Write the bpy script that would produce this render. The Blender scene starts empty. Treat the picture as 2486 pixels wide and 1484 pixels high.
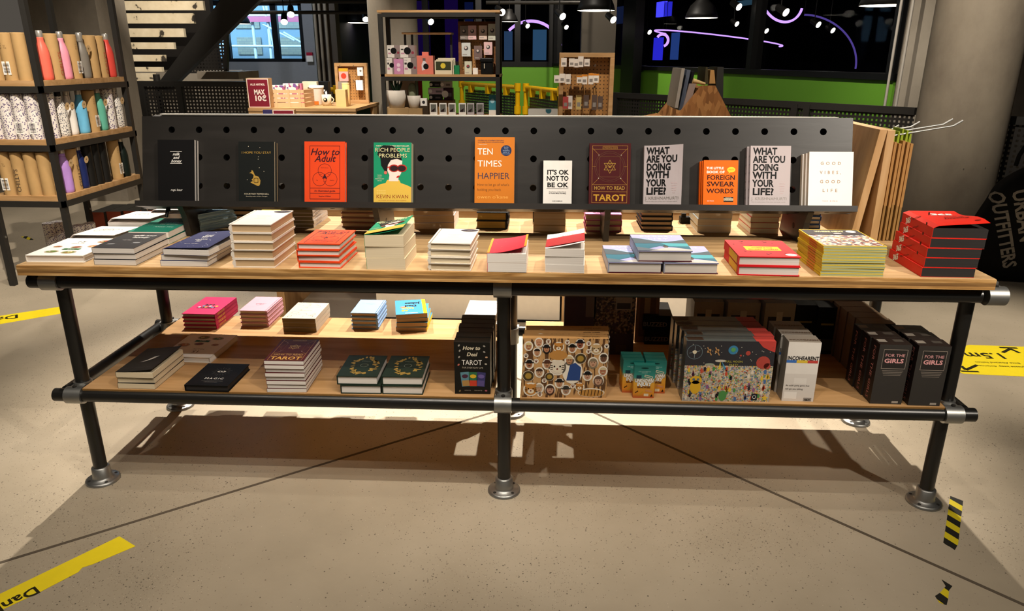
import bpy, bmesh, math, random
from mathutils import Vector, Matrix
random.seed(11)
SC = bpy.context.scene
COL = SC.collection
PI = math.pi
R_ = math.radians

# ------------------------------------------------------------------ camera
F_PX, CAM = 1762.16, Vector((0.1152, -2.0111, 1.3210))
YAW, PITCH, ROLL = 0.0445, 0.3306, 0.0020
fw = Vector((-math.sin(YAW) * math.cos(PITCH), math.cos(YAW) * math.cos(PITCH), -math.sin(PITCH)))
rt = Vector((math.cos(YAW), math.sin(YAW), 0))
up = rt.cross(fw)
rt, up = math.cos(ROLL) * rt + math.sin(ROLL) * up, -math.sin(ROLL) * rt + math.cos(ROLL) * up
cam = bpy.data.objects.new('camera', bpy.data.cameras.new('camera'))
COL.objects.link(cam)
cam.matrix_world = Matrix(((rt.x, up.x, -fw.x, CAM.x), (rt.y, up.y, -fw.y, CAM.y), (rt.z, up.z, -fw.z, CAM.z), (0, 0, 0, 1)))
cam.data.sensor_width = 36
cam.data.lens = 36 * F_PX / 2486
cam.data.clip_start, cam.data.clip_end = 0.05, 200
SC.camera = cam

def at(px, py, axis, val):                       # where the sight line through a pixel meets x, y or z = val
    d = fw * F_PX + rt * (px - 1243) - up * (py - 742)
    return CAM + d * ((val - CAM[axis]) / d[axis])

# ------------------------------------------------------------------ world, exposure
w = bpy.data.worlds.new('world'); SC.world = w; w.use_nodes = True
w.node_tree.nodes['Background'].inputs[0].default_value = (1.0, 0.87, 0.72, 1)
w.node_tree.nodes['Background'].inputs[1].default_value = 0.08
SC.view_settings.view_transform = 'Standard'
SC.view_settings.look = 'None'
SC.view_settings.exposure = 0.0
SC.view_settings.gamma = 1.0
SC.view_settings.use_curve_mapping = False
SC.cycles.use_denoising = True
SC.cycles.max_bounces = 6
SC.cycles.transparent_max_bounces = 12
SC.cycles.sample_clamp_indirect = 4.0
SC.cycles.caustics_reflective = False
SC.cycles.caustics_refractive = False

# ------------------------------------------------------------------ lights
WARM = (1.0, 0.90, 0.77)
def spot(loc, aim, power, deg, blend=0.5, col=WARM, size=0.02):
    l = bpy.data.lights.new('spot_light', 'SPOT'); l.energy = power; l.color = col
    l.spot_size = R_(deg); l.spot_blend = blend; l.shadow_soft_size = size
    o = bpy.data.objects.new('spot_light', l); COL.objects.link(o)
    o.location = loc
    o.rotation_euler = (Vector(aim) - Vector(loc)).to_track_quat('-Z', 'Y').to_euler()
    return o
def area(loc, aim, power, sx, sy, col=WARM):
    l = bpy.data.lights.new('area_light', 'AREA'); l.energy = power; l.color = col
    l.shape = 'RECTANGLE'; l.size = sx; l.size_y = sy
    o = bpy.data.objects.new('area_light', l); COL.objects.link(o)
    o.location = loc
    o.rotation_euler = (Vector(aim) - Vector(loc)).to_track_quat('-Z', 'Y').to_euler()
    return o
# a track of spots behind the table, another in front of it, and added spots that brighten the rest of the shop
for x, tx, pw in ((-1.5, -0.9, 720), (0.05, 0.0, 760), (1.35, 0.6, 860)):
    spot((x, 2.0, 3.2), (tx, 0.90, 0.3), pw, 50, 0.85)
spot((2.9, -2.2, 3.0), (1.30, 0.3, 0.9), 560, 28, 0.9, size=0.05)
spot((-0.7, -0.95, 3.2), (-0.6, 0.15, 0.9), 105, 46, 0.8)
spot((1.5, -1.9, 3.0), (-0.8, 0.3, 0.95), 230, 34, 0.9)
spot((0.5, -0.95, 3.2), (0.3, 0.15, 0.9), 125, 44, 0.8)
spot((0.9, -0.2, 3.2), (0.85, 0.0, 0.7), 45, 40, 0.8)
spot((-1.3, -0.2, 3.2), (-1.2, 0.0, 0.7), 45, 46, 0.8)
spot((-0.3, -1.6, 3.2), (-0.3, -0.7, 0.2), 95, 80, 0.8)
spot((1.2, -1.6, 3.2), (1.1, -0.7, 0.2), 60, 80, 0.8)
spot((-1.8, -1.2, 3.2), (-1.9, -0.7, 0.0), 45, 80, 0.8)
spot((-1.5, 0.1, 3.2), (-2.8, 2.3, 0.85), 560, 54, 0.8)
spot((-2.2, 1.5, 3.2), (-2.2, 1.8, 0.0), 170, 56, 0.9)
spot((2.5, 1.1, 3.2), (2.4, 1.35, 0.0), 420, 40, 0.9)
spot((1.6, 1.2, 3.6), (2.95, 3.35, 1.5), 420, 36, 0.9)
spot((-2.9, 4.2, 3.3), (-3.2, 3.8, 0.0), 200, 90, 0.8)
spot((-2.9, 4.3, 3.4), (-4.7, 6.4, 1.5), 520, 50, 0.8)
spot((-4.0, 6.9, 2.6), (-4.2, 7.6, 0.4), 60, 120, 0.8)
spot((-3.4, 7.2, 3.4), (-3.9, 9.7, 0.9), 150, 80, 0.8, (0.8, 0.88, 1.0))  # cool spot added in place of sky light on the plaster wall
spot((-1.85, 3.5, 3.2), (-1.95, 4.6, 0.9), 620, 36, 0.8)
spot((-0.8, 3.0, 3.4), (-0.85, 5.0, 1.2), 330, 46, 0.8)
spot((-2.5, 5.6, 3.4), (-1.7, 6.1, 1.2), 200, 60, 0.8)
spot((0.2, 1.8, 3.3), (0.4, 3.3, 1.3), 220, 40, 0.8)
spot((0.1, 5.6, 3.4), (-0.3, 7.6, 0.7), 330, 60, 0.8)
spot((0.3, 7.4, 3.4), (1.8, 9.2, 0.9), 520, 80, 0.8)
spot((-0.9, 10.2, 3.4), (-0.6, 13.9, 0.7), 700, 80, 0.8)
spot((1.3, 3.0, 3.4), (2.5, 6.0, 0.9), 420, 70, 0.8)
spot((1.2, 1.7, 3.3), (1.2, 3.0, 1.0), 160, 40, 0.8)
area((0.0, -1.5, 3.6), (0.0, -0.6, 0.0), 26, 3.5, 1.5)

# ------------------------------------------------------------------ materials
_mats = {}
def lin(h):
    h = h.lstrip('#')
    out = []
    for k in (0, 2, 4):
        c = int(h[k:k + 2], 16) / 255
        out.append(c / 12.92 if c <= 0.04045 else ((c + 0.055) / 1.055) ** 2.4)
    return (*out, 1.0)
def new_mat(name):
    m = bpy.data.materials.new(name); m.use_nodes = True
    nt = m.node_tree
    return m, nt, nt.nodes['Principled BSDF'], nt.nodes, nt.links
def C(h, rough=0.55, metal=0.0, var=0.06, scale=35, spec=0.2, name='paint'):
    """plain surface of one colour with a faint noise in tone and gloss"""
    key = (h, rough, metal, var, scale, spec)
    if key in _mats: return _mats[key]
    m, nt, b, N, L = new_mat(name + '_' + h.strip('#'))
    tc = N.new('ShaderNodeTexCoord'); no = N.new('ShaderNodeTexNoise'); no.inputs['Scale'].default_value = scale
    no.inputs['Detail'].default_value = 3
    L.new(tc.outputs['Object'], no.inputs['Vector'])
    mr = N.new('ShaderNodeMapRange'); mr.inputs['To Min'].default_value = 1 - var; mr.inputs['To Max'].default_value = 1 + var
    L.new(no.outputs['Fac'], mr.inputs['Value'])
    hs = N.new('ShaderNodeHueSaturation'); hs.inputs['Color'].default_value = lin(h)
    L.new(mr.outputs['Result'], hs.inputs['Value']); L.new(hs.outputs['Color'], b.inputs['Base Color'])
    b.inputs['Roughness'].default_value = rough; b.inputs['Metallic'].default_value = metal
    b.inputs['Specular IOR Level'].default_value = spec
    _mats[key] = m
    return m
def ramp(N, stops):
    r = N.new('ShaderNodeValToRGB'); e = r.color_ramp.elements
    while len(e) < len(stops): e.new(0.5)
    for k, (p, c) in enumerate(stops): e[k].position = p; e[k].color = lin(c)
    return r
def mapping(N, L, scale, coord='Object'):
    tc = N.new('ShaderNodeTexCoord'); mp = N.new('ShaderNodeMapping'); mp.inputs['Scale'].default_value = scale
    L.new(tc.outputs[coord], mp.inputs['Vector'])
    return mp
def bump(N, L, b, src, strength, dist):
    bp = N.new('ShaderNodeBump'); bp.inputs['Strength'].default_value = strength; bp.inputs['Distance'].default_value = dist
    L.new(src, bp.inputs['Height']); L.new(bp.outputs['Normal'], b.inputs['Normal'])
def wood(name, a, bcol, c, sc=(1.2, 14, 14), rough=0.55, spec=0.22):
    m, nt, b, N, L = new_mat(name)
    mp = mapping(N, L, sc)
    n1 = N.new('ShaderNodeTexNoise'); n1.inputs['Scale'].default_value = 2.2; n1.inputs['Detail'].default_value = 6; n1.inputs['Distortion'].default_value = 0.7
    L.new(mp.outputs[0], n1.inputs['Vector'])
    r = ramp(N, ((0.3, a), (0.52, bcol), (0.72, c))); L.new(n1.outputs['Fac'], r.inputs['Fac'])
    L.new(r.outputs['Color'], b.inputs['Base Color']); b.inputs['Roughness'].default_value = rough; b.inputs['Specular IOR Level'].default_value = spec
    bump(N, L, b, n1.outputs['Fac'], 0.15, 0.002)
    return m
WOOD = wood('pine_boards', '#a08058', '#b8966a', '#c4a579')
PLY = wood('plywood', '#a17c50', '#b48d60', '#c09b70', (1.5, 10, 10))
PLYV = wood('plywood_upright', '#a58054', '#ba9466', '#c6a276', (10, 10, 1.3))
PLYEDGE = wood('plywood_edge', '#7d5a31', '#b98d55', '#d2aa70', (2, 2, 60), 0.6)
DWOOD = wood('charcoal_stained_board', '#1b1815', '#201d1a', '#262320', (1.5, 9, 9), 0.4, 0.5)
def concrete(name, a, bcol, c, scale=1.0, rough=0.75):
    m, nt, b, N, L = new_mat(name)
    mp = mapping(N, L, (scale, scale, scale * 0.6))
    n1 = N.new('ShaderNodeTexNoise'); n1.inputs['Scale'].default_value = 2.5; n1.inputs['Detail'].default_value = 8; n1.inputs['Roughness'].default_value = 0.65
    L.new(mp.outputs[0], n1.inputs['Vector'])
    r = ramp(N, ((0.3, a), (0.5, bcol), (0.75, c))); L.new(n1.outputs['Fac'], r.inputs['Fac'])
    v = N.new('ShaderNodeTexVoronoi'); v.inputs['Scale'].default_value = 9; L.new(mp.outputs[0], v.inputs['Vector'])
    vr = ramp(N, ((0.035, '#505050'), (0.06, '#ffffff'))); L.new(v.outputs['Distance'], vr.inputs['Fac'])
    mx = N.new('ShaderNodeMix'); mx.data_type = 'RGBA'; mx.blend_type = 'MULTIPLY'; mx.inputs[0].default_value = 0.8
    L.new(r.outputs['Color'], mx.inputs[6]); L.new(vr.outputs['Color'], mx.inputs[7])
    L.new(mx.outputs[2], b.inputs['Base Color']); b.inputs['Roughness'].default_value = rough
    bump(N, L, b, n1.outputs['Fac'], 0.3, 0.01)
    return m
CONC = concrete('column_concrete', '#7f7466', '#958a79', '#a59a88')
CONCD = concrete('wall_concrete', '#6f675c', '#877e70', '#9a9182', 0.7)
def floor_mat():
    m, nt, b, N, L = new_mat('polished_concrete_floor')
    mp = mapping(N, L, (1, 1, 1))
    n1 = N.new('ShaderNodeTexNoise'); n1.inputs['Scale'].default_value = 1.3; n1.inputs['Detail'].default_value = 7; n1.inputs['Roughness'].default_value = 0.6
    L.new(mp.outputs[0], n1.inputs['Vector'])
    r = ramp(N, ((0.3, '#9f937f'), (0.5, '#aea18c'), (0.7, '#bbae99'))); L.new(n1.outputs['Fac'], r.inputs['Fac'])
    # where the stone aggregate shows through
    n2 = N.new('ShaderNodeTexNoise'); n2.inputs['Scale'].default_value = 1.1; n2.inputs['Detail'].default_value = 4
    mp2 = mapping(N, L, (1, 1, 1)); mp2.inputs['Location'].default_value = (3.1, 1.7, 0); L.new(mp2.outputs[0], n2.inputs['Vector'])
    den = N.new('ShaderNodeMapRange'); den.inputs['From Min'].default_value = 0.42; den.inputs['From Max'].default_value = 0.62
    L.new(n2.outputs['Fac'], den.inputs['Value'])
    prev = r.outputs['Color']
    for sc, th, col, seed in ((95, 0.20, '#4a4238', 0), (150, 0.16, '#cfc3ad', 5), (55, 0.12, '#2e2a25', 9), (210, 0.25, '#6b6052', 3)):
        v = N.new('ShaderNodeTexVoronoi'); v.inputs['Scale'].default_value = sc; v.inputs['Randomness'].default_value = 1
        mpv = mapping(N, L, (1, 1, 1)); mpv.inputs['Location'].default_value = (seed, seed * 0.7, 0); L.new(mpv.outputs[0], v.inputs['Vector'])
        # a random share of the cells holds a chip
        wn = N.new('ShaderNodeSeparateColor'); L.new(v.outputs['Color'], wn.inputs[0])
        pick = N.new('ShaderNodeMath'); pick.operation = 'LESS_THAN'
        dm = N.new('ShaderNodeMath'); dm.operation = 'MULTIPLY_ADD'; dm.inputs[1].default_value = 0.30; dm.inputs[2].default_value = 0.03
        L.new(den.outputs[0], dm.inputs[0]); L.new(wn.outputs[0], pick.inputs[0]); L.new(dm.outputs[0], pick.inputs[1])
        lt = N.new('ShaderNodeMath'); lt.operation = 'LESS_THAN'; lt.inputs[1].default_value = th; L.new(v.outputs['Distance'], lt.inputs[0])
        mu = N.new('ShaderNodeMath'); mu.operation = 'MULTIPLY'; L.new(pick.outputs[0], mu.inputs[0]); L.new(lt.outputs[0], mu.inputs[1])
        mu2 = N.new('ShaderNodeMath'); mu2.operation = 'MULTIPLY'; mu2.inputs[1].default_value = 0.8; L.new(mu.outputs[0], mu2.inputs[0])
        mx = N.new('ShaderNodeMix'); mx.data_type = 'RGBA'; L.new(mu2.outputs[0], mx.inputs[0]); L.new(prev, mx.inputs[6]); mx.inputs[7].default_value = lin(col)
        prev = mx.outputs[2]
    L.new(prev, b.inputs['Base Color'])
    rr = N.new('ShaderNodeMapRange'); rr.inputs['To Min'].default_value = 0.32; rr.inputs['To Max'].default_value = 0.5
    L.new(n1.outputs['Fac'], rr.inputs['Value']); L.new(rr.outputs[0], b.inputs['Roughness'])
    b.inputs['Specular IOR Level'].default_value = 0.35
    return m
FLOOR = floor_mat()
def pages_mat(name, a, bcol):
    """page edges: fine lines across the thickness of the block"""
    m, nt, b, N, L = new_mat(name)
    mp = mapping(N, L, (3, 3, 1400))
    n1 = N.new('ShaderNodeTexNoise'); n1.inputs['Scale'].default_value = 1; n1.inputs['Detail'].default_value = 2
    L.new(mp.outputs[0], n1.inputs['Vector'])
    r = ramp(N, ((0.3, a), (0.65, bcol))); L.new(n1.outputs['Fac'], r.inputs['Fac'])
    L.new(r.outputs['Color'], b.inputs['Base Color']); b.inputs['Roughness'].default_value = 0.8
    return m
PG_CREAM = pages_mat('cream_pages', '#cdbb9a', '#dccdb0')
PG_WHITE = pages_mat('white_pages', '#d5cdc4', '#e6e0d9')
PG_TAN = pages_mat('tan_pages', '#b89a72', '#c9ad86')
PG_BLACK = pages_mat('black_pages', '#151210', '#221d1a')
PG_GOLD = pages_mat('gilt_pages', '#8f6f2c', '#b08c3d')
PIPE = C('#191816', 0.32, 0.0, 0.1, 20, 0.5, 'black_pipe')
STEEL = C('#9a9a97', 0.42, 0.9, 0.15, 30, 0.5, 'galvanised')
BLACK = C('#0d0d0d', 0.45, name='black')
DSTEEL = C('#2b2926', 0.5, 0.2, 0.1, 20, 0.4, 'dark_steel')
WHITE = C('#f0ece6', 0.45, name='white')
def emit(h, s, name='glow'):
    key = ('e', h, s)
    if key in _mats: return _mats[key]
    m = bpy.data.materials.new(name + '_' + h.strip('#')); m.use_nodes = True; N = m.node_tree.nodes; N.clear()
    e = N.new('ShaderNodeEmission'); e.inputs[0].default_value = lin(h); e.inputs[1].default_value = s
    o = N.new('ShaderNodeOutputMaterial'); m.node_tree.links.new(e.outputs[0], o.inputs[0])
    _mats[key] = m
    return m
def perforated(name, h, pitch, hole, axes='XZ', rough=0.5):
    """sheet steel with square punched holes (object space, so the holes stay on the sheet)"""
    m, nt, b, N, L = new_mat(name)
    b.inputs['Base Color'].default_value = lin(h); b.inputs['Roughness'].default_value = rough; b.inputs['Metallic'].default_value = 0.3
    tc = N.new('ShaderNodeTexCoord'); sp = N.new('ShaderNodeSeparateXYZ'); L.new(tc.outputs['Object'], sp.inputs[0])
    outs = []
    for ax in axes:
        d = N.new('ShaderNodeMath'); d.operation = 'DIVIDE'; d.inputs[1].default_value = pitch; L.new(sp.outputs[ax], d.inputs[0])
        fr = N.new('ShaderNodeMath'); fr.operation = 'FRACT'; L.new(d.outputs[0], fr.inputs[0])
        lt = N.new('ShaderNodeMath'); lt.operation = 'LESS_THAN'; lt.inputs[1].default_value = hole / pitch; L.new(fr.outputs[0], lt.inputs[0]); outs.append(lt)
    mu = N.new('ShaderNodeMath'); mu.operation = 'MULTIPLY'; L.new(outs[0].outputs[0], mu.inputs[0]); L.new(outs[1].outputs[0], mu.inputs[1])
    tr = N.new('ShaderNodeBsdfTransparent'); ms = N.new('ShaderNodeMixShader')
    L.new(mu.outputs[0], ms.inputs[0]); L.new(b.outputs[0], ms.inputs[1]); L.new(tr.outputs[0], ms.inputs[2])
    L.new(ms.outputs[0], N['Material Output'].inputs[0])
    return m
def speckle(name, base, dot, scale=60, th=0.3, dot2=None, rough=0.5):
    """small printed spots on a pale ground"""
    m, nt, b, N, L = new_mat(name)
    mp = mapping(N, L, (1, 1, 1)); v = N.new('ShaderNodeTexVoronoi'); v.inputs['Scale'].default_value = scale; L.new(mp.outputs[0], v.inputs['Vector'])
    r = ramp(N, ((th, dot), (th + 0.04, base))); L.new(v.outputs['Distance'], r.inputs['Fac'])
    L.new(r.outputs['Color'], b.inputs['Base Color']); b.inputs['Roughness'].default_value = rough
    return m
def confetti(name, stops, scale=60, rough=0.45, stretch=(1, 1, 1)):
    """a busy printed picture: cells of many colours"""
    m, nt, b, N, L = new_mat(name)
    mp = mapping(N, L, stretch); v = N.new('ShaderNodeTexVoronoi'); v.inputs['Scale'].default_value = scale; L.new(mp.outputs[0], v.inputs['Vector'])
    sc = N.new('ShaderNodeSeparateColor'); L.new(v.outputs['Color'], sc.inputs[0])
    r = ramp(N, stops); r.color_ramp.interpolation = 'CONSTANT'; L.new(sc.outputs[0], r.inputs['Fac'])
    L.new(r.outputs['Color'], b.inputs['Base Color']); b.inputs['Roughness'].default_value = rough
    return m

# ------------------------------------------------------------------ mesh helpers
def text_data(s, bold=0.0, shear=0.0, align='CENTER', space=1.0, line=1.0):
    cu = bpy.data.curves.new('lettering', 'FONT'); cu.body = s; cu.align_x = align; cu.align_y = 'BOTTOM_BASELINE'
    cu.resolution_u = 2; cu.offset = bold; cu.shear = shear; cu.space_character = space; cu.space_line = line
    o = bpy.data.objects.new('lettering', cu)
    me = bpy.data.meshes.new_from_object(o)
    vs = [v.co.copy() for v in me.vertices]; fs = [tuple(p.vertices) for p in me.polygons]
    bpy.data.objects.remove(o); bpy.data.curves.remove(cu); bpy.data.meshes.remove(me)
    return vs, fs
_tcache = {}
class MB:
    def __init__(self): self.v, self.f, self.m, self.s, self.mats = [], [], [], [], []; self.X = None
    def mi(self, mat):
        if mat not in self.mats: self.mats.append(mat)
        return self.mats.index(mat)
    def add(self, vs, fs, mat, smooth=False):
        o = len(self.v); k = self.mi(mat)
        for p in vs:
            p = Vector(p); self.v.append(self.X @ p if self.X is not None else p)
        for f in fs: self.f.append(tuple(o + i for i in f)); self.m.append(k); self.s.append(smooth)
        return self
    def box(self, x0, x1, y0, y1, z0, z1, mat, top=None, front=None):
        vs = [(x0, y0, z0), (x1, y0, z0), (x1, y1, z0), (x0, y1, z0), (x0, y0, z1), (x1, y0, z1), (x1, y1, z1), (x0, y1, z1)]
        self.add(vs, [(0, 3, 2, 1), (0, 1, 5, 4), (1, 2, 6, 5), (2, 3, 7, 6), (3, 0, 4, 7), (4, 5, 6, 7)], mat)
        if top: self.m[-1] = self.mi(top)
        if front: self.m[-5] = self.mi(front)
        return self
    def hexa(self, bot, topv, mat):
        return self.add(list(bot) + list(topv), [(0, 3, 2, 1), (0, 1, 5, 4), (1, 2, 6, 5), (2, 3, 7, 6), (3, 0, 4, 7), (4, 5, 6, 7)], mat)
    def tube(self, p0, p1, r, mat, seg=20, r2=None, caps=True):
        p0, p1 = Vector(p0), Vector(p1); a = (p1 - p0).normalized()
        u = a.orthogonal().normalized(); w_ = a.cross(u); r2 = r if r2 is None else r2
        vs = []
        for p, q in ((p0, r), (p1, r2)):
            for k in range(seg):
                t = 2 * PI * k / seg; vs.append(p + (u * math.cos(t) + w_ * math.sin(t)) * q)
        self.add(vs, [(k, (k + 1) % seg, seg + (k + 1) % seg, seg + k) for k in range(seg)], mat, True)
        if caps: self.add(vs, [tuple(reversed(range(seg))), tuple(range(seg, 2 * seg))], mat)
        return self
    def path(self, pts, r, mat, seg=8):
        for a, b in zip(pts, pts[1:]): self.tube(a, b, r, mat, seg)
        return self
    def lathe(self, prof, mat, c=(0, 0, 0), seg=24):
        vs, fs = [], []
        for r, z in prof:
            for k in range(seg):
                t = 2 * PI * k / seg; vs.append((c[0] + r * math.cos(t), c[1] + r * math.sin(t), c[2] + z))
        for j in range(len(prof) - 1):
            for k in range(seg):
                k2 = (k + 1) % seg; fs.append((j * seg + k, j * seg + k2, (j + 1) * seg + k2, (j + 1) * seg + k))
        self.add(vs, fs, mat, True)
        n = len(prof)
        caps = []
        if prof[0][0] > 1e-5: caps.append(tuple(reversed(range(seg))))
        if prof[-1][0] > 1e-5: caps.append(tuple(range((n - 1) * seg, n * seg)))
        if caps: self.add(vs, caps, mat)
        return self
    def prism(self, pts, d0, d1, mat, axis=1):
        """outline pts (a, b) swept along axis from d0 to d1; axis 0: (y, z), 1: (x, z), 2: (x, y)"""
        n = len(pts)
        def mk(a, b, d): return ((d, a, b), (a, d, b), (a, b, d))[axis]
        vs = [mk(a, b, d0) for a, b in pts] + [mk(a, b, d1) for a, b in pts]
        return self.add(vs, [tuple(range(n)), tuple(reversed(range(n, 2 * n)))] + [(k, n + k, n + (k + 1) % n, (k + 1) % n) for k in range(n)], mat)
    # flat print in the x-y plane
    def rect(self, x0, x1, y0, y1, z, mat): return self.add([(x0, y0, z), (x1, y0, z), (x1, y1, z), (x0, y1, z)], [(0, 1, 2, 3)], mat)
    def poly(self, pts, z, mat): return self.add([(a, b, z) for a, b in pts], [tuple(range(len(pts)))], mat)
    def disc(self, cx, cy, r, z, mat, seg=24, ry=None, a=0.0):
        ry = r if ry is None else ry; ca, sa = math.cos(a), math.sin(a); pts = []
        for k in range(seg):
            t = 2 * PI * k / seg; x, y = r * math.cos(t), ry * math.sin(t); pts.append((cx + x * ca - y * sa, cy + x * sa + y * ca))
        return self.poly(pts, z, mat)
    def ring(self, cx, cy, r, wd, z, mat, seg=32, a0=0.0, a1=2 * PI):
        vs = []
        for k in range(seg + 1):
            t = a0 + (a1 - a0) * k / seg
            for q in (r - wd / 2, r + wd / 2): vs.append((cx + q * math.cos(t), cy + q * math.sin(t), z))
        return self.add(vs, [(2 * k, 2 * k + 1, 2 * k + 3, 2 * k + 2) for k in range(seg)], mat)
    def line(self, x0, y0, x1, y1, wd, z, mat):
        d = Vector((x1 - x0, y1 - y0)); n = Vector((-d.y, d.x)).normalized() * wd / 2
        return self.poly([(x0 - n.x, y0 - n.y), (x1 - n.x, y1 - n.y), (x1 + n.x, y1 + n.y), (x0 + n.x, y0 + n.y)], z, mat)
    def frame(self, x0, x1, y0, y1, wd, z, mat):
        self.rect(x0, x1, y0, y0 + wd, z, mat); self.rect(x0, x1, y1 - wd, y1, z, mat)
        self.rect(x0, x0 + wd, y0 + wd, y1 - wd, z, mat); return self.rect(x1 - wd, x1, y0 + wd, y1 - wd, z, mat)
    def text(self, s, x, y, size, z, mat, width=None, bold=0.0, shear=0.0, align='CENTER', space=1.0, sx=1.0):
        """one line of lettering, cap height about 0.7 size; squeezed or stretched to width when given"""
        key = (s, bold, shear, align, space)
        if key not in _tcache: _tcache[key] = text_data(s, bold, shear, align, space)
        vs, fs = _tcache[key]
        if not vs: return self
        if width:
            xs = [v.x for v in vs]; sx = width / max(1e-6, (max(xs) - min(xs)) * size)
        return self.add([(x + v.x * size * sx, y + v.y * size, z) for v in vs], fs, mat)
    def build(self, name, parent=None, loc=None, bevel=0.0, seg=2):
        me = bpy.data.meshes.new(name)
        me.from_pydata([tuple(v) for v in self.v], [], self.f)
        for m_ in self.mats: me.materials.append(m_)
        me.polygons.foreach_set('material_index', self.m); me.polygons.foreach_set('use_smooth', self.s)
        me.update(); me.validate()
        o = bpy.data.objects.new(name, me); COL.objects.link(o)
        if parent: o.parent = parent
        if loc is not None: o.location = loc
        if bevel:
            b = o.modifiers.new('bevel', 'BEVEL'); b.width = bevel; b.segments = seg; b.limit_method = 'ANGLE'; b.angle_limit = R_(40)
        return o
def tag(o, label, cat, group=None, kind=None):
    o['label'] = label; o['category'] = cat
    if group: o['group'] = group
    if kind: o['kind'] = kind
    return o
def thing(name, label, cat, loc=(0, 0, 0), rz=0.0, group=None):
    o = bpy.data.objects.new(name, None); COL.objects.link(o); o.empty_display_size = 0.05
    o.location = loc; o.rotation_euler = (0, 0, rz)
    return tag(o, label, cat, group)
def part(o, label): o['label'] = label; return o
def structure(o, label=None, cat=None):
    o['kind'] = 'structure'
    if label: o['label'] = label; o['category'] = cat
    return o
def holed_plate(mb, x0, x1, y0, y1, z0, z1, holes, r, mat, seg=16, inner=None):
    """flat board in x-y with round drilled holes; holes sit on a grid: xs, ys lists of centres"""
    xs, ys = holes; inner = inner or mat
    ex = [x0] + [(a + b) / 2 for a, b in zip(xs, xs[1:])] + [x1]
    ey = [y0] + [(a + b) / 2 for a, b in zip(ys, ys[1:])] + [y1]
    for i, cx in enumerate(xs):
        for j, cy in enumerate(ys):
            a0, a1, b0, b1 = ex[i], ex[i + 1], ey[j], ey[j + 1]
            outer, ring_ = [], []
            for k in range(seg):
                t = 2 * PI * (k + 0.5) / seg; c, s = math.cos(t), math.sin(t)
                ring_.append((cx + r * c, cy + r * s))
                q = min(((a1 - cx) / c if c > 0 else (a0 - cx) / c) if abs(c) > 1e-6 else 9, ((b1 - cy) / s if s > 0 else (b0 - cy) / s) if abs(s) > 1e-6 else 9)
                outer.append((cx + q * c, cy + q * s))
            corners = [(a1, b1), (a0, b1), (a0, b0), (a1, b0)]
            for z, flip in ((z1, False), (z0, True)):
                vs = [(*p, z) for p in outer] + [(*p, z) for p in ring_] + [(*p, z) for p in corners]; fs = []
                for k in range(seg):
                    k2 = (k + 1) % seg
                    (p, q2) = outer[k], outer[k2]
                    onx = lambda e, v: abs(e[0] - v) < 1e-7
                    same = (abs(p[0] - q2[0]) < 1e-7) or (abs(p[1] - q2[1]) < 1e-7)
                    f = [k, k2, seg + k2, seg + k] if same else None
                    if f is None:
                        best = min(range(4), key=lambda c_: (corners[c_][0] - (p[0] + q2[0]) / 2) ** 2 + (corners[c_][1] - (p[1] + q2[1]) / 2) ** 2)
                        f = [k, 2 * seg + best, k2, seg + k2, seg + k]
                    fs.append(tuple(f) if not flip else tuple(reversed(f)))
                mb.add(vs, fs, mat)
            vs = [(*p, z0) for p in ring_] + [(*p, z1) for p in ring_]
            mb.add(vs, [(k, seg + k, seg + (k + 1) % seg, (k + 1) % seg) for k in range(seg)], inner, True)
    vs = [(x0, y0, z0), (x1, y0, z0), (x1, y1, z0), (x0, y1, z0), (x0, y0, z1), (x1, y0, z1), (x1, y1, z1), (x0, y1, z1)]
    mb.add(vs, [(0, 1, 5, 4), (1, 2, 6, 5), (2, 3, 7, 6), (3, 0, 4, 7)], mat)
    return mb
# ================================================================== the room
H = 0.757                                         # table height
ZS = 0.355                                        # top of the table's lower shelf
fl = MB(); fl.box(-14, 14, -7, 26, -0.12, 0, FLOOR); structure(fl.build('floor'), 'polished beige concrete floor with dark joints', 'floor')
ce = MB(); ce.box(-14, 14, -7, 26, 4.2, 4.3, C('#141312', 0.9, name='ceiling_black')); structure(ce.build('ceiling'), 'black painted ceiling', 'ceiling')
# floor joints: thin dark saw cuts filled with grey sealant
JOINT = C('#5d5346', 0.8, name='joint_filler')
def joint(n, a, b, wd=0.011):
    m = MB(); a, b = Vector((a[0], a[1])), Vector((b[0], b[1])); d = (b - a).normalized(); nn = Vector((-d.y, d.x)) * wd / 2
    m.hexa([(a.x - nn.x, a.y - nn.y, -0.001), (b.x - nn.x, b.y - nn.y, -0.001), (b.x + nn.x, b.y + nn.y, -0.001), (a.x + nn.x, a.y + nn.y, -0.001)],
           [(a.x - nn.x, a.y - nn.y, 0.0008), (b.x - nn.x, b.y - nn.y, 0.0008), (b.x + nn.x, b.y + nn.y, 0.0008), (a.x + nn.x, a.y + nn.y, 0.0008)], JOINT)
    structure(m.build('trim_%d' % n), 'dark joint cut across the concrete floor', 'floor joint')
joint(1, (-2.42, -1.20), (0.95, 1.30))
joint(2, (-0.93, 1.78), (1.66, -0.75))
joint(3, (-3.9, 3.6), (-2.2, 3.95), 0.008)

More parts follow.
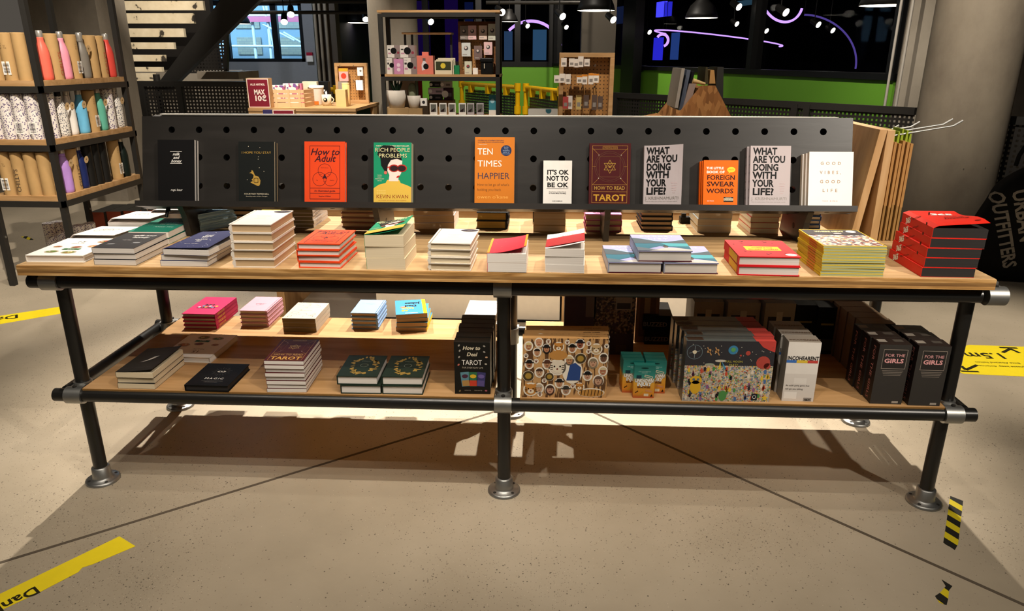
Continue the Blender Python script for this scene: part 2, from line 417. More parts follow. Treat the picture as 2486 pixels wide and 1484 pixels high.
# ================================================================== the display table
TX0, TX1, TY0, TY1 = -1.384, 1.334, -0.085, 0.62
LX, LD, LM = 1.32, 0.5354, 0.0014
t = thing('display_table', 'long black pipe framed table with pine top and plywood lower shelf', 'table')
m = MB()
ys = [TY0, 0.082, 0.096, 0.30, 0.366, 0.50, TY1]
lam = wood('laminated_edge', '#8a6334', '#bb8e55', '#d4ae76', (3, 3, 45), 0.55)
for a, b in zip(ys, ys[1:]):
    m.box(TX0, TX1, a + 0.001, b - 0.001, H - 0.03, H, WOOD)
o = m.build('tabletop', t, bevel=0.0015)
m = MB()
for z0, z1, mt in ((-0.0305, -0.022, lam), (-0.022, -0.012, wood('edge_core', '#74522f', '#8f6b3f', '#a9834f', (3, 2, 40))), (-0.012, -0.0015, lam)):
    m.box(TX0, TX1, TY0 - 0.002, TY0 + 0.001, H + z0, H + z1, mt)
m.build('edge_strip', t)
RT = H - 0.0609                                   # top rail axis
RL = 0.329                                        # low rail axis
pr_ = 0.0205
def leg(x, y):
    m = MB(); m.tube((x, y, 0.02), (x, y, H - 0.032), pr_, PIPE, 24); g = m.build('leg', t)
    m = MB(); m.lathe([(0.052, 0), (0.052, 0.007), (0.046, 0.010), (0.031, 0.012), (0.0285, 0.018), (0.0275, 0.05), (0.0225, 0.053), (0.0215, 0.053)], STEEL, (x, y, 0.0))
    for k in range(4):
        q = PI / 4 + k * PI / 2; m.tube((x + 0.04 * math.cos(q), y + 0.04 * math.sin(q), 0.009), (x + 0.04 * math.cos(q), y + 0.04 * math.sin(q), 0.0115), 0.005, DSTEEL, 10)
    part(m.build('floor_flange', g), 'galvanised floor flange')
for x in (-LX, LM, LX):
    for y in (0, LD): leg(x, y)
def rail(p0, p1):
    m = MB(); m.tube(p0, p1, pr_, PIPE, 24)
    return m.build('rail', t, bevel=0)
for y, s in ((-0.042, -1), (LD + 0.042, 1)):
    rail((-1.385, y, RT), (1.325, y, RT)); rail((-1.385, y, RL), (1.385, y, RL))
for x in (-LX - 0.041, LX + 0.041):
    rail((x, -0.02, RL - 0.0), (x, LD + 0.02, RL - 0.0)); rail((x, -0.02, RT - 0.0), (x, LD + 0.02, RT - 0.0))
def clamp(x, y, z, s):
    m = MB(); yr = y + 0.042 * s
    m.tube((x - 0.026, yr, z), (x + 0.026, yr, z), 0.0268, STEEL, 24)
    m.tube((x, y, z - 0.03), (x, y, z + 0.03), 0.0262, STEEL, 24)
    m.box(x - 0.02, x + 0.02, min(y, yr), max(y, yr), z - 0.024, z + 0.024, STEEL)
    m.tube((x, yr, z + 0.026), (x, yr, z + 0.031), 0.006, DSTEEL, 8)
    m.build('pipe_clamp', t)
for y, s in ((0, -1), (LD, 1)):
    for x in (-LX, LM, LX):
        clamp(x, y, RL, s)
        if y == 0 or x != LM: clamp(x + (0.045 if x > 1 else 0), y, RT, s)
for x0, x1 in ((-1.292, -0.026), (0.052, 1.296)):
    m = MB(); m.box(x0, x1, -0.048, 0.62, ZS - 0.022, ZS, PLY)
    g = m.build('lower_shelf', t, bevel=0.0012)
    m = MB()
    for k in range(4): m.box(x0, x1, -0.0495, -0.048, ZS - 0.0215 + k * 0.0053, ZS - 0.0175 + k * 0.0053, C('#8a6536' if k % 2 else '#c79d62', 0.6, name='ply_layer'))
    m.build('edge_layers', g)

# ================================================================== the drilled display panel on the table
TH = R_(16); PO = Vector((-0.06, 0.321, 0.8625))
stand = thing('pegboard_stand', 'charcoal wooden drilled display panel with ledge standing on the table', 'display stand')
XP = Matrix.Translation(PO) @ Matrix.Rotation(-0.0030, 4, 'Y') @ Matrix.Rotation(PI / 2 - TH, 4, 'X')   # x along, y up the slope, z to the viewer
hx = [-1.055 + k * 0.0918 for k in range(24)]
m = MB(); m.X = XP
holed_plate(m, -1.155, 1.148, -0.018, 0.284, -0.018, 0, (hx, [0.058, 0.151, 0.2405]), 0.0108, DWOOD, 16, BLACK)
m.build('front_panel', stand)
m = MB(); m.X = XP
holed_plate(m, -1.132, 1.134, -0.018, 0.002, 0.0, 0.088, ([-1.055], [-0.008]), 0.003, DWOOD) if False else None
# the ledge is a board square to the panel, drilled along its middle
XL = XP @ Matrix.Translation((0, 0, 0)) @ Matrix.Rotation(PI / 2, 4, 'X')      # x along, y -> toward viewer, z -> down the slope... 
holes = [-1.055 + k * 0.0918 for k in range(24)]
m = MB(); m.X = XL
holed_plate(m, -1.132, 1.134, 0.0, 0.09, 0.0, 0.018, (holes, [0.05]), 0.0085, DWOOD, 12, BLACK)
m.build('ledge', stand)
# rear panel, unseen, set steep so lamp light passes below, and its cap
m = MB(); top = XP @ Vector((0, 0.284, -0.018))
yr = top.y; zr = top.z
m.prism([(yr, zr), (yr + 0.02, zr + 0.004), (yr + 0.04, zr - 0.268), (yr + 0.02, zr - 0.268)], -1.19, 1.075, DWOOD, 0)
m.build('rear_panel', stand)
m = MB(); m.prism([(yr + 0.002, zr + 0.0045), (yr + 0.024, zr + 0.0045), (yr + 0.024, zr + 0.0085), (yr + 0.002, zr + 0.0085)], -1.165, 1.05, C('#aaa59c', 0.5, name='cap'), 0)  # pale colour holds the light falling on the cap from above
part(m.build('cap_strip', stand), 'top edge coloured pale as if lit from above')
def support(x):
    m = MB()
    m.prism([(0.28, H), (0.495, H), (0.473, 0.83), (0.44, 0.95), (0.415, 0.95), (0.345, 0.868), (0.24, 0.868), (0.262, 0.83)], x, x + 0.018, DWOOD, 0)
    for y, z in ((0.36, 0.80), (0.43, 0.83)):
        m.tube((x - 0.0006, y, z), (x + 0.0186, y, z), 0.0095, BLACK, 16)
    m.build('support', stand)
for x in (-1.062, -0.43, 0.306, 0.93): support(x)
m = MB(); m.X = XP; m.tube((-1.045, -0.03, 0.045), (-1.045, 0.004, 0.05), 0.006, BLACK, 10); m.tube((-1.045, -0.05, 0.06), (-1.045, -0.02, 0.05), 0.005, BLACK, 10)
m.build('peg', stand)
# ================================================================== books
E1 = 0.00025                                      # ink sits this far above the cover
def book_meshes(w, h, t, cov, pg, art=None, hard=False, curl=None, spine_art=None, round_spine=False, spine=None, wave=None, back=None):
    """builds the meshes of one book: x from the spine, y up the cover, z thickness. returns [(name, mesh builder, bevel)]"""
    c = MB(); ct = 0.0026 if hard else 0.0009; ov = 0.003 if hard else 0.0
    spine = spine or cov; back = back or cov
    x0 = 0.003 if not round_spine else 0.006
    c.box(0, w, 0, h, 0, ct, back)
    if round_spine:
        pts = [(x0, ct)] + [(x0 - x0 * math.sin(PI * k / 8) * 1.15, t * k / 8) for k in range(0, 9)] + [(x0, t - ct)]
        pts = [(x0, 0)] + [(x0 - (x0 + 0.002) * math.sin(PI * k / 8), t * k / 8) for k in range(1, 8)] + [(x0, t), (x0 + 0.0015, t), (x0 + 0.0015, 0)]
        c.prism(pts, 0, h, spine, 1)
    else:
        c.box(0, 0.0022 if hard else 0.001, 0, h, ct * 0.5, t - ct * 0.5, spine)
    if curl is None:
        c.box(0, w, 0, h, t - ct, t, cov)
    else:
        nx, ny = 10, 6; vs = []
        for k in (0, 1):
            for j in range(ny + 1):
                for i in range(nx + 1): vs.append((w * i / nx, h * j / ny, t - ct + ct * k))
        fs = []; st = (nx + 1) * (ny + 1)
        for j in range(ny):
            for i in range(nx):
                a = j * (nx + 1) + i; q = (a, a + 1, a + nx + 2, a + nx + 1)
                fs.append(tuple(st + k for k in q)); fs.append(tuple(reversed(q)))
        c.add(vs, fs, cov)
        per = [i for i in range(nx)] + [j * (nx + 1) + nx for j in range(ny)] + [ny * (nx + 1) + i for i in range(nx, 0, -1)] + [j * (nx + 1) for j in range(ny, 0, -1)]
        c.add(vs, [(per[k], per[(k + 1) % len(per)], st + per[(k + 1) % len(per)], st + per[k]) for k in range(len(per))], cov)
    if art: art(c, w, h, t + (E1 if curl is None else .0012))
    if spine_art:
        old = c.X; c.X = Matrix(((0, 0, -1, -E1), (0, 1, 0, 0), (1, 0, 0, 0), (0, 0, 0, 1))); spine_art(c, t, h, 0.0005); c.X = old
    if curl:
        for v in c.v:
            if v.z > t - ct - 1e-6 and v.x > 0.0035: v.z += curl(max(0, v.x / w), v.y / h)
    p = MB()
    p.box(x0 if hard else 0.001, w - ov - (0.0004 if not hard else 0), ov, h - ov, ct, t - ct, pg)
    if wave:
        for b in (c, p):
            for v in b.v: v.z += wave(v.x / w, v.y / h)
    return [('cover', c), ('page_block', p)]
def bake(parts):
    """mesh data shared by every copy of the book"""
    out = []
    for nm, mb in parts:
        o = mb.build(nm); out.append((nm, o.data)); bpy.data.objects.remove(o)
    return out
def inst(name, label, cat, group, parts, M=None, loc=None, rz=0):
    o = thing(name, label, cat, (0, 0, 0), 0, group)
    if M is not None: o.matrix_world = M
    else: o.location = loc; o.rotation_euler = (0, 0, rz)
    for nm, me in parts:
        c = bpy.data.objects.new(nm, me); COL.objects.link(c); c.parent = o
    return o
def pos_name(k, n):
    if n == 1: return ''
    j = n - 1 - k
    if j == 0: return 'topmost'
    if k == 0: return 'bottom one'
    nm = ['', 'second', 'third', 'fourth', 'fifth', 'sixth', 'seventh']
    return nm[j] + ' from top' if j <= k else nm[k] + ' from bottom'
def stack(name, desc, where, group, plain, x, y, z, n, t, rz=0, jit=0.003, top=None, cat='book', offs=None):
    """n books lying on one another; origin of a book is its spine corner"""
    rnd = random.Random(name + where)
    for k in range(n):
        a = rz + rnd.uniform(-1, 1) * jit * 5
        dx, dy = (rnd.uniform(-1, 1) * jit, rnd.uniform(-1, 1) * jit) if k else (0, 0)
        if offs: dx, dy, a = dx + offs[k][0], dy + offs[k][1], a + offs[k][2]
        p = top if (top and k == n - 1) else plain
        pn = pos_name(k, n)
        inst(name, desc + (', ' + pn + ' of the stack' if pn else '') + ' ' + where, cat, group, p, loc=(x + dx, y + dy, z + k * (t + 0.0003)), rz=a)
def T_(s): return s
ink = lambda h: C(h, 0.5, var=0.02, name='ink')
K0, W0 = ink('#0b0b0b'), ink('#f1ede6')
GOLD = C('#c8a04c', 0.35, 0.3, name='gold_ink'); CREAM = ink('#d9cdb2')
# ---- cover prints
def art_milk(c, w, h, z):
    for y in (0.805, 0.615): c.rect(0.34 * w, 0.66 * w, y * h, (y + .007) * h, z, W0)
    for s, y in (('milk', .745), ('and', .69), ('honey', .635)): c.text(s, w / 2, y * h, .0135, z, W0, shear=.3, bold=.012)
    c.text('rupi kaur', w / 2, .17 * h, .0105, z, W0, shear=.3)
def art_hope(c, w, h, z):
    c.text('I HOPE YOU STAY', .5 * w, .80 * h, .0105, z, GOLD, width=.82 * w)
    for x, y in ((.28, .92), (.6, .9), (.56, .75), (.58, .57), (.71, .51), (.24, .37), (.55, .71)):
        c.disc(x * w, y * h, .0012, z, CREAM, 6)
    bear = [(.36, .53), (.40, .52), (.46, .44), (.56, .42), (.61, .36), (.60, .30), (.57, .27), (.52, .27), (.46, .29), (.38, .31), (.33, .33), (.40, .35), (.36, .37), (.41, .40), (.42, .45), (.35, .48), (.30, .48), (.36, .50)]
    c.poly([(a * w, b * h) for a, b in bear], z, GOLD)
    for k in range(3): c.ring((.47 + .02 * k) * w, .36 * h, .008, .0007, z + E1, K0, 10)
    c.text('COURTNEY PEPPERNELL', .5 * w, .125 * h, .006, z, CREAM, width=.7 * w)
    c.text('Bestselling author of Pillow Thoughts', .5 * w, .09 * h, .004, z, CREAM, width=.6 * w, shear=.2)
AD = ink('#3a1320')
def art_adult(c, w, h, z):
    c.frame(.13 * w, .88 * w, .055 * h, .93 * h, .0016, z, AD)
    c.text('How to', .5 * w, .78 * h, .030, z, AD, shear=.3, bold=.015); c.text('Adult', .5 * w, .67 * h, .030, z, AD, shear=.3, bold=.015)
    r = .165 * w
    for x, y in ((.5, .525), (.37, .385), (.64, .385)): c.ring(x * w, y * h, r, .0012, z, AD, 28)
    c.poly([(.44 * w, .39 * h), (.50 * w, .475 * h), (.56 * w, .39 * h), (.50 * w, .40 * h)], z + E1, AD)
    for s, x, y in (("Don't want to", .5, .565), ('Like', .40, .455), ('Not', .61, .455), ('Tax', .31, .36), ('Need to', .68, .36), ('Cook', .5, .34)): c.text(s, x * w, y * h, .0042, z, AD)
    for y in (.235, .15): c.rect(.13 * w, .88 * w, y * h, y * h + .0012, z, AD)
    c.text('An illustrated guide', .5 * w, .18 * h, .0082, z, AD, bold=.02, width=.52 * w); c.text('Stephen Wildish', .5 * w, .095 * h, .006, z, AD, bold=.02)
GR = ink('#128a62'); MUST = ink('#d7b24a'); SKIN = ink('#e9d6cc'); RED = ink('#b02a20')
def art_rich(c, w, h, z):
    f = lambda L: [(a * w, b * h) for a, b in L]
    c.poly(f([(.0, .0), (1, 0), (1, .26), (.90, .29), (.72, .33), (.68, .38), (.36, .38), (.32, .33), (.14, .30), (0, .24)]), z, MUST)
    c.poly(f([(.40, .36), (.66, .36), (.66, .42), (.72, .48), (.76, .55), (.75, .62), (.76, .70), (.62, .76), (.46, .74), (.36, .66), (.36, .54), (.42, .46)]), z + E1, SKIN)
    c.poly(f([(.36, .52), (.30, .52), (.20, .62), (.18, .74), (.10, .80), (.13, .90), (.26, .955), (.48, .95), (.60, .91), (.72, .80), (.75, .70), (.62, .73), (.46, .71), (.38, .63)]), z + 2 * E1, K0)
    for x in (.54, .75): c.disc(x * w, .575 * h, .135 * w, z + 3 * E1, RED, 18, .062 * h); c.disc(x * w, .572 * h, .105 * w, z + 4 * E1, ink('#2a1516'), 18, .048 * h)
    c.line(.36 * w, .585 * h, .44 * w, .60 * h, .0025, z + 4 * E1, RED); c.disc(.65 * w, .435 * h, .05 * w, z + 4 * E1, RED, 10, .014 * h, .5)
    c.disc(.32 * w, .50 * h, .045 * w, z + 4 * E1, ink('#c96a5a'), 12)
    for k in range(10): c.disc((.1 + .05 * (k % 5)) * w, (.2 - .04 * (k // 5)) * h, .02 * w, z + E1, ink('#e0c26a'), 8)
    c.text('NEW YORK TIMES BESTSELLER', .5 * w, .935 * h, .0055, z, CREAM, width=.88 * w, bold=.02)
    c.text('RICH PEOPLE', .5 * w, .845 * h, .018, z + 5 * E1, ink('#d8d3a0'), width=.92 * w); c.text('PROBLEMS', .51 * w, .75 * h, .018, z + 5 * E1, ink('#d8d3a0'), width=.74 * w)
    for k, s in enumerate(('"POISED', 'FUNNY', 'PURE PLEASURE"', 'Elle Italy')): c.text(s, .16 * w, (.45 - .03 * k) * h, .004, z, CREAM)
    c.text('KEVIN KWAN', .5 * w, .075 * h, .016, z + E1, ink('#8e3b1c'), width=.84 * w); c.text('AUTHOR OF CRAZY RICH ASIANS', .5 * w, .03 * h, .005, z + E1, ink('#a8642c'), width=.74 * w)
TNAVY = ink('#3a3448')
def art_ten(c, w, h, z):
    c.text('A brilliant mix of intelligent information', .4 * w, .945 * h, .0048, z, TNAVY, width=.66 * w, shear=.2, bold=.02); c.text('encouraging education and positive change', .4 * w, .92 * h, .0048, z, TNAVY, width=.66 * w, shear=.2, bold=.02)
    c.text('Fearne Cotton', .2 * w, .885 * h, .0045, z, CREAM, shear=.2)
    for s, y, m_, x in (('TEN', .74, W0, .38), ('TIMES', .56, W0, .61), ('HAPPIER', .375, TNAVY, .80)): c.text(s, .065 * w, y * h, .0285, z, m_, width=x * w, align='LEFT', bold=0)
    c.text("How to let go of what's", .065 * w, .27 * h, .0115, z, ink('#5c3a1c'), align='LEFT', width=.8 * w); c.text('holding you back', .065 * w, .195 * h, .0115, z, ink('#5c3a1c'), align='LEFT', width=.6 * w)
    c.text("owen o'kane", .065 * w, .08 * h, .016, z, ink('#f0a850'), align='LEFT', width=.78 * w)
    c.disc(.79 * w, .80 * h, .135 * w, z, ink('#1c2c52'), 26)
    for k, s in enumerate(('Sunday', 'Times', 'bestselling', 'author of', 'Ten to Zen')): c.text(s, .79 * w, (.845 - .025 * k) * h, .0052, z + E1, ink('#9fb0d0'))
def art_ok(c, w, h, z):
    for s, y, x in (("IT'S OK", .68, .76), ('NOT TO', .54, .76), ('BE OK', .39, .74)): c.text(s, .50 * w, y * h, .0205, z, K0, width=x * w, bold=.035)
    c.rect(.12 * w, .88 * w, .355 * h, .363 * h, z, K0)
    c.text('Good Advice and Kind Words', .5 * w, .27 * h, .0045, z, K0, width=.6 * w, shear=.2, bold=.02); c.text('for Positive Mental Well-Being', .5 * w, .235 * h, .0045, z, K0, width=.6 * w, shear=.2, bold=.02)
    c.text('CLAIRE CHAMBERLAIN', .5 * w, .06 * h, .0042, z, K0, width=.36 * w, bold=.02)
TG = C('#b98a3e', 0.4, 0.2, name='gold_ink')
def art_tarot(c, w, h, z):
    c.frame(.07 * w, .93 * w, .03 * h, .96 * h, .0011, z, TG); c.rect(.07 * w, .93 * w, .325 * h, .33 * h, z, TG); c.rect(.07 * w, .93 * w, .21 * h, .215 * h, z, TG); c.rect(.07 * w, .93 * w, .90 * h, .905 * h, z, TG)
    c.frame(.32 * w, .68 * w, .905 * h, .945 * h, .0008, z + E1, TG); c.text('A PRACTICAL GUIDE', .5 * w, .917 * h, .0042, z, TG, width=.32 * w, bold=.02)
    cx, cy = .5 * w, .62 * h
    for r in (.37, .33): c.ring(cx, cy, r * w, .0007, z, ink('#6a4a30'), 40)
    c.frame(cx - .25 * w, cx + .25 * w, cy - .25 * w, cy + .25 * w, .0007, z, ink('#7a5530'))
    for k in range(2):
        pts = [(cx + .16 * w * math.cos(PI / 2 + PI * k + 2 * PI * j / 3), cy + .16 * w * math.sin(PI / 2 + PI * k + 2 * PI * j / 3)) for j in range(3)]
        for j in range(3): c.line(*pts[j], *pts[(j + 1) % 3], .0014, z + E1, GOLD)
    c.ring(cx, cy - .01 * w, .055 * w, .0012, z + E1, GOLD, 16, .5, 2.64); c.ring(cx, cy + .035 * w, .055 * w, .0012, z + E1, GOLD, 16, 3.6, 5.8); c.disc(cx, cy, .02 * w, z + E1, GOLD, 10)
    for sx in (-1, 1):
        for sy in (-1, 1): c.line(cx + sx * .28 * w, cy + sy * .30 * w, cx + sx * .43 * w, cy + sy * .45 * w, .0008, z, TG); c.disc(cx + sx * .27 * w, cy + sy * .28 * w, .012 * w, z, CREAM, 8)
        c.line(cx + sx * .34 * w, cy, cx + sx * .43 * w, cy, .0009, z, TG)
    c.text('HOW TO READ', .5 * w, .245 * h, .0165, z, GOLD, width=.74 * w, bold=.01); c.text('TAROT', .5 * w, .065 * h, .029, z, C('#d9a53c', .35, .2, name='gold_ink'), width=.78 * w, bold=.025)
WG = ink('#8d8680')
def art_what(c, w, h, z):
    for s, y, x in (('WHAT', .855, .60), ('ARE YOU', .72, .80), ('DOING', .585, .62), ('WITH', .455, .60), ('YOUR', .32, .54), ('LIFE?', .18, .52)):
        c.text(s, .07 * w, y * h, .0300, z, K0, width=x * w, align='LEFT', bold=.035)
    for k in range(5): c.text(('This is the', 'question', 'asked of', 'life and', 'love')[k], .80 * w, (.36 - .04 * k) * h, .0042, z, ink('#c9a9a9'))
    c.text('J. KRISHNAMURTI', .05 * w, .095 * h, .0125, z, WG, width=.88 * w, align='LEFT'); c.text('How to make sense of the inner and outer world', .05 * w, .055 * h, .0045, z, WG, width=.84 * w, align='LEFT')
def art_swear(c, w, h, z):
    c.text('THE LITTLE', .33 * w, .80 * h, .0095, z, W0, width=.50 * w, bold=.04); c.text('BOOK OF', .35 * w, .71 * h, .0105, z, W0, width=.52 * w, bold=.04)
    c.disc(.80 * w, .79 * h, .12 * w, z, ink('#ffd23a'), 18, .06 * h); c.text('DIRTY', .80 * w, .775 * h, .006, z + E1, ink('#e86a10')); c.poly([(.74 * w, .74 * h), (.80 * w, .74 * h), (.72 * w, .70 * h)], z, ink('#ffd23a'))
    for s, y in (('FOREIGN', .565), ('SWEAR', .42), ('WORDS', .265)): c.text(s, .10 * w, y * h, .0205, z, ink('#2a120a'), width=(.80 if s != 'WORDS' else .78) * w, align='LEFT', bold=.02)
    c.rect(.60 * w, .88 * w, .07 * h, .18 * h, z, ink('#2a2420')); c.rect(.605 * w, .875 * w, .10 * h, .15 * h, z + E1, CREAM); c.text('PARENTAL', .74 * w, .155 * h, .004, z + E1, CREAM); c.text('ADVISORY', .74 * w, .11 * h, .0058, z + 2 * E1, K0, width=.25 * w)
    c.text('SID FINCH', .22 * w, .08 * h, .0045, z, W0)
VB = ink('#a08468')
def art_vibes(c, w, h, z):
    for s, y, x in (('GOOD', .76, .46), ('VIBES,', .59, .48), ('GOOD', .42, .46), ('LIFE', .255, .33)): c.text(s, .49 * w, y * h, .0135, z, VB, width=x * w, space=1.9, bold=.012)
    c.text('VEX KING', .5 * w, .075 * h, .0055, z, ink('#d98a80'), width=.34 * w, space=1.6)
# ---- the face-out books on the ledge
def faceout(name, desc, cat, group, parts, x0, t, k=0, dz=0.0, tilt=0.0, v0=0.003):
    # local x along the ledge, y up the panel, z off the panel; book k of a bunch stands in front of k others
    M = XP @ Matrix.Translation((x0 - PO.x, v0, 0.0015 + k * (t + 0.0008) + dz)) @ Matrix.Rotation(tilt, 4, 'Y')
    return inst(name, desc, cat, group, parts, M)
GP = 'books facing out on the panel ledge'
BKC = C('#0b0a0b', 0.55, var=0.02, spec=.18, name='black_cover')
b = bake(book_meshes(.122, .2, .013, BKC, PG_WHITE, art_milk))
b0 = bake(book_meshes(.122, .2, .013, BKC, PG_WHITE))
faceout('book', 'black paperback behind the front copy with the small white title', 'book', GP, b0, -1.146, .013)
faceout('book', 'front black paperback with small white title between two lines on ledge', 'book', GP, b, -1.148, .013, 1)
DK = C('#101413', 0.55, var=0.03, spec=.2, name='night_cover')
b = bake(book_meshes(.118, .196, .010, DK, PG_CREAM, art_hope)); b0 = bake(book_meshes(.118, .194, .010, DK, PG_TAN))
faceout('book', 'second copy behind the dark paperback with golden upside-down bear', 'book', GP, b0, -.878, .010)
faceout('book', 'dark paperback with golden upside-down bear on its cover', 'book', GP, b, -.882, .010, 1)
ORG = C('#e2481c', 0.5, var=0.03, name='orange_cloth')
b = bake(book_meshes(.133, .197, .022, ORG, PG_WHITE, art_adult, hard=True))
faceout('book', 'orange hardback with three overlapping circles facing out on ledge', 'book', GP, b, -.664, .022)
b = bake(book_meshes(.122, .192, .036, GR, PG_CREAM, art_rich))
faceout('book', 'green thick paperback with woman in red sunglasses standing on ledge', 'book', GP, b, -.434, .036)
OCH = C('#c9751f', 0.5, var=0.03, name='ochre_cover')
b = bake(book_meshes(.127, .212, .026, OCH, PG_CREAM, art_ten))
faceout('book', 'ochre paperback with round dark blue badge, tallest on ledge', 'book', GP, b, -.109, .026)
b = bake(book_meshes(.091, .138, .016, WHITE, PG_WHITE, art_ok, hard=True)); b0 = bake(book_meshes(.091, .138, .016, BKC, PG_WHITE, hard=True))
faceout('book', 'black-spined small hardback behind the little white one', 'book', GP, b0, .101, .016)
faceout('book', 'little white hardback with bold black capitals on ledge', 'book', GP, b, .111, .016, 1)
MAR = C('#4a1013', 0.5, var=0.04, name='maroon_cover')
b = bake(book_meshes(.131, .195, .022, MAR, PG_CREAM, art_tarot, hard=True))
faceout('book', 'maroon book with golden six-pointed star and eye on ledge', 'book', GP, b, .257, .022)
GRY = C('#b5abac', 0.5, var=0.03, name='pale_cover')
b = bake(book_meshes(.116, .187, .026, GRY, PG_CREAM, art_what, curl=lambda a, q: .034 * a ** 1.7 * (.55 + .45 * q)))
def sp_what(c, t, h, z):
    for k in range(6): c.text('LIFE?', t / 2, h * (.12 + .14 * k), .006, z, K0)
faceout('book', 'pale grey paperback with curling open cover beside the maroon book', 'book', GP, b, .430, .026)
SWE = C('#f0690c', 0.5, var=0.03, name='bright_orange')
b = bake(book_meshes(.107, .14, .014, SWE, PG_WHITE, art_swear)); b0 = bake(book_meshes(.107, .14, .014, SWE, PG_WHITE))
for k, d in ((0, 'rearmost bright orange small paperback leaning on the panel'), (1, 'middle bright orange small paperback in its bunch of three'), (2, 'front bright orange small paperback with yellow speech bubble')):
    faceout('book', d, 'book', GP, b if k == 2 else b0, .614 - .003 * (2 - k), .014, k)
b = bake(book_meshes(.125, .187, .016, GRY, PG_WHITE, art_what, spine_art=sp_what)); b0 = bake(book_meshes(.125, .187, .016, GRY, PG_WHITE, spine_art=sp_what))
faceout('book', 'pale grey paperback behind the flat-covered pale grey copy', 'book', GP, b0, .755, .016)
faceout('book', 'pale grey paperback with flat cover beside the white minimalist book', 'book', GP, b, .761, .016, 1)
VW = C('#f4efe8', 0.5, var=0.02, name='white_cover'); VS = C('#d9c9b2', 0.6, name='cream_spine')
b = bake(book_meshes(.135, .166, .017, VW, PG_CREAM, art_vibes, spine=VS)); b0 = bake(book_meshes(.135, .164, .017, VW, PG_CREAM, spine=VS))
for k, d in ((0, 'rearmost white paperback against the panel at the ledge end'), (1, 'middle white paperback of the bunch at the ledge end'), (2, 'front white paperback with four spaced words at the ledge end')):
    faceout('book', d, 'book', GP, b if k == 2 else b0, .936 - .004 * (2 - k), .017, k)

# ---- stacks along the front of the table
GF = 'books stacked along the table front'
def art_vegan(c, w, h, z):
    c.text('15', .42 * w, .74 * h, .028, z, ink('#5a5148')); c.text('MINUTE', .42 * w, .66 * h, .011, z, ink('#5a5148'))
    for s, x, y in (('VE', .33, .42), ('GAN', .53, .36)): pass
    rnd = random.Random(3)
    for x, y, r in ((.30, .20, .12), (.62, .17, .13), (.55, .46, .10), (.83, .52, .12), (.86, .80, .16), (.20, .48, .08)):
        c.disc(x * w, y * h, r * w, z, ink('#b9a58f'), 18, r * .75 * w); c.disc(x * w, y * h, r * .78 * w, z + E1, ink(rnd.choice(('#9a5a3c', '#7c8a4a', '#c98a56', '#8a4a34'))), 14, r * .55 * w)
        for k in range(5): c.disc((x + rnd.uniform(-.5, .5) * r) * w, y * h + rnd.uniform(-.3, .3) * r * w, r * .16 * w, z + 2 * E1, ink(rnd.choice(('#d8b25a', '#4f7a3a', '#c24a34', '#ece0c4'))), 8)
    c.rect(.40 * w, .70 * w, .30 * h, .38 * h, z + 3 * E1, ink('#2f6a3c')); c.text('EASY', .55 * w, .315 * h, .010, z + 4 * E1, W0, bold=.03)
VEG = bake(book_meshes(.170, .205, .021, VW, PG_WHITE, art_vegan, hard=True))
inst('book', 'white hardback cookbook with food pictures at the table corner', 'book', GF, VEG, loc=(-1.374, -.055, H), rz=.02)
def art_lines(c, w, h, z):
    rnd = random.Random(5)
    for k in range(5): c.ring(w * (.35 + .1 * k), h * rnd.uniform(.35, .6), .014, .0012, z, ink('#4d4450'), 10, 0, 4)
    c.line(.3 * w, .4 * h, .75 * w, .45 * h, .0015, z, ink('#4d4450')); c.text('poems', .5 * w, .65 * h, .012, z, ink('#6d6470'))
PALE = C('#eee3dc', .5, var=.03, name='pale_cover')
pl_ = bake(book_meshes(.125, .19, .016, PALE, PG_WHITE)); tp_ = bake(book_meshes(.125, .19, .016, PALE, PG_WHITE, art_lines, curl=lambda a, q: .010 * a * (1 - q) + .006))
pl1 = bake(book_meshes(.145, .16, .016, PALE, PG_WHITE)); tp1 = bake(book_meshes(.148, .16, .016, PALE, PG_WHITE, art_lines, curl=lambda a, q: .008 * (1 - q) + .006))
stack('book', 'pale line-drawing paperback', 'behind the cookbook', GF, pl1, -1.382, .158, H, 1, .016, .02, top=tp1)
stack('book', 'pale drawing-covered paperback', 'in the middle of the corner group', GF, pl1, -1.355, .325, H, 2, .0165, .0, top=tp1)
stack('book', 'pale paperback with lifted cover', 'nearest the back corner', GF, pl_, -1.275, .455, H, 2, .02, .03, top=tp1)
def art_teal(c, w, h, z):
    for k, s in enumerate(('All I Want', 'To Know', 'About You')): c.text(s, .62 * w, (.66 - .17 * k) * h, .022, z, ink('#a8d6c4'), bold=.02, width=.5 * w)
    c.text('reading', .2 * w, .8 * h, .008, z, ink('#a8d6c4')); c.text('guide', .2 * w, .45 * h, .008, z, ink('#a8d6c4'))
TEAL = C('#1f7e68', .5, name='teal_cover')
stack('book', 'large teal paperback', 'beside the panel support', GF, bake(book_meshes(.128, .2, .018, TEAL, PG_WHITE)), -1.194, .172, H, 2, .020, .0, top=bake(book_meshes(.128, .2, .020, TEAL, PG_WHITE, art_teal)))
CH = C('#2b2a2c', .5, name='charcoal_cover')
def art_milk2(c, w, h, z):
    c.text('milk and', .6 * w, .78 * h, .019, z, W0, shear=.3, bold=.02); c.text('honey', .6 * w, .66 * h, .019, z, W0, shear=.3, bold=.02); c.text('rupi kaur', .42 * w, .5 * h, .008, z, W0, shear=.3)
    for x, y in ((.25, .25), (.78, .35)):
        c.disc(x * w, y * h, .011, z, ink('#8a8a8c'), 10, .006); c.line(x * w - .012, y * h - .008, x * w + .012, y * h + .008, .0012, z, ink('#8a8a8c'))
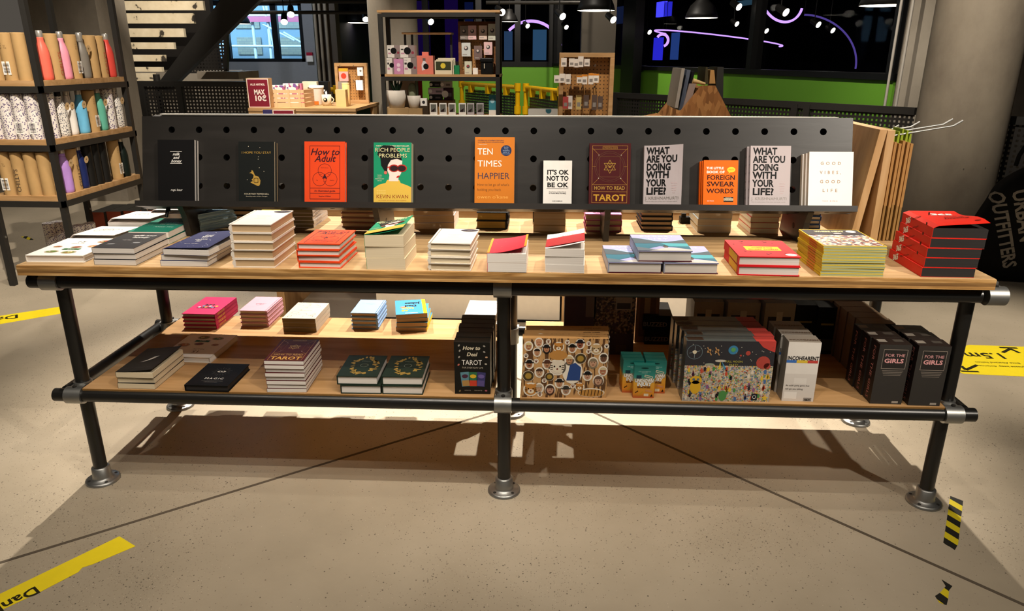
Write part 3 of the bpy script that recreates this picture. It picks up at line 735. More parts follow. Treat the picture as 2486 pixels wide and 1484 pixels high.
stack('book', 'charcoal paperback', 'between cookbook and blue books', GF, bake(book_meshes(.122, .185, .0165, CH, PG_WHITE)), -1.162, -.073, H, 3, .0168, -.01, top=bake(book_meshes(.122, .185, .0165, CH, PG_WHITE, art_milk2)))
NAVY = C('#262a55', .5, name='navy_cover')
def art_navy(c, w, h, z):
    for k, s in enumerate(('Every', 'Word', 'You', 'Cannot', 'Say')): c.text(s, .48 * w, (.70 - .085 * k) * h, .0125, z, W0, shear=.3, bold=.02)
    c.text('Iain S. Thomas', .45 * w, .22 * h, .007, z, W0, shear=.2)
    rnd = random.Random(9)
    for k in range(22): c.disc(rnd.uniform(.05, .95) * w, rnd.uniform(.05, .95) * h, rnd.uniform(.0006, .002), z, ink('#c8c8dc'), 6)
stack('book', 'navy blue starry paperback', 'next to tall cream stack', GF, bake(book_meshes(.136, .2, .0165, NAVY, PG_WHITE)), -.968, -.075, H, 3, .0168, -.01, top=bake(book_meshes(.136, .2, .0165, NAVY, PG_WHITE, art_navy, curl=lambda a, q: .010 * a ** 2 * (.4 + .6 * q) + .004)), offs=[(0, 0, 0), (.002, .001, 0), (.012, -.004, -.06)])
HC = C('#e2d8cc', .55, name='cream_cloth'); HC2 = C('#d9cfbf', .55, name='cream_cloth')
def art_sally(c, w, h, z):
    c.disc(.78 * w, .90 * h, .026, z, ink('#2c2230'), 24, .016); c.text('NEW', .78 * w, .89 * h, .006, z + E1, CREAM)
    for k in range(3): c.text(('conversations', 'with ordinary', 'people'), 0, 0, .001, z, K0) if False else None
    c.text('Normal Days', .5 * w, .56 * h, .008, z, ink('#c98a80')); c.text('a novel', .5 * w, .48 * h, .008, z, ink('#c98a80')); c.text('by the author', .5 * w, .40 * h, .006, z, ink('#a89a90'))
stack('book', 'thick cream hardback', 'beside the navy books', GF, bake(book_meshes(.119, .192, .0245, HC, PG_TAN, hard=True, round_spine=True)), -.757, -.078, H, 5, .0245, .005, .003, top=bake(book_meshes(.119, .192, .0245, HC, PG_TAN, art_sally, hard=True, round_spine=True)))
stack('book', 'orange hardback with dark line frame', 'on the table front', GF, bake(book_meshes(.121, .172, .0175, ORG, PG_WHITE, hard=True)), -.572, -.072, H, 4, .0175, -.015, .004, top=bake(book_meshes(.121, .172, .0175, ORG, PG_WHITE, art_adult, hard=True)))
stack('book', 'thick green-covered paperback', 'on the table front', GF, bake(book_meshes(.109, .165, .033, C('#d8c8a8', .6, name='cream_back'), PG_CREAM, spine=GR)), -.377, -.079, H, 3, .033, -.015, .003, top=bake(book_meshes(.109, .165, .033, GR, PG_CREAM, art_rich, back=C('#d8c8a8', .6, name='cream_back'), curl=lambda a, q: .022 * a ** 1.6)))
stack('book', 'plain cream hardback with dark oval sticker', 'behind table middle', GF, bake(book_meshes(.119, .175, .0195, HC2, PG_CREAM, hard=True, round_spine=True)), -.204, -.079, H, 4, .0195, -.03, .003, top=bake(book_meshes(.119, .175, .0195, HC2, PG_CREAM, art_sally, hard=True, round_spine=True)))
PINK = C('#c02a3c', .5, name='raspberry_cover')
def art_rasp(c, w, h, z):
    c.rect(0, .06 * w, 0, h, z, ink('#e0902c')); c.rect(.94 * w, w, 0, h, z, ink('#e0902c'))
    rnd = random.Random(4)
    for k in range(26): c.line(*(lambda a, b: (a, b, a + .004, b + rnd.uniform(-.002, .002)))(rnd.uniform(.1, .88) * w, rnd.uniform(.06, .92) * h), .0012, z, ink(rnd.choice(('#7c1a2c', '#e88a5a', '#e86a70'))))
stack('book', 'raspberry paperback with orange border', 'on the table front', GF, bake(book_meshes(.108, .165, .0265, C('#cfc3b8', .6, name='pale_back'), PG_WHITE, spine=PINK)), -.039, -.086, H, 2, .0265, -.01, .001, top=bake(book_meshes(.108, .165, .0265, PINK, PG_WHITE, art_rasp, back=C('#cfc3b8', .6, name='pale_back'), curl=lambda a, q: .022 * a ** 1.8 * (1 - .3 * q))))
def art_key(c, w, h, z):
    c.rect(0, w, .05 * h, .62 * h, z, ink('#a51a1e'))
    c.text('THE LAWS OF', .5 * w, .80 * h, .008, z, K0, shear=.2); c.text('NATURE', .5 * w, .70 * h, .012, z, K0, shear=.2)
    c.line(.42 * w, .34 * h, .70 * w, .38 * h, .0014, z + E1, W0); c.ring(.74 * w, .39 * h, .006, .0012, z + E1, W0, 12)
    c.poly([(.30 * w, .42 * h), (.42 * w, .38 * h), (.40 * w, .22 * h), (.36 * w, .30 * h)], z + E1, ink('#d8a8a0'))
stack('book', 'white paperback with red banded cover', 'on the table front', GF, bake(book_meshes(.107, .16, .0225, VW, PG_WHITE)), .121, -.08, H, 3, .0225, -.05, .002, top=bake(book_meshes(.107, .16, .0225, VW, PG_WHITE, art_key, curl=lambda a, q: .022 * a ** 1.3)))
LAKE = C('#9c9dc6', .4, name='sky_cover'); WINE = C('#4a1420', .5, name='wine_board')
def art_lake(c, w, h, z):
    f = lambda L: [(a * w, b * h) for a, b in L]
    c.rect(0, w, .52 * h, h, z, LAKE)
    c.poly(f([(0, .78), (.18, .72), (.42, .58), (.62, .54), (.8, .60), (1, .68), (1, .44), (.5, .46), (.2, .42), (0, .44)]), z + 2 * E1, ink('#3c4a52'))
    c.poly(f([(.15, .80), (.45, .62), (.7, .58), (1, .72), (1, .60), (.6, .55), (.3, .56)]), z + E1, ink('#93a6cf'))
    c.poly(f([(0, .50), (.5, .46), (1, .44), (1, .10), (.7, .22), (.45, .28), (.2, .12), (0, .2)]), z + E1, ink('#1d6073'))
    c.poly(f([(.5, .46), (1, .44), (1, .26), (.62, .26)]), z + 2 * E1, ink('#3f95a0')); c.poly(f([(.30, .06), (.55, .18), (.8, .16), (1, .07), (1, 0), (.2, 0)]), z + 2 * E1, ink('#b8b2ae'))
    c.poly(f([(0, .22), (.24, .12), (.4, .04), (.2, 0), (0, 0)]), z + 2 * E1, ink('#56606a'))
    c.poly(f([(.50, .25), (.55, .36), (.61, .25)]), z + 3 * E1, ink('#1d2a30')); c.rect(.52 * w, .59 * w, .20 * h, .26 * h, z + 3 * E1, ink('#5a4638'))
    c.text('BUCKET', .5 * w, .84 * h, .019, z + 3 * E1, W0, width=.66 * w, space=1.4); c.text('LIST', .5 * w, .68 * h, .019, z + 3 * E1, W0, width=.38 * w, space=1.4)
lk = bake(book_meshes(.148, .188, .031, LAKE, PG_WHITE, art_lake, hard=True, spine=C('#aab0c4', .5, name='spine_paper'), back=WINE))
inst('book', 'lake-cover hardback lying below, beside the white paperback stack', 'book', GF, lk, loc=(.293, -.08, H), rz=.01)
inst('book', 'lake-cover hardback lying below, beside the red hardbacks', 'book', GF, lk, loc=(.446, -.079, H), rz=.01)
inst('book', 'lake-cover hardback on top, bridging two others', 'book', GF, lk, loc=(.374, -.072, H + .0315), rz=.01)
REDC = C('#cf1f24', .5, name='red_cloth'); YEL = ink('#e8b820')
def art_vs(c, w, h, z):
    c.rect(.22 * w, .80 * w, .36 * h, .60 * h, z, YEL); c.text('WHERE IS THE', .51 * w, .50 * h, .009, z + E1, RED, bold=.03); c.text('SECRET WORLD', .51 * w, .40 * h, .012, z + E1, RED, bold=.04, width=.5 * w)
    rnd = random.Random(8)
    for k in range(24):
        x, y = rnd.uniform(.08, .92), rnd.uniform(.08, .92)
        if .18 < x < .84 and .32 < y < .64: continue
        c.disc(x * w, y * h, rnd.uniform(.003, .008), z, ink('#5a0f14'), 7, rnd.uniform(.002, .004), rnd.uniform(0, 3))
    c.disc(.88 * w, .12 * h, .016, z + E1, W0, 18, .011); c.text('15', .88 * w, .105 * h, .009, z + 2 * E1, RED)
def sp_vs(c, t, h, z): c.rect(.1 * t, .9 * t, .08 * h, .62 * h, z, ink('#d9a520'))
stack('book', 'red hardback with yellow title band', 'near the thin yellow books', GF, bake(book_meshes(.165, .185, .0265, REDC, PG_WHITE, hard=True, spine_art=sp_vs)), .646, -.083, H, 2, .0265, -.03, .002, top=bake(book_meshes(.165, .185, .0265, REDC, PG_WHITE, art_vs, hard=True, spine_art=sp_vs)))
YB = C('#d2b52a', .5, name='yellow_board')
BUSY = confetti('crowd_picture', ((0, '#7a4a4a'), (.15, '#cfc4bc'), (.3, '#9c5f52'), (.45, '#d9cfc8'), (.6, '#6b6a72'), (.75, '#c9a070'), (.88, '#a8b89a')), 120)
def art_busy(c, w, h, z):
    c.rect(.02 * w, .98 * w, .02 * h, .66 * h, z, BUSY); c.rect(.02 * w, .98 * w, .64 * h, .98 * h, z, ink('#3a3438'))
    c.text('WHERE NEXT', .46 * w, .83 * h, .018, z + E1, ink('#e8dca0'), bold=.04, width=.5 * w); c.disc(.83 * w, .86 * h, .014, z + E1, W0, 16); c.disc(.55 * w, .74 * h, .012, z + E1, ink('#b8b0b4'), 12, .006)
def sp_busy(c, t, h, z):
    c.rect(.15 * t, .85 * t, .25 * h, .55 * h, z, ink('#c9782a'))
OLV = C('#8e9440', .5, name='olive_board')
GPG = pages_mat('picture_book_pages', '#6d7a3c', '#c9c9a0')
yb = bake(book_meshes(.168, .198, .0074, YB, GPG, hard=False, spine_art=sp_busy))
stack('book', 'thin yellow picture book', 'beside the red banded hardbacks', GF, yb, .868, -.081, H, 11, .0074, .005, .0016, top=bake(book_meshes(.168, .198, .0074, YB, GPG, art_busy, spine_art=sp_busy)))
R365 = C('#d8281a', .45, name='vermilion_cover')
def art_365(c, w, h, z):
    c.text('365', .55 * w, .66 * h, .040, z, W0, bold=.05, shear=.3); c.text('Days of', .62 * w, .42 * h, .016, z, ink('#5a120c'), bold=.02, shear=.3); c.text('Drawing', .60 * w, .30 * h, .018, z, ink('#5a120c'), bold=.02, shear=.3); c.disc(.86 * w, .12 * h, .008, z, ink('#7a1a12'), 8, .004)
def sp_365(c, t, h, z):
    pass
def sp365(c, t, h, z):
    old = c.X; c.X = c.X @ Matrix.Translation((t * .5, h * .78, 0)) @ Matrix.Rotation(-PI / 2 + .35, 4, 'Z'); c.text('365', 0, -.008, .022, z + .0003, W0, bold=.05, shear=.2); c.X = c.X @ Matrix.Translation((.055, 0, 0)); c.text('Days of Drawing', .0, -.003, .008, z + .0003, ink('#6a140c'), bold=.03)
    c.disc(.075, 0, .005, z + .0003, ink('#5a120c'), 8); c.X = old
m365 = dict(hard=False, spine_art=sp365)
stack('book', 'red-orange sketchbook with black page edges', 'at the table end', GF, bake(book_meshes(.140, .205, .0262, R365, PG_BLACK, **m365)), 1.139, -.073, H, 5, .0262, -.02, .001,
      top=bake(book_meshes(.140, .205, .0262, R365, PG_BLACK, art_365, curl=lambda a, q: .016 * a * (.5 + .5 * math.sin(q * 5 + .5)) + .006, **m365)), offs=[(.004 * k, .003 * k, -.012 * k) for k in range(5)])
# ================================================================== back row on the table, titles turned to the far side
GB = 'books stacked along the back of the table'
def rev(name, desc, where, group, plain, pxl, pxr, py, n, t, w, h, z=None, top=None, jit=0.002, rz=0.0):
    """a stack seen from its far side: spine on the camera's right, head of the book to the front"""
    z = H if z is None else z
    a, b_ = at(pxl, py, 2, z), at(pxr, py, 2, z)
    stack(name, desc, where, group, plain, b_.x, b_.y + h, z, n, t, PI + rz, jit, top=top)
def wid(pxl, pxr, py, z): return (at(pxr, py, 2, z) - at(pxl, py, 2, z)).length
LB = C('#b4daf4', .5, name='light_blue_cloth')
stack('book', 'light blue round-spined hardback', 'behind the charcoal support', GB, bake(book_meshes(.11, .14, .020, LB, PG_WHITE, hard=True, round_spine=True)), -.965, .455, H, 3, .020, 2.55, .003)
bk = bake(book_meshes(.092, .15, .0175, BKC, PG_TAN, hard=True))
rev('book', 'black-bound hardback with tan edges', 'behind tall cream stack', GB, bk, 567, 627, 548, 4, .0175, .092, .15)
YL = C('#f2cc12', .5, name='yellow_cover')
def art_love(c, w, h, z):
    c.text('LOVE', .5 * w, .45 * h, .02, z, K0, width=.7 * w, bold=.02); c.line(.1 * w, .8 * h, .9 * w, .9 * h, .001, z, K0); c.line(.1 * w, .2 * h, .9 * w, .3 * h, .001, z, K0)
yb_ = bake(book_meshes(.070, .135, .0165, C('#d8cba8', .6, name='cream_back'), PG_TAN)); yt_ = bake(book_meshes(.070, .135, .0165, YL, PG_TAN, art_love))
stack('book', 'small yellow book', 'beside the black-bound hardbacks', GB, yb_, -.880, .447, H, 3, .0165, 0, .001, top=yt_)
WS = C('#e6ddd6', .5, name='white_spine')
def sp_txt(c, t, h, z):
    old = c.X; c.X = c.X @ Matrix.Translation((t * .5, h * .85, 0)) @ Matrix.Rotation(-PI / 2, 4, 'Z')
    c.text('stories and poems', 0, -.003, .009, z, ink('#7a6a6a'), align='LEFT'); c.X = old
rev('book', 'white-spined paperback with dark streaked edges', 'behind orange stack', GB, bake(book_meshes(.112, .17, .0125, WS, pages_mat('streaked_pages', '#5d5036', '#8a7a56'), spine_art=sp_txt)), 690, 762, 553, 6, .0125, .112, .17)
BRN = C('#8a5a48', .5, name='brown_board')
rev('book', 'slim hardback with brown boards', 'beside the white-spined pile', GB, bake(book_meshes(.142, .16, .0165, BRN, PG_TAN, hard=True)), 833, 928, 553, 4, .0165, .142, .16)
RW = C('#e9d9d0', .5, name='pale_cover')
rev('book', 'wavy pale paperback', 'behind plain cream hardbacks', GB, bake(book_meshes(.138, .15, .0235, RW, PG_TAN, wave=lambda a, q: .004 * math.sin(a * 5))), 1008, 1102, 557, 3, .0250, .138, .15)
rev('book', 'gilt-edged black hardback', 'in the middle of back row', GB, bake(book_meshes(.108, .15, .029, BKC, PG_GOLD, hard=True, round_spine=True)), 1160, 1232, 557, 2, .029, .108, .15)
rev('book', 'kraft-brown thick paperback', 'under the little white hardback', GB, bake(book_meshes(.108, .15, .021, C('#b08a5a', .6, name='kraft_cover'), PG_TAN)), 1299, 1372, 563, 4, .021, .108, .15)
PK = C('#e58ab4', .5, name='pink_cover')
def art_pk(c, w, h, z):
    for x in (.3, .5, .7): c.rect(x * w, (x + .08) * w, .6 * h, .8 * h, z, ink('#7a1e3c'))
rev('book', 'small pink hardback', 'by the thin support', GB, bake(book_meshes(.122, .15, .0195, C('#9a3a5c', .5, name='rose_board'), PG_TAN, hard=True)), 1426, 1508, 563, 3, .0195, .122, .15, top=bake(book_meshes(.122, .15, .0195, PK, PG_TAN, art_pk, hard=True)))
rev('book', 'black notebook with tan page edges', 'behind lake books', GB, bake(book_meshes(.106, .15, .0155, BKC, PG_TAN, hard=True)), 1561, 1632, 560, 4, .0155, .106, .15)
rev('book', 'cream paperback with pale blue cover', 'behind red hardbacks', GB, bake(book_meshes(.112, .15, .023, C('#cfe0ea', .5, name='pale_blue_cover'), PG_CREAM)), 1695, 1773, 565, 3, .023, .112, .15)
rev('book', 'cream paperback with red cover', 'near the end support', GB, bake(book_meshes(.094, .155, .0185, C('#c4463c', .5, name='red_cover'), PG_CREAM)), 1823, 1888, 568, 4, .0185, .094, .155)
rev('book', 'blue-and-white small book', 'beyond the end support', GB, bake(book_meshes(.085, .08, .0145, C('#3c5fa8', .5, name='blue_cover'), PG_WHITE, hard=True)), 1945, 1990, 556, 4, .0145, .085, .08)
def carton_mesh(w, h, d, mats, art=None, side=None, topa=None):
    """upright box, printed face to the viewer (-y); mats = body, front"""
    c = MB(); body, front = mats
    c.box(0, w, 0, d, 0, h, body, front=front)
    if art: c.X = Matrix(((1, 0, 0, 0), (0, 0, -1, 0), (0, 1, 0, 0), (0, 0, 0, 1))); art(c, w, h, E1)
    if side: c.X = Matrix(((0, 0, -1, 0), (-1, 0, 0, d), (0, 1, 0, 0), (0, 0, 0, 1))); side(c, d, h, E1)
    if topa: c.X = Matrix(((1, 0, 0, 0), (0, 1, 0, 0), (0, 0, 1, h), (0, 0, 0, 1))); topa(c, w, d, E1)
    c.X = None
    return c
def carton(name, label, cat, group, cm, loc, rz=0, extra=()):
    me = cm if isinstance(cm, bpy.types.Mesh) else bake([('body', cm)])[0][1]
    return inst(name, label, cat, group, [('body', me)] + list(extra), loc=loc, rz=rz)
m = carton_mesh(.075, .06, .05, (BLACK, BLACK), lambda c, w, h, z: (c.rect(.3 * w, .8 * w, .1 * h, .8 * h, z, W0), [c.rect((.42 + .05 * k) * w, (.44 + .05 * k + .01 * (k % 2)) * w, .2 * h, .45 * h, z + E1, K0) for k in range(6)]))
carton('box', 'black box with white barcode label at table back edge', 'box', None, m, (.075, .555, H))
m = MB(); m.box(0, .035, 0, .03, 0, .022, BLACK); m.box(.005, .02, .005, .025, .022, .034, BLACK)
tag(m.build('camera_grip', None, (.602, .565, H)), 'small black gadget at table back edge behind black notebooks', 'gadget')

# ================================================================== lower shelf
GL = 'things on the lower shelf'
HP = C('#c2285e', .5, name='hot_pink'); 
def art_up(c, w, h, z):
    c.text('UPSIDE', .52 * w, .60 * h, .022, z, K0, bold=.04); c.text('LIFE', .52 * w, .44 * h, .022, z, K0, bold=.04)
    for k in range(6): c.disc((.25 + .1 * k) * w, (.55 + .06 * (k % 2)) * h, .006, z + E1, ink(('#d8b040', '#4fa0c0', '#e8d0d8')[k % 3]), 10)
def sp_up(c, t, h, z):
    old = c.X; c.X = c.X @ Matrix.Translation((t * .5, h * .9, 0)) @ Matrix.Rotation(-PI / 2, 4, 'Z'); c.text('UPSIDE LIFE', 0, -.004, .012, z, ink('#e8b85a'), align='LEFT', bold=.02); c.X = old
rev('book', 'hot pink hardback with gold spine letters', 'on lower shelf', GL, bake(book_meshes(.125, .2, .0145, HP, PG_CREAM, hard=True, spine_art=sp_up)), 448, 526, 800, 4, .0145, .125, .2, ZS, top=bake(book_meshes(.125, .2, .0145, HP, PG_CREAM, art_up, hard=True, spine_art=sp_up)))
LP = C('#d6a0b0', .5, name='pale_pink_cloth')
def art_lp(c, w, h, z):
    c.line(.3 * w, .5 * h, .7 * w, .5 * h, .0015, z, ink('#6a4a5c')); c.ring(.45 * w, .53 * h, .008, .001, z, ink('#6a4a5c'), 12); c.ring(.56 * w, .54 * h, .01, .001, z, ink('#6a4a5c'), 12)
rev('book', 'pale pink padded hardback', 'on lower shelf', GL, bake(book_meshes(.106, .165, .0155, LP, PG_CREAM, hard=True, round_spine=True)), 587, 652, 794, 4, .0155, .106, .165, ZS, top=bake(book_meshes(.106, .165, .0155, LP, PG_CREAM, art_lp, hard=True, round_spine=True)))
FLW = C('#bdb5a8', .5, name='floral_white')
def art_flo(c, w, h, z):
    rnd = random.Random(2)
    for k in range(26):
        a, q = rnd.uniform(.05, .95), rnd.uniform(.05, .95)
        if .3 < a < .7 and .35 < q < .6: continue
        c.ring(a * w, q * h, rnd.uniform(.005, .012), .0008, z, ink('#3c3833'), 10, rnd.uniform(0, 3), rnd.uniform(3, 6))
    c.text('the sun and her', .5 * w, .5 * h, .007, z, ink('#8a857f'))
rev('book', 'white paperback with grey floral line drawing', 'on lower shelf', GL, bake(book_meshes(.124, .18, .0175, FLW, pages_mat('olive_pages', '#7d6a44', '#9c8760'))), 692, 768, 807, 3, .0175, .124, .18, ZS, top=bake(book_meshes(.124, .18, .0175, FLW, pages_mat('olive_pages2', '#7d6a44', '#9c8760'), art_flo)))
BL = C('#86a8d6', .5, name='sky_blue_cloth')
def art_bl(c, w, h, z): c.text('self-care', .5 * w, .3 * h, .010, z, ink('#7f9cc4'), bold=.01)
rev('book', 'sky blue hardback with soft spine', 'on lower shelf', GL, bake(book_meshes(.1, .155, .0155, BL, PG_TAN, hard=True, round_spine=True)), 856, 918, 800, 4, .0155, .1, .155, ZS, top=bake(book_meshes(.1, .155, .0155, BL, PG_TAN, art_bl, hard=True, round_spine=True)))
DJ = C('#3a86b4', .5, name='teal_blue_cover'); DY = C('#f0c818', .5, name='yellow_spine')
def art_dj(c, w, h, z):
    c.text('All', .70 * w, .70 * h, .022, z, YEL, bold=.05); c.text('New', .60 * w, .54 * h, .022, z, YEL, bold=.05); c.text('Dad', .50 * w, .38 * h, .026, z, K0, bold=.05); c.text('Jokes', .44 * w, .20 * h, .026, z, K0, bold=.05)
    c.disc(.75 * w, .50 * h, .012, z, ink('#c86a4a'), 12, .007); c.rect(.3 * w, .7 * w, .9 * h, .94 * h, z, CREAM); c.rect(0, .12 * w, 0, h, z + E1, DY)
a_ = at(1034, 805, 2, ZS)
stack('book', 'blue joke paperback with yellow spine', 'twisted on lower shelf', GL, bake(book_meshes(.115, .165, .0165, DJ, PG_TAN, spine=DY)), a_.x, a_.y + .165, ZS, 4, .0165, PI + .02, .001, top=bake(book_meshes(.115, .165, .0165, DJ, PG_TAN, art_dj, spine=DY)), offs=[(0, 0, 0), (-.006, .004, .06), (-.016, .012, .12), (-.03, .012, .2)])
a_ = at(528, 808, 2, ZS)
inst('book', 'cookbook lying upside down toward the viewer on lower shelf', 'book', GL, VEG, loc=(-.975, .365, ZS), rz=PI - .04)
BP = C('#1c1b1a', .5, name='black_cover')
def art_wing(c, w, h, z):
    c.rect(.12 * w, .88 * w, .86 * h, .865 * h, z, ink('#4a4a48')); c.rect(.12 * w, .88 * w, .12 * h, .125 * h, z, ink('#4a4a48'))
    c.poly([(.34 * w, .36 * h), (.48 * w, .44 * h), (.58 * w, .58 * h), (.70 * w, .60 * h), (.62 * w, .48 * h), (.50 * w, .40 * h)], z, ink('#b9b4ac'))
stack('book', 'black paperback with pale feather drawing', 'on lower shelf corner', GL, bake(book_meshes(.116, .19, .0185, BP, PG_CREAM)), -1.181, -.044, ZS, 3, .0185, .0, .003, top=bake(book_meshes(.116, .19, .0185, BP, PG_CREAM, art_wing, curl=lambda a, q: .012 * a ** 1.5)))
def art_magic(c, w, h, z):
    c.text('MAGIC', .52 * w, .27 * h, .0165, z, W0, space=1.25); c.rect(.28 * w, .78 * w, .19 * h, .195 * h, z, ink('#8d8a86')); c.text('a little book of spells', .52 * w, .14 * h, .005, z, ink('#8d8a86'))
    cx, cy = .53 * w, .62 * h
    c.disc(cx, cy, .014, z, ink('#cfcac2'), 20, .007); c.disc(cx, cy, .007, z + E1, K0, 16); c.disc(cx, cy, .0035, z + 2 * E1, W0, 12)
    for k in range(18):
        q = 2 * PI * k / 18; r0, r1 = .019, .026 + .006 * (k % 2); c.line(cx + r0 * math.cos(q), cy + r0 * math.sin(q), cx + r1 * math.cos(q), cy + r1 * math.sin(q), .0006, z, ink('#7d7a76'))
inst('book', 'single black hardback with white eye on lower shelf', 'book', GL, bake(book_meshes(.136, .165, .02, BKC, PG_BLACK, art_magic, hard=True)), loc=(-.969, -.05, ZS), rz=-.01)
stack('book', 'white-edged maroon star paperback', 'on lower shelf', GL, bake(book_meshes(.12, .175, .0128, MAR, PG_WHITE)), -.716, -.048, ZS, 8, .0128, .02, .003, top=bake(book_meshes(.12, .175, .0128, MAR, PG_WHITE, art_tarot)))
GRN = C('#1d2a20', .5, name='dark_green_cloth')
def art_leaf(c, w, h, z):
    rnd = random.Random(6); g = C('#a2843e', .45, .2, name='leaf_gold')
    for k in range(64):
        q = rnd.uniform(0, 2 * PI); a, b_ = .54 + .30 * math.cos(q) * rnd.uniform(.75, 1.15), .5 + .38 * math.sin(q) * rnd.uniform(.8, 1.12)
        if .12 < a < .96 and .04 < b_ < .96: c.disc(a * w, b_ * h, rnd.uniform(.005, .010), z + E1 * (k % 3) * .3, g, 7, .0035, rnd.uniform(0, 3))
    c.ring(.54 * w, .5 * h, .012, .001, z + E1, ink('#8d9a8a'), 14); c.text('Winter', .54 * w, .68 * h, .010, z + E1, ink('#6a7a6a'))
lf = bake(book_meshes(.123, .16, .0285, GRN, PG_WHITE, art_leaf, hard=True))
for k, (x, y, z, d) in enumerate(((-.49, -.046, 0, 'lower one beside the maroon stack'), (-.364, -.044, 0, 'lower one beside the tarot boxes'), (-.50, -.043, .0288, 'upper one beside the maroon stack'), (-.364, -.040, .0288, 'upper one beside the tarot boxes'))):
    inst('book', 'dark green hardback with gold leaf wreath, ' + d, 'book', GL, lf, loc=(x, y, ZS + z), rz=.015)
# white tilted paperbacks behind the tarot boxes
def art_rea(c, w, h, z):
    for k, s in enumerate(('REASONS', 'TO STAY', 'ALIVE', 'BY')): c.text(s, .5 * w, (.75 - .17 * k) * h, .014, z, ink('#7a6e7a'))
rr = bake(book_meshes(.115, .16, .014, VW, PG_WHITE, art_rea))
stack('book', 'white paperback with grey capitals', 'behind the tarot boxes', GL, rr, -.045, .65 - .03, ZS, 5, .016, PI, .006)
# tarot gift boxes, one behind another, the rear ones leaning back
DKB = C('#191815', .45, name='black_carton'); DKT = C('#2b2823', .45, name='carton_top')
def art_deal(c, w, h, z):
    c.text('How to', .48 * w, .86 * h, .0165, z, CREAM, shear=.25, bold=.02); c.text('Deal', .49 * w, .74 * h, .0165, z, CREAM, shear=.25, bold=.02)
    c.text('TAROT', .49 * w, .57 * h, .023, z, W0, width=.56 * w); c.text('FOR EVERYDAY LIFE', .51 * w, .50 * h, .008, z, ink('#b0a898'), width=.58 * w)
    for x, a, m1, m2 in ((.30, .10, '#5c8794', '#4a2a3c'), (.52, 0, '#2f6a4a', '#d8b030'), (.74, -.08, '#3c3a6a', '#6a5c9a')):
        old = c.X; c.X = c.X @ Matrix.Translation((x * w, .30 * h, 0)) @ Matrix.Rotation(a, 4, 'Z')
        c.rect(-.12 * w, .12 * w, -.15 * h, .13 * h, z, ink(m1)); c.disc(0, .05 * h, .09 * w, z + E1, ink(m2), 12, .06 * w); c.rect(-.1 * w, .1 * w, -.14 * h, -.03 * h, z + E1, ink(('#a8824a', '#c2402c', '#5a4f86')[int(x * 3)])); c.X = old
    for x, y, m_ in ((.14, .94, '#9a948a'), (.16, .84, '#9a948a'), (.14, .72, '#9a948a'), (.12, .57, '#c26a5a'), (.84, .93, '#9a948a'), (.84, .82, '#9a948a'), (.90, .72, '#c8a080'), (.88, .59, '#b8b0a0'), (.14, .06, '#7a6a4a'), (.88, .07, '#a85a6a')):
        c.disc(x * w, y * h, .004, z, ink(m_), 8, .0026, x * 7)
    c.text('written by', .36 * w, .065 * h, .0045, z, ink('#b0a898')); c.text('illustrated by', .66 * w, .065 * h, .0045, z, ink('#b0a898'))
GD = 'tarot boxes in a row'
md = carton_mesh(.107, .168, .036, (DKB, DKB), art_deal); mdp = carton_mesh(.107, .168, .036, (DKB, DKT))
md_, mdp_ = bake([('body', md)])[0][1], bake([('body', mdp)])[0][1]
carton('card_box', 'front black tarot box with three printed cards on lower shelf', 'box', GD, md_, (-.145, -.030, ZS), .015)
for k, d in enumerate(('second', 'third', 'fourth', 'fifth', 'rearmost')):
    carton('card_box', d + ' black tarot box behind the printed front one', 'box', GD, mdp_, (-.145 + .004 * (k % 2), .012 + .0395 * k + .004, ZS + .0002), .01 * (-1) ** k)
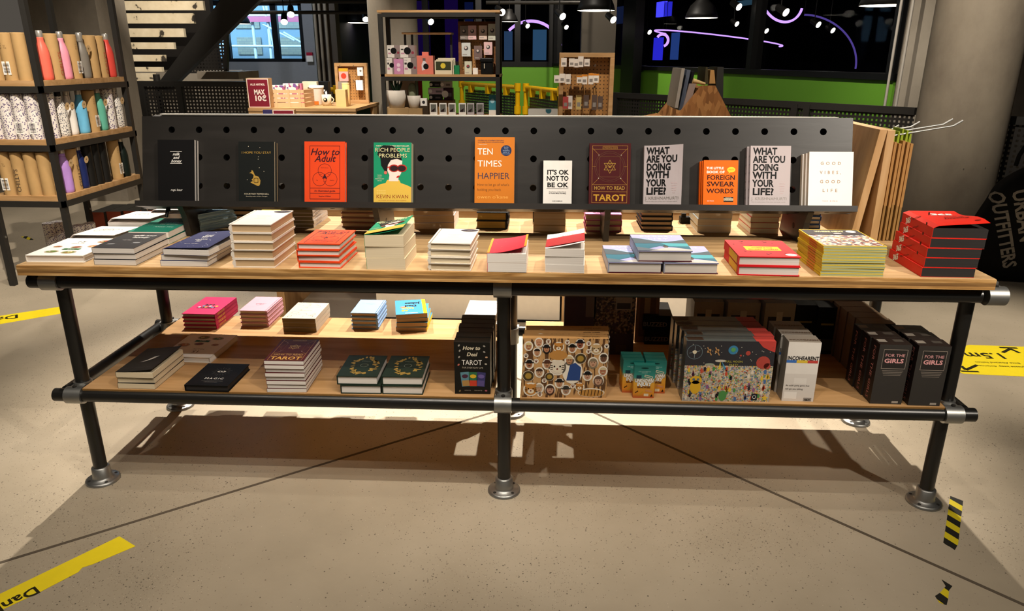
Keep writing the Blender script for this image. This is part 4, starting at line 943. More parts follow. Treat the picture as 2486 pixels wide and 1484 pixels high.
# sticker puzzle boxes
TAN = C('#b98d58', .5, name='tan_carton')
STRIPE = None
def stripes_mat():
    m, nt, b, N, L = new_mat('tiger_stripe_print'); mp = mapping(N, L, (90, 90, 14)); n1 = N.new('ShaderNodeTexNoise'); n1.inputs['Scale'].default_value = 1; n1.inputs['Distortion'].default_value = .8; L.new(mp.outputs[0], n1.inputs['Vector'])
    r = ramp(N, ((.46, '#5a3a1e'), (.5, '#c79a64'))); L.new(n1.outputs['Fac'], r.inputs['Fac']); L.new(r.outputs['Color'], b.inputs['Base Color']); return m
STRIPE = stripes_mat()
def art_tiger(c, w, h, z):
    STK = ink('#efe6d6'); rnd = random.Random(12)
    def head(x, y, r, skin, hair, hat=None, long_=False, tash=False):
        c.disc(x, y, r * 1.28, z + E1, STK, 18, r * 1.5)
        if long_: c.disc(x, y - r * .25, r * 1.1, z + 2 * E1, ink(hair), 16, r * 1.3)
        c.disc(x, y, r * .82, z + 3 * E1, ink(skin), 16, r * 1.08)
        c.poly([(x + r * .9 * math.cos(q), y + r * .35 + r * .8 * math.sin(q)) for q in [PI * k / 8 for k in range(9)]], z + 4 * E1, ink(hair))
        for s in (-1, 1): c.disc(x + s * r * .3, y + r * .12, r * .1, z + 5 * E1, K0, 6)
        c.disc(x, y - r * .5, r * .28, z + 5 * E1, ink('#8a4a3a'), 8, r * .08)
        if tash: c.disc(x, y - r * .33, r * .4, z + 5 * E1, ink(hair), 8, r * .1)
        if hat: c.disc(x, y + r * .55, r * 1.35, z + 6 * E1, ink(hat), 14, r * .22); c.disc(x, y + r * .85, r * .75, z + 6 * E1, ink(hat), 12, r * .5)
    def paw(x, y, r, m_):
        c.disc(x, y, r * 1.5, z + E1, STK, 14); c.disc(x, y - r * .25, r * .6, z + 2 * E1, m_, 10)
        for k in range(4): c.disc(x + r * (-.75 + .5 * k), y + r * (.45 if k in (0, 3) else .75), r * .24, z + 2 * E1, m_, 8)
    def cat(x, y, r, col='#c98a42'):
        c.disc(x, y, r * 1.25, z + E1, STK, 18)
        for s in (-1, 1): c.disc(x + s * r * .7, y + r * .7, r * .32, z + 2 * E1, ink(col), 10)
        c.disc(x, y, r, z + 3 * E1, ink(col), 18); c.disc(x, y - r * .35, r * .55, z + 4 * E1, ink('#eadfc8'), 12, r * .4)
        for s in (-1, 1):
            c.disc(x + s * r * .4, y + r * .15, r * .12, z + 5 * E1, K0, 8)
            for k in range(3): c.line(x + s * r * .95, y + r * (.3 - .3 * k), x + s * r * .6, y + r * (.25 - .25 * k), r * .1, z + 5 * E1, ink('#2a1c10'))
        c.disc(x, y - r * .25, r * .14, z + 5 * E1, ink('#7a3a30'), 8)
    W, Hh_ = w, h; k = w
    cat(.42 * w, .86 * h, .052 * k); c.disc(.42 * w, .72 * h, .11 * w, z + 2 * E1, ink('#c08a48'), 18, .06 * w)
    cat(.86 * w, .83 * h, .058 * k, '#c9a878'); cat(.41 * w, .52 * h, .085 * k, '#e4d8c4'); cat(.10 * w, .14 * h, .072 * k); cat(.68 * w, .19 * h, .045 * k)
    c.disc(.82 * w, .09 * h, .16 * w, z + E1, STK, 20, .06 * w); c.disc(.82 * w, .085 * h, .15 * w, z + 2 * E1, ink('#bf8b46'), 20, .05 * w)
    for j in range(7): c.line((.70 + .04 * j) * w, .04 * h, (.71 + .04 * j) * w, .14 * h, .0022, z + 3 * E1, ink('#3a2614'))
    c.disc(.59 * w, .45 * h, .12 * w, z + E1, STK, 18, .16 * w); c.poly([(.52 * w, .30 * h), (.68 * w, .30 * h), (.69 * w, .52 * h), (.62 * w, .60 * h), (.56 * w, .56 * h)], z + 3 * E1, ink('#2f4a86'))
    for x, y, r, sk, hr, ht, lg, ts in ((.07, .87, .042, '#b9805c', '#d8c48a', None, 0, 1), (.19, .93, .042, '#c9926e', '#c9926e', None, 0, 0), (.17, .77, .040, '#c0906c', '#2a201a', None, 0, 0), (.28, .83, .042, '#b8805e', '#1d1a18', '#1d1a1a', 1, 0),
                                    (.58, .84, .042, '#b07a58', '#2a201a', '#161413', 0, 0), (.67, .91, .045, '#9c5c42', '#161413', '#1c1a20', 0, 1), (.95, .68, .046, '#6e4e3c', '#3a2c24', None, 0, 0), (.08, .57, .044, '#a8704e', '#1a1614', '#1a1818', 0, 1),
                                    (.29, .57, .046, '#b98a68', '#6a4a30', '#5a3a2c', 0, 1), (.55, .64, .046, '#b5805a', '#cdb68c', None, 0, 1), (.83, .60, .05, '#c49a7c', '#8a7a62', None, 1, 0), (.95, .46, .044, '#b4785a', '#cdbd98', None, 0, 1), (.20, .43, .046, '#c09a78', '#4a3428', None, 0, 0),
                                    (.77, .38, .046, '#c09478', '#1a1816', '#1a1818', 0, 0), (.44, .25, .046, '#bf8f6c', '#2a1c14', '#23201e', 0, 0), (.20, .16, .046, '#c9a484', '#b8aa98', None, 0, 0), (.33, .14, .05, '#c7957a', '#4a3226', None, 1, 0), (.52, .13, .046, '#b08a70', '#8a8072', '#3a3630', 0, 1), (.90, .30, .052, '#c39a7e', '#6a5040', None, 1, 0)):
        head(x * w, y * h, r * k, sk, hr, ht, lg, ts)
    for x, y in ((.30, .95), (.52, .94), (.77, .92), (.98, .88), (.77, .79), (.04, .71), (.16, .62), (.26, .29), (.60, .20), (.21, .05)): paw(x * w, y * h, .020 * k, ink(rnd.choice(('#3a2a20', '#7a4a3a'))))
    for x, y, r in ((.68, .67, .07), (.07, .37, .07), (.32, .36, .055)): c.disc(x * w, y * h, r * w, z + 2 * E1, STK, 20); c.disc(x * w, y * h, r * .92 * w, z + 3 * E1, ink('#4a3c24'), 20); c.disc(x * w, y * h, r * .55 * w, z + 4 * E1, ink('#a8883c'), 16)
def top_tig(c, w, d, z): c.text('sticker puzzle', .8 * w, .35 * d, .009, z, ink('#3a2414'), bold=.03)
GT = 'sticker picture puzzle boxes'
mt = bake([('body', carton_mesh(.250, .19, .034, (TAN, STRIPE), art_tiger, topa=top_tig))])[0][1]
for k, d in enumerate(('front tan puzzle box covered in tiger and head stickers', 'middle tan puzzle box just behind the sticker-covered front one', 'rear tan puzzle box, last of the sticker-covered three')):
    carton('puzzle_box', d, 'box', GT, mt, (.059 + .004 * k, -.044 + .036 * k, ZS + .0002), .03)
# bandage boxes
def grad_mat():
    m, nt, b, N, L = new_mat('teal_to_orange_print'); tc = N.new('ShaderNodeTexCoord'); sp = N.new('ShaderNodeSeparateXYZ'); L.new(tc.outputs['Object'], sp.inputs[0])
    mr = N.new('ShaderNodeMapRange'); mr.inputs['From Max'].default_value = .108; L.new(sp.outputs['Z'], mr.inputs['Value'])
    r = ramp(N, ((.02, '#b2512c'), (.12, '#d28a24'), (.48, '#dba233'), (.62, '#2f8a80'), (1, '#0f6058'))); L.new(mr.outputs[0], r.inputs['Fac']); L.new(r.outputs['Color'], b.inputs['Base Color']); b.inputs['Roughness'].default_value = .4
    return m
GM = grad_mat()
def art_band(c, w, h, z):
    c.disc(.5 * w, .92 * h, .18 * w, z, ink('#06302c'), 14, .02 * h)
    c.text('FOR MYSTERIOUS', .5 * w, .80 * h, .0045, z, ink('#a8d0c8')); c.text('MISHAPS', .5 * w, .76 * h, .0045, z, ink('#a8d0c8'))
    c.rect(.12 * w, .36 * w, .60 * h, .70 * h, z, ink('#1c3a44')); old = c.X; c.X = c.X @ Matrix.Translation((.70 * w, .66 * h, 0)) @ Matrix.Rotation(-.25, 4, 'Z'); c.frame(-.2 * w, .2 * w, -.035 * h, .035 * h, .002, z, CREAM); c.X = old
    for s, y, x in (('UNKNOWN', .49, .88), ('INJURY', .38, .70)): c.text(s, .5 * w, y * h, .0155, z, K0, width=x * w * 1.04, bold=.09, shear=.12); c.text(s, .5 * w, y * h, .0155, z + E1, W0, width=x * w, bold=.05, shear=.12)
    c.text('BANDAGES', .5 * w, .31 * h, .0085, z, ink('#5a2a14'), width=.62 * w, bold=.05)
    c.line(.10 * w, .16 * h, .24 * w, .22 * h, .003, z, ink('#3a2010')); c.line(.24 * w, .08 * h, .46 * w, .20 * h, .0018, z, ink('#b8a030')); c.line(.58 * w, .24 * h, .90 * w, .20 * h, .006, z, ink('#c98a5a')); c.rect(.52 * w, .74 * w, .06 * h, .14 * h, z, CREAM); c.poly([(.82 * w, .05 * h), (.90 * w, .13 * h), (.94 * w, .05 * h)], z, ink('#2a1812'))
GBD = 'small bandage boxes'
mb_ = bake([('body', carton_mesh(.062, .106, .021, (GM, GM), art_band))])[0][1]
for x, y, d in ((.389, -.032, 'front orange and teal bandage box standing alone before the others'),
                (.360, .003, 'first bandage box of the row beside the tiger puzzle'), (.359, .027, 'second bandage box of the row beside the tiger puzzle'), (.358, .051, 'last bandage box of the row beside the tiger puzzle'),
                (.427, .003, 'first bandage box of the row beside the party puzzle'), (.427, .027, 'second bandage box of the row beside the party puzzle'), (.427, .051, 'last bandage box of the row beside the party puzzle')):
    carton('bandage_box', d, 'box', GBD, mb_, (x, y, ZS + .0002), .0)
# space-party puzzles in shrink wrap
SKY = C('#2b2b31', .25, name='night_print', spec=.6); CROWD = confetti('crowd_print', ((0, '#a89e92'), (.34, '#6f8a5a'), (.46, '#c2b6a4'), (.62, '#b0604a'), (.72, '#5f7a96'), (.8, '#cdbf9c'), (.9, '#cfa640'), (.96, '#3c3a40')), 260, .25)
def art_moon(c, w, h, z):
    c.rect(.0, w, 0, .60 * h, z, CROWD)
    rnd = random.Random(21)
    for k in range(60):
        x, y = rnd.uniform(.04, .96), rnd.uniform(.03, .56); m_ = ink(rnd.choice(('#4f8a4a', '#c2503a', '#4a6a9a', '#d8b43a', '#d8cbb8', '#2c2a30', '#8a5a86')))
        c.disc(x * w, y * h, .004, z + E1, m_, 8, .0075); c.disc(x * w, y * h + .0095, .003, z + E1, ink('#d2a98a'), 8)
    c.disc(.14 * w, .24 * h, .016, z + 2 * E1, ink('#d8a92c'), 14, .022); c.disc(.14 * w, .36 * h, .018, z + 2 * E1, ink('#d8a92c'), 14, .013)
    for s in (-1, 1): c.disc((.14 + .025 * s) * w, .37 * h, .004, z + 3 * E1, ink('#5a6a7a'), 10)
    c.disc(.46 * w, .10 * h, .012, z + 2 * E1, ink('#4f8a4a'), 12, .017); c.disc(.40 * w, .68 * h, .016, z + E1, ink('#c7c0b2'), 16, .004)
    c.poly([(.40 * w, .68 * h), (.38 * w, .54 * h), (.41 * w, .54 * h)], z + E1, ink('#d8c040')); c.poly([(.41 * w, .68 * h), (.45 * w, .54 * h), (.48 * w, .54 * h)], z + E1, ink('#4a8ab0'))
    c.disc(.28 * w, .62 * h, .014, z + E1, ink('#9aa08c'), 14, .004)
    c.disc(.53 * w, .86 * h, .014, z + E1, ink('#3c7aa0'), 18); c.disc(.53 * w, .865 * h, .007, z + 2 * E1, ink('#5a9a5a'), 10)
    c.ring(.10 * w, .82 * h, .022, .0014, z + E1, ink('#6a7c84'), 22); c.line(.04 * w, .80 * h, .16 * w, .84 * h, .0012, z + E1, ink('#8a9aa0')); c.line(.10 * w, .72 * h, .10 * w, .92 * h, .0012, z + E1, ink('#8a9aa0')); c.disc(.10 * w, .82 * h, .006, z + 2 * E1, CREAM, 10)
    for x in (.26, .35): c.disc(x * w, .84 * h, .0075, z + E1, ink('#b88a5a'), 10, .0045, .8); c.line(x * w, .84 * h, (x + .03) * w, .77 * h, .003, z + E1, ink('#b88a5a')); c.line(x * w, .84 * h, (x - .02) * w, .90 * h, .003, z + E1, ink('#b88a5a'))
    c.poly([(.80 * w, h), (w, h), (w, .83 * h), (.95 * w, .85 * h), (.86 * w, .91 * h)], z + E1, ink('#b8413a'))
    for x, y, r in ((.70, .81, .007), (.62, .77, .003), (.88, .66, .020), (.93, .60, .010)): c.disc(x * w, y * h, r, z + E1, ink('#a8443a'), 14)
    for k in range(24): c.disc(rnd.uniform(.02, .98) * w, rnd.uniform(.62, .97) * h, .0012, z + E1, ink('#cfc8b8'), 6)
    c.text('FULL MOON', .55 * w, .655 * h, .009, z + 2 * E1, ink('#b8b04a')); c.text('PARTY', .55 * w, .60 * h, .009, z + 2 * E1, ink('#b8b04a'))
    c.rect(.79 * w, .86 * w, .03 * h, .14 * h, z + 2 * E1, ink('#24262a')); c.ring(.825 * w, .085 * h, .005, .0012, z + 3 * E1, W0, 10)
    pts = [(.945 * w + (.011 if k % 2 == 0 else .005) * math.cos(PI / 2 + k * PI / 5), .07 * h + (.011 if k % 2 == 0 else .005) * math.sin(PI / 2 + k * PI / 5)) for k in range(10)]; c.poly(pts, z + 2 * E1, ink('#d8b43a'))
def top_moon(c, w, d, z): c.rect(.78 * w, w, 0, d, z, ink('#b8413a')); c.rect(.02 * w, .2 * w, .2 * d, .8 * d, z, ink('#3a2a20'))
GMN = 'space party puzzle boxes'
mm = bake([('body', carton_mesh(.256, .192, .040, (C('#4a5252', .25, name='slate_carton', spec=.6), SKY), art_moon, topa=top_moon))])[0][1]
for k, d in enumerate(('front glossy puzzle box showing a crowd under a starry sky', 'second starry crowd puzzle box behind the front one', 'third starry crowd puzzle box in its row', 'fourth starry crowd puzzle box in its row', 'rearmost starry crowd puzzle box in its row')):
    carton('puzzle_box', d, 'box', GMN, mm, (.528 + (.004, .010, .004, -.002, -.006)[k], -.046 + .0425 * k, ZS + .0002), .02)
# the white card game
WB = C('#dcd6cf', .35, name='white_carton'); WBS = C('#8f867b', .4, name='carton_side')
def art_inco(c, w, h, z):
    c.text('INCOHEARENT', .5 * w, .705 * h, .0165, z + E1, ink('#2a2626'), width=.97 * w, bold=.03)
    for a, b_, m_ in ((0.0, .31, '#3c6ab0'), (.31, .65, '#d2b23c'), (.65, .97, '#b8423c')): c.rect(a * w, b_ * w, .655 * h, .70 * h, z, ink(m_))
    c.rect(0, w, 0, .47 * h, z, ink('#cfc8c1')); c.rect(.3 * w, .7 * w, .30 * h, .40 * h, z + E1, ink('#d8d2cb')); c.rect(.05 * w, .45 * w, .04 * h, .16 * h, z + E1, ink('#e2ddd7'))
    c.text('An adult party game that', .07 * w, .26 * h, .0075, z + 2 * E1, ink('#4a4542'), align='LEFT', width=.74 * w); c.text('will get you talking.', .07 * w, .20 * h, .0075, z + 2 * E1, ink('#4a4542'), align='LEFT', width=.56 * w)
    c.rect(.68 * w, .93 * w, .01 * h, .065 * h, z + 2 * E1, ink('#8a847e')); c.text('RELY?', .80 * w, .02 * h, .006, z + 3 * E1, K0, bold=.05)
def top_inco(c, w, d, z): c.text('INCOHEARENT', .55 * w, .25 * d, .013, z, ink('#5a4638'), bold=.04)
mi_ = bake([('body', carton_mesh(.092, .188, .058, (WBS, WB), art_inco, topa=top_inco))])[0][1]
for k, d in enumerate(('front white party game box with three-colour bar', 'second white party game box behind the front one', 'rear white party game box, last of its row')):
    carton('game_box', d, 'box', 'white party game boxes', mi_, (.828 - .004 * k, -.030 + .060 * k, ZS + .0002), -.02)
# the dark card games
GC = C('#35322f', .35, name='charcoal_carton'); GS_ = C('#241a18', .4, name='dark_carton_side'); PKT = ink('#d89a9a')
def art_girl(c, w, h, z):
    for k in range(4): c.frame(.15 * w, .90 * w, .60 * h, .92 * h, .0012, z, ink('#8f8378')) if k == 0 else None
    c.rect(.17 * w, .88 * w, .61 * h, .91 * h, z, ink('#2a2725'))
    c.text('FOR THE', .525 * w, .80 * h, .0135, z + E1, PKT, width=.60 * w); c.text('GIRLS', .515 * w, .70 * h, .018, z + E1, PKT, width=.60 * w, bold=.03)
    for k in range(4): c.rect((.20 + .02 * k) * w, (.86 - .02 * k) * w, (.565 - .026 * k) * h, (.571 - .026 * k) * h, z, ink('#8f8378'))
    c.rect(.68 * w, .88 * w, .02 * h, .055 * h, z, ink('#9a9288'))
def side_girl(c, d, h, z):
    old = c.X; c.X = c.X @ Matrix.Translation((d * .5, h * .93, 0)) @ Matrix.Rotation(-PI / 2, 4, 'Z'); c.text('FOR THE GIRLS', 0, -.007, .020, z, ink('#c07a72'), align='LEFT', width=.88 * h); c.X = old
def top_girl(c, w, d, z): c.rect(.05 * w, .32 * w, .35 * d, .75 * d, z, ink('#8f877c')); c.rect(.55 * w, .85 * w, .4 * d, .75 * d, z, ink('#4a443e'))
mg = bake([('body', carton_mesh(.090, .188, .056, (GS_, GC), art_girl, side_girl, top_girl))])[0][1]
for c_, (x, y, nm) in enumerate(((1.083, -.036, 'near the white party games'), (1.190, -.042, 'beside the end leg'))):
    for k, d in enumerate(('front', 'middle', 'rear')):
        carton('game_box', '%s charcoal game box with pink letters, row %s' % (d, nm), 'box', 'charcoal game boxes', mg, (x - .003 * k, y + .058 * k, ZS + .0002), -.015)
# back of the shelf: boxes facing the other way
GX = 'boxes along the back of the lower shelf'
PUR = C('#4f4650', .5, name='mauve_carton'); MOS = confetti('mosaic_print', ((0, '#3a2c22'), (.25, '#5c4836'), (.45, '#8a7058'), (.6, '#4a3a44'), (.75, '#a08a6c'), (.9, '#2c2620')), 160)
def boxat(pl, pr2, pb, y, d, htop, mats, label, art=None, name='box'):
    a, b_ = at(pl, pb, 1, y), at(pr2, pb, 1, y)
    m = carton_mesh(b_.x - a.x, htop, d, mats, art)
    return carton(name, label, 'box', GX, m, (a.x, y, ZS + .0002))
def art_mos(c, w, h, z): c.rect(.42 * w, w, .30 * h, h, z, MOS); c.rect(.30 * w, .44 * w, .52 * h, .85 * h, z, ink('#7a706c')); c.rect(.72 * w, .95 * w, .62 * h, .85 * h, z + E1, ink('#a89a88')); c.rect(.74 * w, .93 * w, .64 * h, .72 * h, z + 2 * E1, ink('#4a443e')); c.rect(.75 * w, .9 * w, .04 * h, .14 * h, z, ink('#5a5048'))
boxat(1368, 1537, 845, .30, .06, .26, (PUR, PUR), 'large mauve puzzle box with mosaic print standing at shelf back', art_mos, 'puzzle_box')
KR = C('#8a6c48', .5, name='brown_carton')
def art_br(c, w, h, z): c.rect(.15 * w, .85 * w, .1 * h, .85 * h, z, ink('#6a5236')); c.rect(.35 * w, .60 * w, .50 * h, .8 * h, z + E1, ink('#a8926c'))
boxat(1541, 1596, 813, .42, .08, .22, (KR, KR), 'brown game box beside the mauve puzzle', art_br, 'game_box')
BZ = C('#151412', .35, name='black_carton')
def art_buzz(c, w, h, z): c.text('BUZZED', .42 * w, .25 * h, .022, z, ink('#8a857c'), bold=.03)
m = bake([('body', carton_mesh(.10, .054, .15, (BZ, BZ), art_buzz))])[0][1]
carton('game_box', 'lower black drinking game box lying on shelf back', 'box', GX, m, (.478, .40, ZS + .0002))
carton('game_box', 'upper black drinking game box lying on the lower one', 'box', GX, m, (.470, .405, ZS + .0545), -.05)
CRM = C('#b0a48c', .5, name='cream_carton')
def art_cr(c, w, h, z): c.rect(.12 * w, .88 * w, .12 * h, .72 * h, z, ink('#3a3630')); c.rect(.4 * w, .6 * w, .55 * h, .82 * h, z + E1, CREAM)
for k, (pl, pr2, d) in enumerate(((1681, 1752, 'cream card game box next to the black drinking games'), (1762, 1840, 'cream card game box in the middle of the shelf back'), (1852, 1925, 'cream card game box before the black card games'))):
    boxat(pl, pr2, 800, .42 - .03 * k, .14, .155 + .01 * k, (C('#57524a', .5, name='grey_carton'), CRM), d, art_cr, 'game_box')
def art_blk(c, w, h, z): c.rect(.2 * w, .8 * w, .62 * h, .66 * h, z, ink('#8a7a3a')); c.rect(.1 * w, .9 * w, .08 * h, .32 * h, z, ink('#4a443a'))
for k, (pl, pr2, d) in enumerate(((1926, 1976, 'black card game box with yellow line, by the cream ones'), (1979, 2030, 'black card game box with yellow line, by the brown block'))):
    boxat(pl, pr2, 815, .36 - .02 * k, .16, .17, (BZ, BZ), d, art_blk, 'game_box')
m = bake([('body', carton_mesh(.10, .18, .052, (C('#7a6650', .5, name='brown_side'), C('#5f4d3c', .5, name='brown_face'))))])[0][1]
for k, d in enumerate(('front', 'second', 'third', 'fourth', 'fifth', 'last')):
    carton('game_box', d + ' brown game box in the block behind the charcoal games', 'box', GX, m, (1.115 - .003 * k, .16 + .055 * k, ZS + .0002))
# ================================================================== building around the shop floor
GREEN = C('#5b8d2a', .55, var=.05, scale=2, name='green_wall_paint')
GA, GBp = Vector((3.05, 4.55)), Vector((0.25, 13.9))           # the window wall runs away from the viewer
gd = (GBp - GA).normalized(); gn = Vector((-gd.y, gd.x))       # gn points away from the shop
gn = gn if gn.x > 0 else -gn
def along(s, off, z): p = GA + gd * s + gn * off; return (p.x, p.y, z)
GL_ = (GBp - GA).length
def wallbox(mb, s0, s1, o0, o1, z0, z1, mat):
    return mb.hexa([along(s0, o0, z0), along(s1, o0, z0), along(s1, o1, z0), along(s0, o1, z0)], [along(s0, o0, z1), along(s1, o0, z1), along(s1, o1, z1), along(s0, o1, z1)], mat)
m = MB(); wallbox(m, 0, GL_, 0, .25, 0, 1.135, GREEN); structure(m.build('wall_right'), 'green painted parapet wall under the dark windows', 'wall')
m = MB(); wallbox(m, -.02, GL_, -.03, .2, 1.135, 1.19, BLACK)
for s in (0.0, 2.22, GL_ - .1): wallbox(m, s, s + .09, -.02, .12, 1.19, 4.2, BLACK)
wallbox(m, 0, GL_, -.02, .12, 2.9, 3.0, BLACK)
fr = structure(m.build('window_1'), 'dark framed window band above the green wall', 'window')
def glass():
    mt = bpy.data.materials.new('window_glass'); mt.use_nodes = True; N = mt.node_tree.nodes; L = mt.node_tree.links; N.clear()
    tr = N.new('ShaderNodeBsdfTransparent'); gl = N.new('ShaderNodeBsdfGlossy'); gl.inputs['Roughness'].default_value = .02; f = N.new('ShaderNodeFresnel'); f.inputs[0].default_value = 1.05
    ms = N.new('ShaderNodeMixShader'); o = N.new('ShaderNodeOutputMaterial'); L.new(f.outputs[0], ms.inputs[0]); L.new(tr.outputs[0], ms.inputs[1]); L.new(gl.outputs[0], ms.inputs[2]); L.new(ms.outputs[0], o.inputs[0])
    return mt
GLASS = glass()
m = MB(); wallbox(m, 0, GL_, .05, .06, 1.19, 4.2, GLASS); m.build('pane', fr)
# the dark hall beyond: floor is shared, walls near black
NIGHT = C('#08081a', .8, name='night_wall')
m = MB(); wallbox(m, -6, GL_ + 8, 7.0, 7.2, 0, 4.2, NIGHT); structure(m.build('wall_back'), 'dark far wall of the hall behind the windows', 'wall')
m = MB(); wallbox(m, -6.2, -6.0, .3, 7.2, 0, 4.2, NIGHT); structure(m.build('wall_end'), 'dark end wall of the hall behind the windows', 'wall')
# a second window band closes the shop at its far end
FX0, FX1, FYW = -3.40, 0.27, 13.9
m = MB(); m.box(FX0, FX1, FYW, FYW + .25, 0, 1.12, GREEN); structure(m.build('wall_front'), 'green parapet wall at the far end of the shop', 'wall')
m = MB(); m.box(FX0, FX1, FYW - .02, FYW + .2, 1.12, 1.22, BLACK); m.box(FX0, FX1, FYW - .02, FYW + .1, 2.9, 3.0, BLACK)
for x in (FX0, -2.45, -1.35, -.55, FX1 - .12): m.box(x, x + .12, FYW - .02, FYW + .1, 1.22, 4.2, BLACK)
fr2 = structure(m.build('window_3'), 'dark framed windows at the far end of the shop', 'window')
m = MB(); m.box(FX0, FX1, FYW + .04, FYW + .05, 1.22, 4.2, GLASS); m.build('pane', fr2)
m = MB(); m.box(FX0 - .1, FX0, 9.99, 26, 0, 4.2, NIGHT); m.box(FX0, 14, 25.5, 25.8, 0, 4.2, NIGHT); structure(m.build('wall_night'), 'dark far wall of the next hall', 'wall')
VIO = emit('#2a1466', .22, 'violet_reflection');  # glow stands in for violet reflections in the far windows
for x0, x1, z0, z1, lb in ((-3.2, -2.55, 1.3, 2.5, 'glowing sheet standing in for violet window reflections near the pier'), (-2.2, -1.9, 1.3, 2.6, 'glowing strip standing in for violet window reflections near the column')):
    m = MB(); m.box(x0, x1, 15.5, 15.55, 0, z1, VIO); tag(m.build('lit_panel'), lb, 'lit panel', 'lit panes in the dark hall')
# lit windows of that hall
def offpt(px, py, off):
    """point where a sight line meets the upright plane parallel to the window wall, off metres beyond it"""
    d = fw * F_PX + rt * (px - 1243) - up * (py - 742); P0 = GA + gn * off
    t_ = ((P0 - Vector((CAM.x, CAM.y))).dot(gn)) / (Vector((d.x, d.y)).dot(gn)); return CAM + d * t_
for k, (x0, y0, x1, y1, col, st, lb) in enumerate(((1592, 6, 1612, 42, '#3c3cff', 1.6, 'violet-blue lit tall panel high behind the windows'), (1612, 6, 1624, 40, '#2a2ad0', .9, 'narrow blue lit panel beside the violet one'), (1584, 92, 1602, 146, '#2c2ce0', .8, 'blue lit strip under the violet curl'), (1626, 80, 1640, 145, '#3050a0', .5, 'dim blue strip near the black window post'),
                                                 (1224, 76, 1244, 146, '#3f5f8a', .35, 'slate blue lit pane beyond the black rack'), (1293, 72, 1326, 146, '#3f6a94', .4, 'wide slate blue lit pane between the light hoops'), (1480, 20, 1520, 60, '#22305a', .3, 'dark blue lit pane near the concrete pillar'), (1780, 4, 1822, 16, '#3c6078', .35, 'grey-blue lit strip high up between lamps'), (1130, 5, 1150, 140, '#141f52', .35, 'deep blue lit pane right behind the dark pegboard'), (1016, 20, 1044, 150, '#16206a', .35, 'deep blue lit pane beside the round column'), (1340, 60, 1356, 140, '#2a3f78', .3, 'narrow blue lit pane beside the tall pegboard'))):
    if x0 > 1400: a, b_, c_, d_ = (offpt(x, y, 1.3) for x, y in ((x0, y1), (x1, y1), (x1, y0), (x0, y0)))
    else: a, b_, c_, d_ = (at(x, y, 1, 15.6) for x, y in ((x0, y1), (x1, y1), (x1, y0), (x0, y0)))
    m = MB(); n3 = Vector((gn.x, gn.y, 0)) * .05 if x0 > 1400 else Vector((0, .05, 0)); z0, z1 = 0.0 if y0 < 20 and y1 > 200 else a.z, d_.z
    m.hexa([(a.x, a.y, z0), (b_.x, b_.y, z0), (b_.x + n3.x, b_.y + n3.y, z0), (a.x + n3.x, a.y + n3.y, z0)], [(a.x, a.y, z1), (b_.x, b_.y, z1), (b_.x + n3.x, b_.y + n3.y, z1), (a.x + n3.x, a.y + n3.y, z1)], emit(col, st, 'lit_pane'))
    tag(m.build('lit_panel'), lb, 'lit panel', 'lit panes in the dark hall')
# light hoops hanging in the hall
NEON = emit('#b58cff', 1.7, 'violet_tube'); NEOND = emit('#5a48a0', .7, 'dim_violet_tube')
def hoop(px, py, d, rx, ry, rot, a0, a1, lb, mat=NEON, r=.012):
    c = CAM + (fw * F_PX + rt * (px - 1243) - up * (py - 742)) / F_PX * d
    k = d / F_PX; R = rx * k; el = math.asin(min(1, ry / rx))
    # a true circle, tipped until it looks that narrow
    u = Vector((math.cos(rot), 0, -math.sin(rot))); v = Vector((0, math.cos(el), math.sin(el)))
    n = 48; pts = [c + u * R * math.cos(a0 + (a1 - a0) * j / n) + v * R * math.sin(a0 + (a1 - a0) * j / n) for j in range(n + 1)]
    m = MB(); m.path(pts, r, mat, 6); hi = max(pts, key=lambda p_: p_.z)
    if hi.z < 4.1: m.tube(hi, (hi.x, hi.y, 4.199), .004, BLACK, 6)
    tag(m.build('light_hoop'), lb, 'hoop lamp', 'violet light hoops beyond the windows')
hoop(1288, 130, 17.6, 75, 74, 0, .25, 2.35, 'large violet light hoop beyond the black rack', r=.035)
hoop(1742, 92, 10.0, 152, 14, .10, -.6, 3.6, 'wide flat violet hoop seen nearly edge on', r=.010)
hoop(1898, -8, 9.5, 55, 62, .3, 2.4, 6.1, 'round violet hoop hanging high by the window mullion', r=.016)
hoop(1958, 140, 9.5, 118, 100, 0, -.25, 1.55, 'dim violet hoop arc near the window end', NEOND, r=.012)
hoop(1608, 98, 11, 14, 17, 0, -1.2, 2.6, 'small violet curl beside the black post', r=.02)
# concrete wall at the right, with two conduits
m = MB(); m.hexa([(3.06, 4.52, 0), (7.5, 3.4, 0), (7.6, 3.7, 0), (3.16, 4.82, 0)], [(3.06, 4.52, 4.2), (7.5, 3.4, 4.2), (7.6, 3.7, 4.2), (3.16, 4.82, 4.2)], CONCD); structure(m.build('wall_side'), 'grey concrete wall at the end of the green wall', 'wall')
for k, (px, nm) in enumerate(((2157, 'thin grey conduit on concrete wall nearest the window'), (2183, 'thin grey conduit on concrete wall nearest the column'))):
    p = at(px, 200, 1, 4.44 - .04 * k); m = MB(); m.tube((p.x, 4.44 - .05 * k, 0), (p.x, 4.44 - .05 * k, 4.19), .011, C('#b4aea4', .4, .3, name='conduit')); tag(m.build('conduit'), nm, 'pipe', 'conduits on the concrete wall')
def column(x, y, r, mat, nm, n, lb):
    m = MB(); m.lathe([(r, 0), (r, 4.2)], mat, (x, y, 0), 48); structure(m.build(nm), lb, 'column')
column(3.02, 3.35, .285, CONC, 'column_1', 1, 'thick round concrete column at the table end')
column(-1.495, 6.05, .255, C('#a89f90', .75, name='light_concrete'), 'column_2', 2, 'pale round concrete column behind the desk')
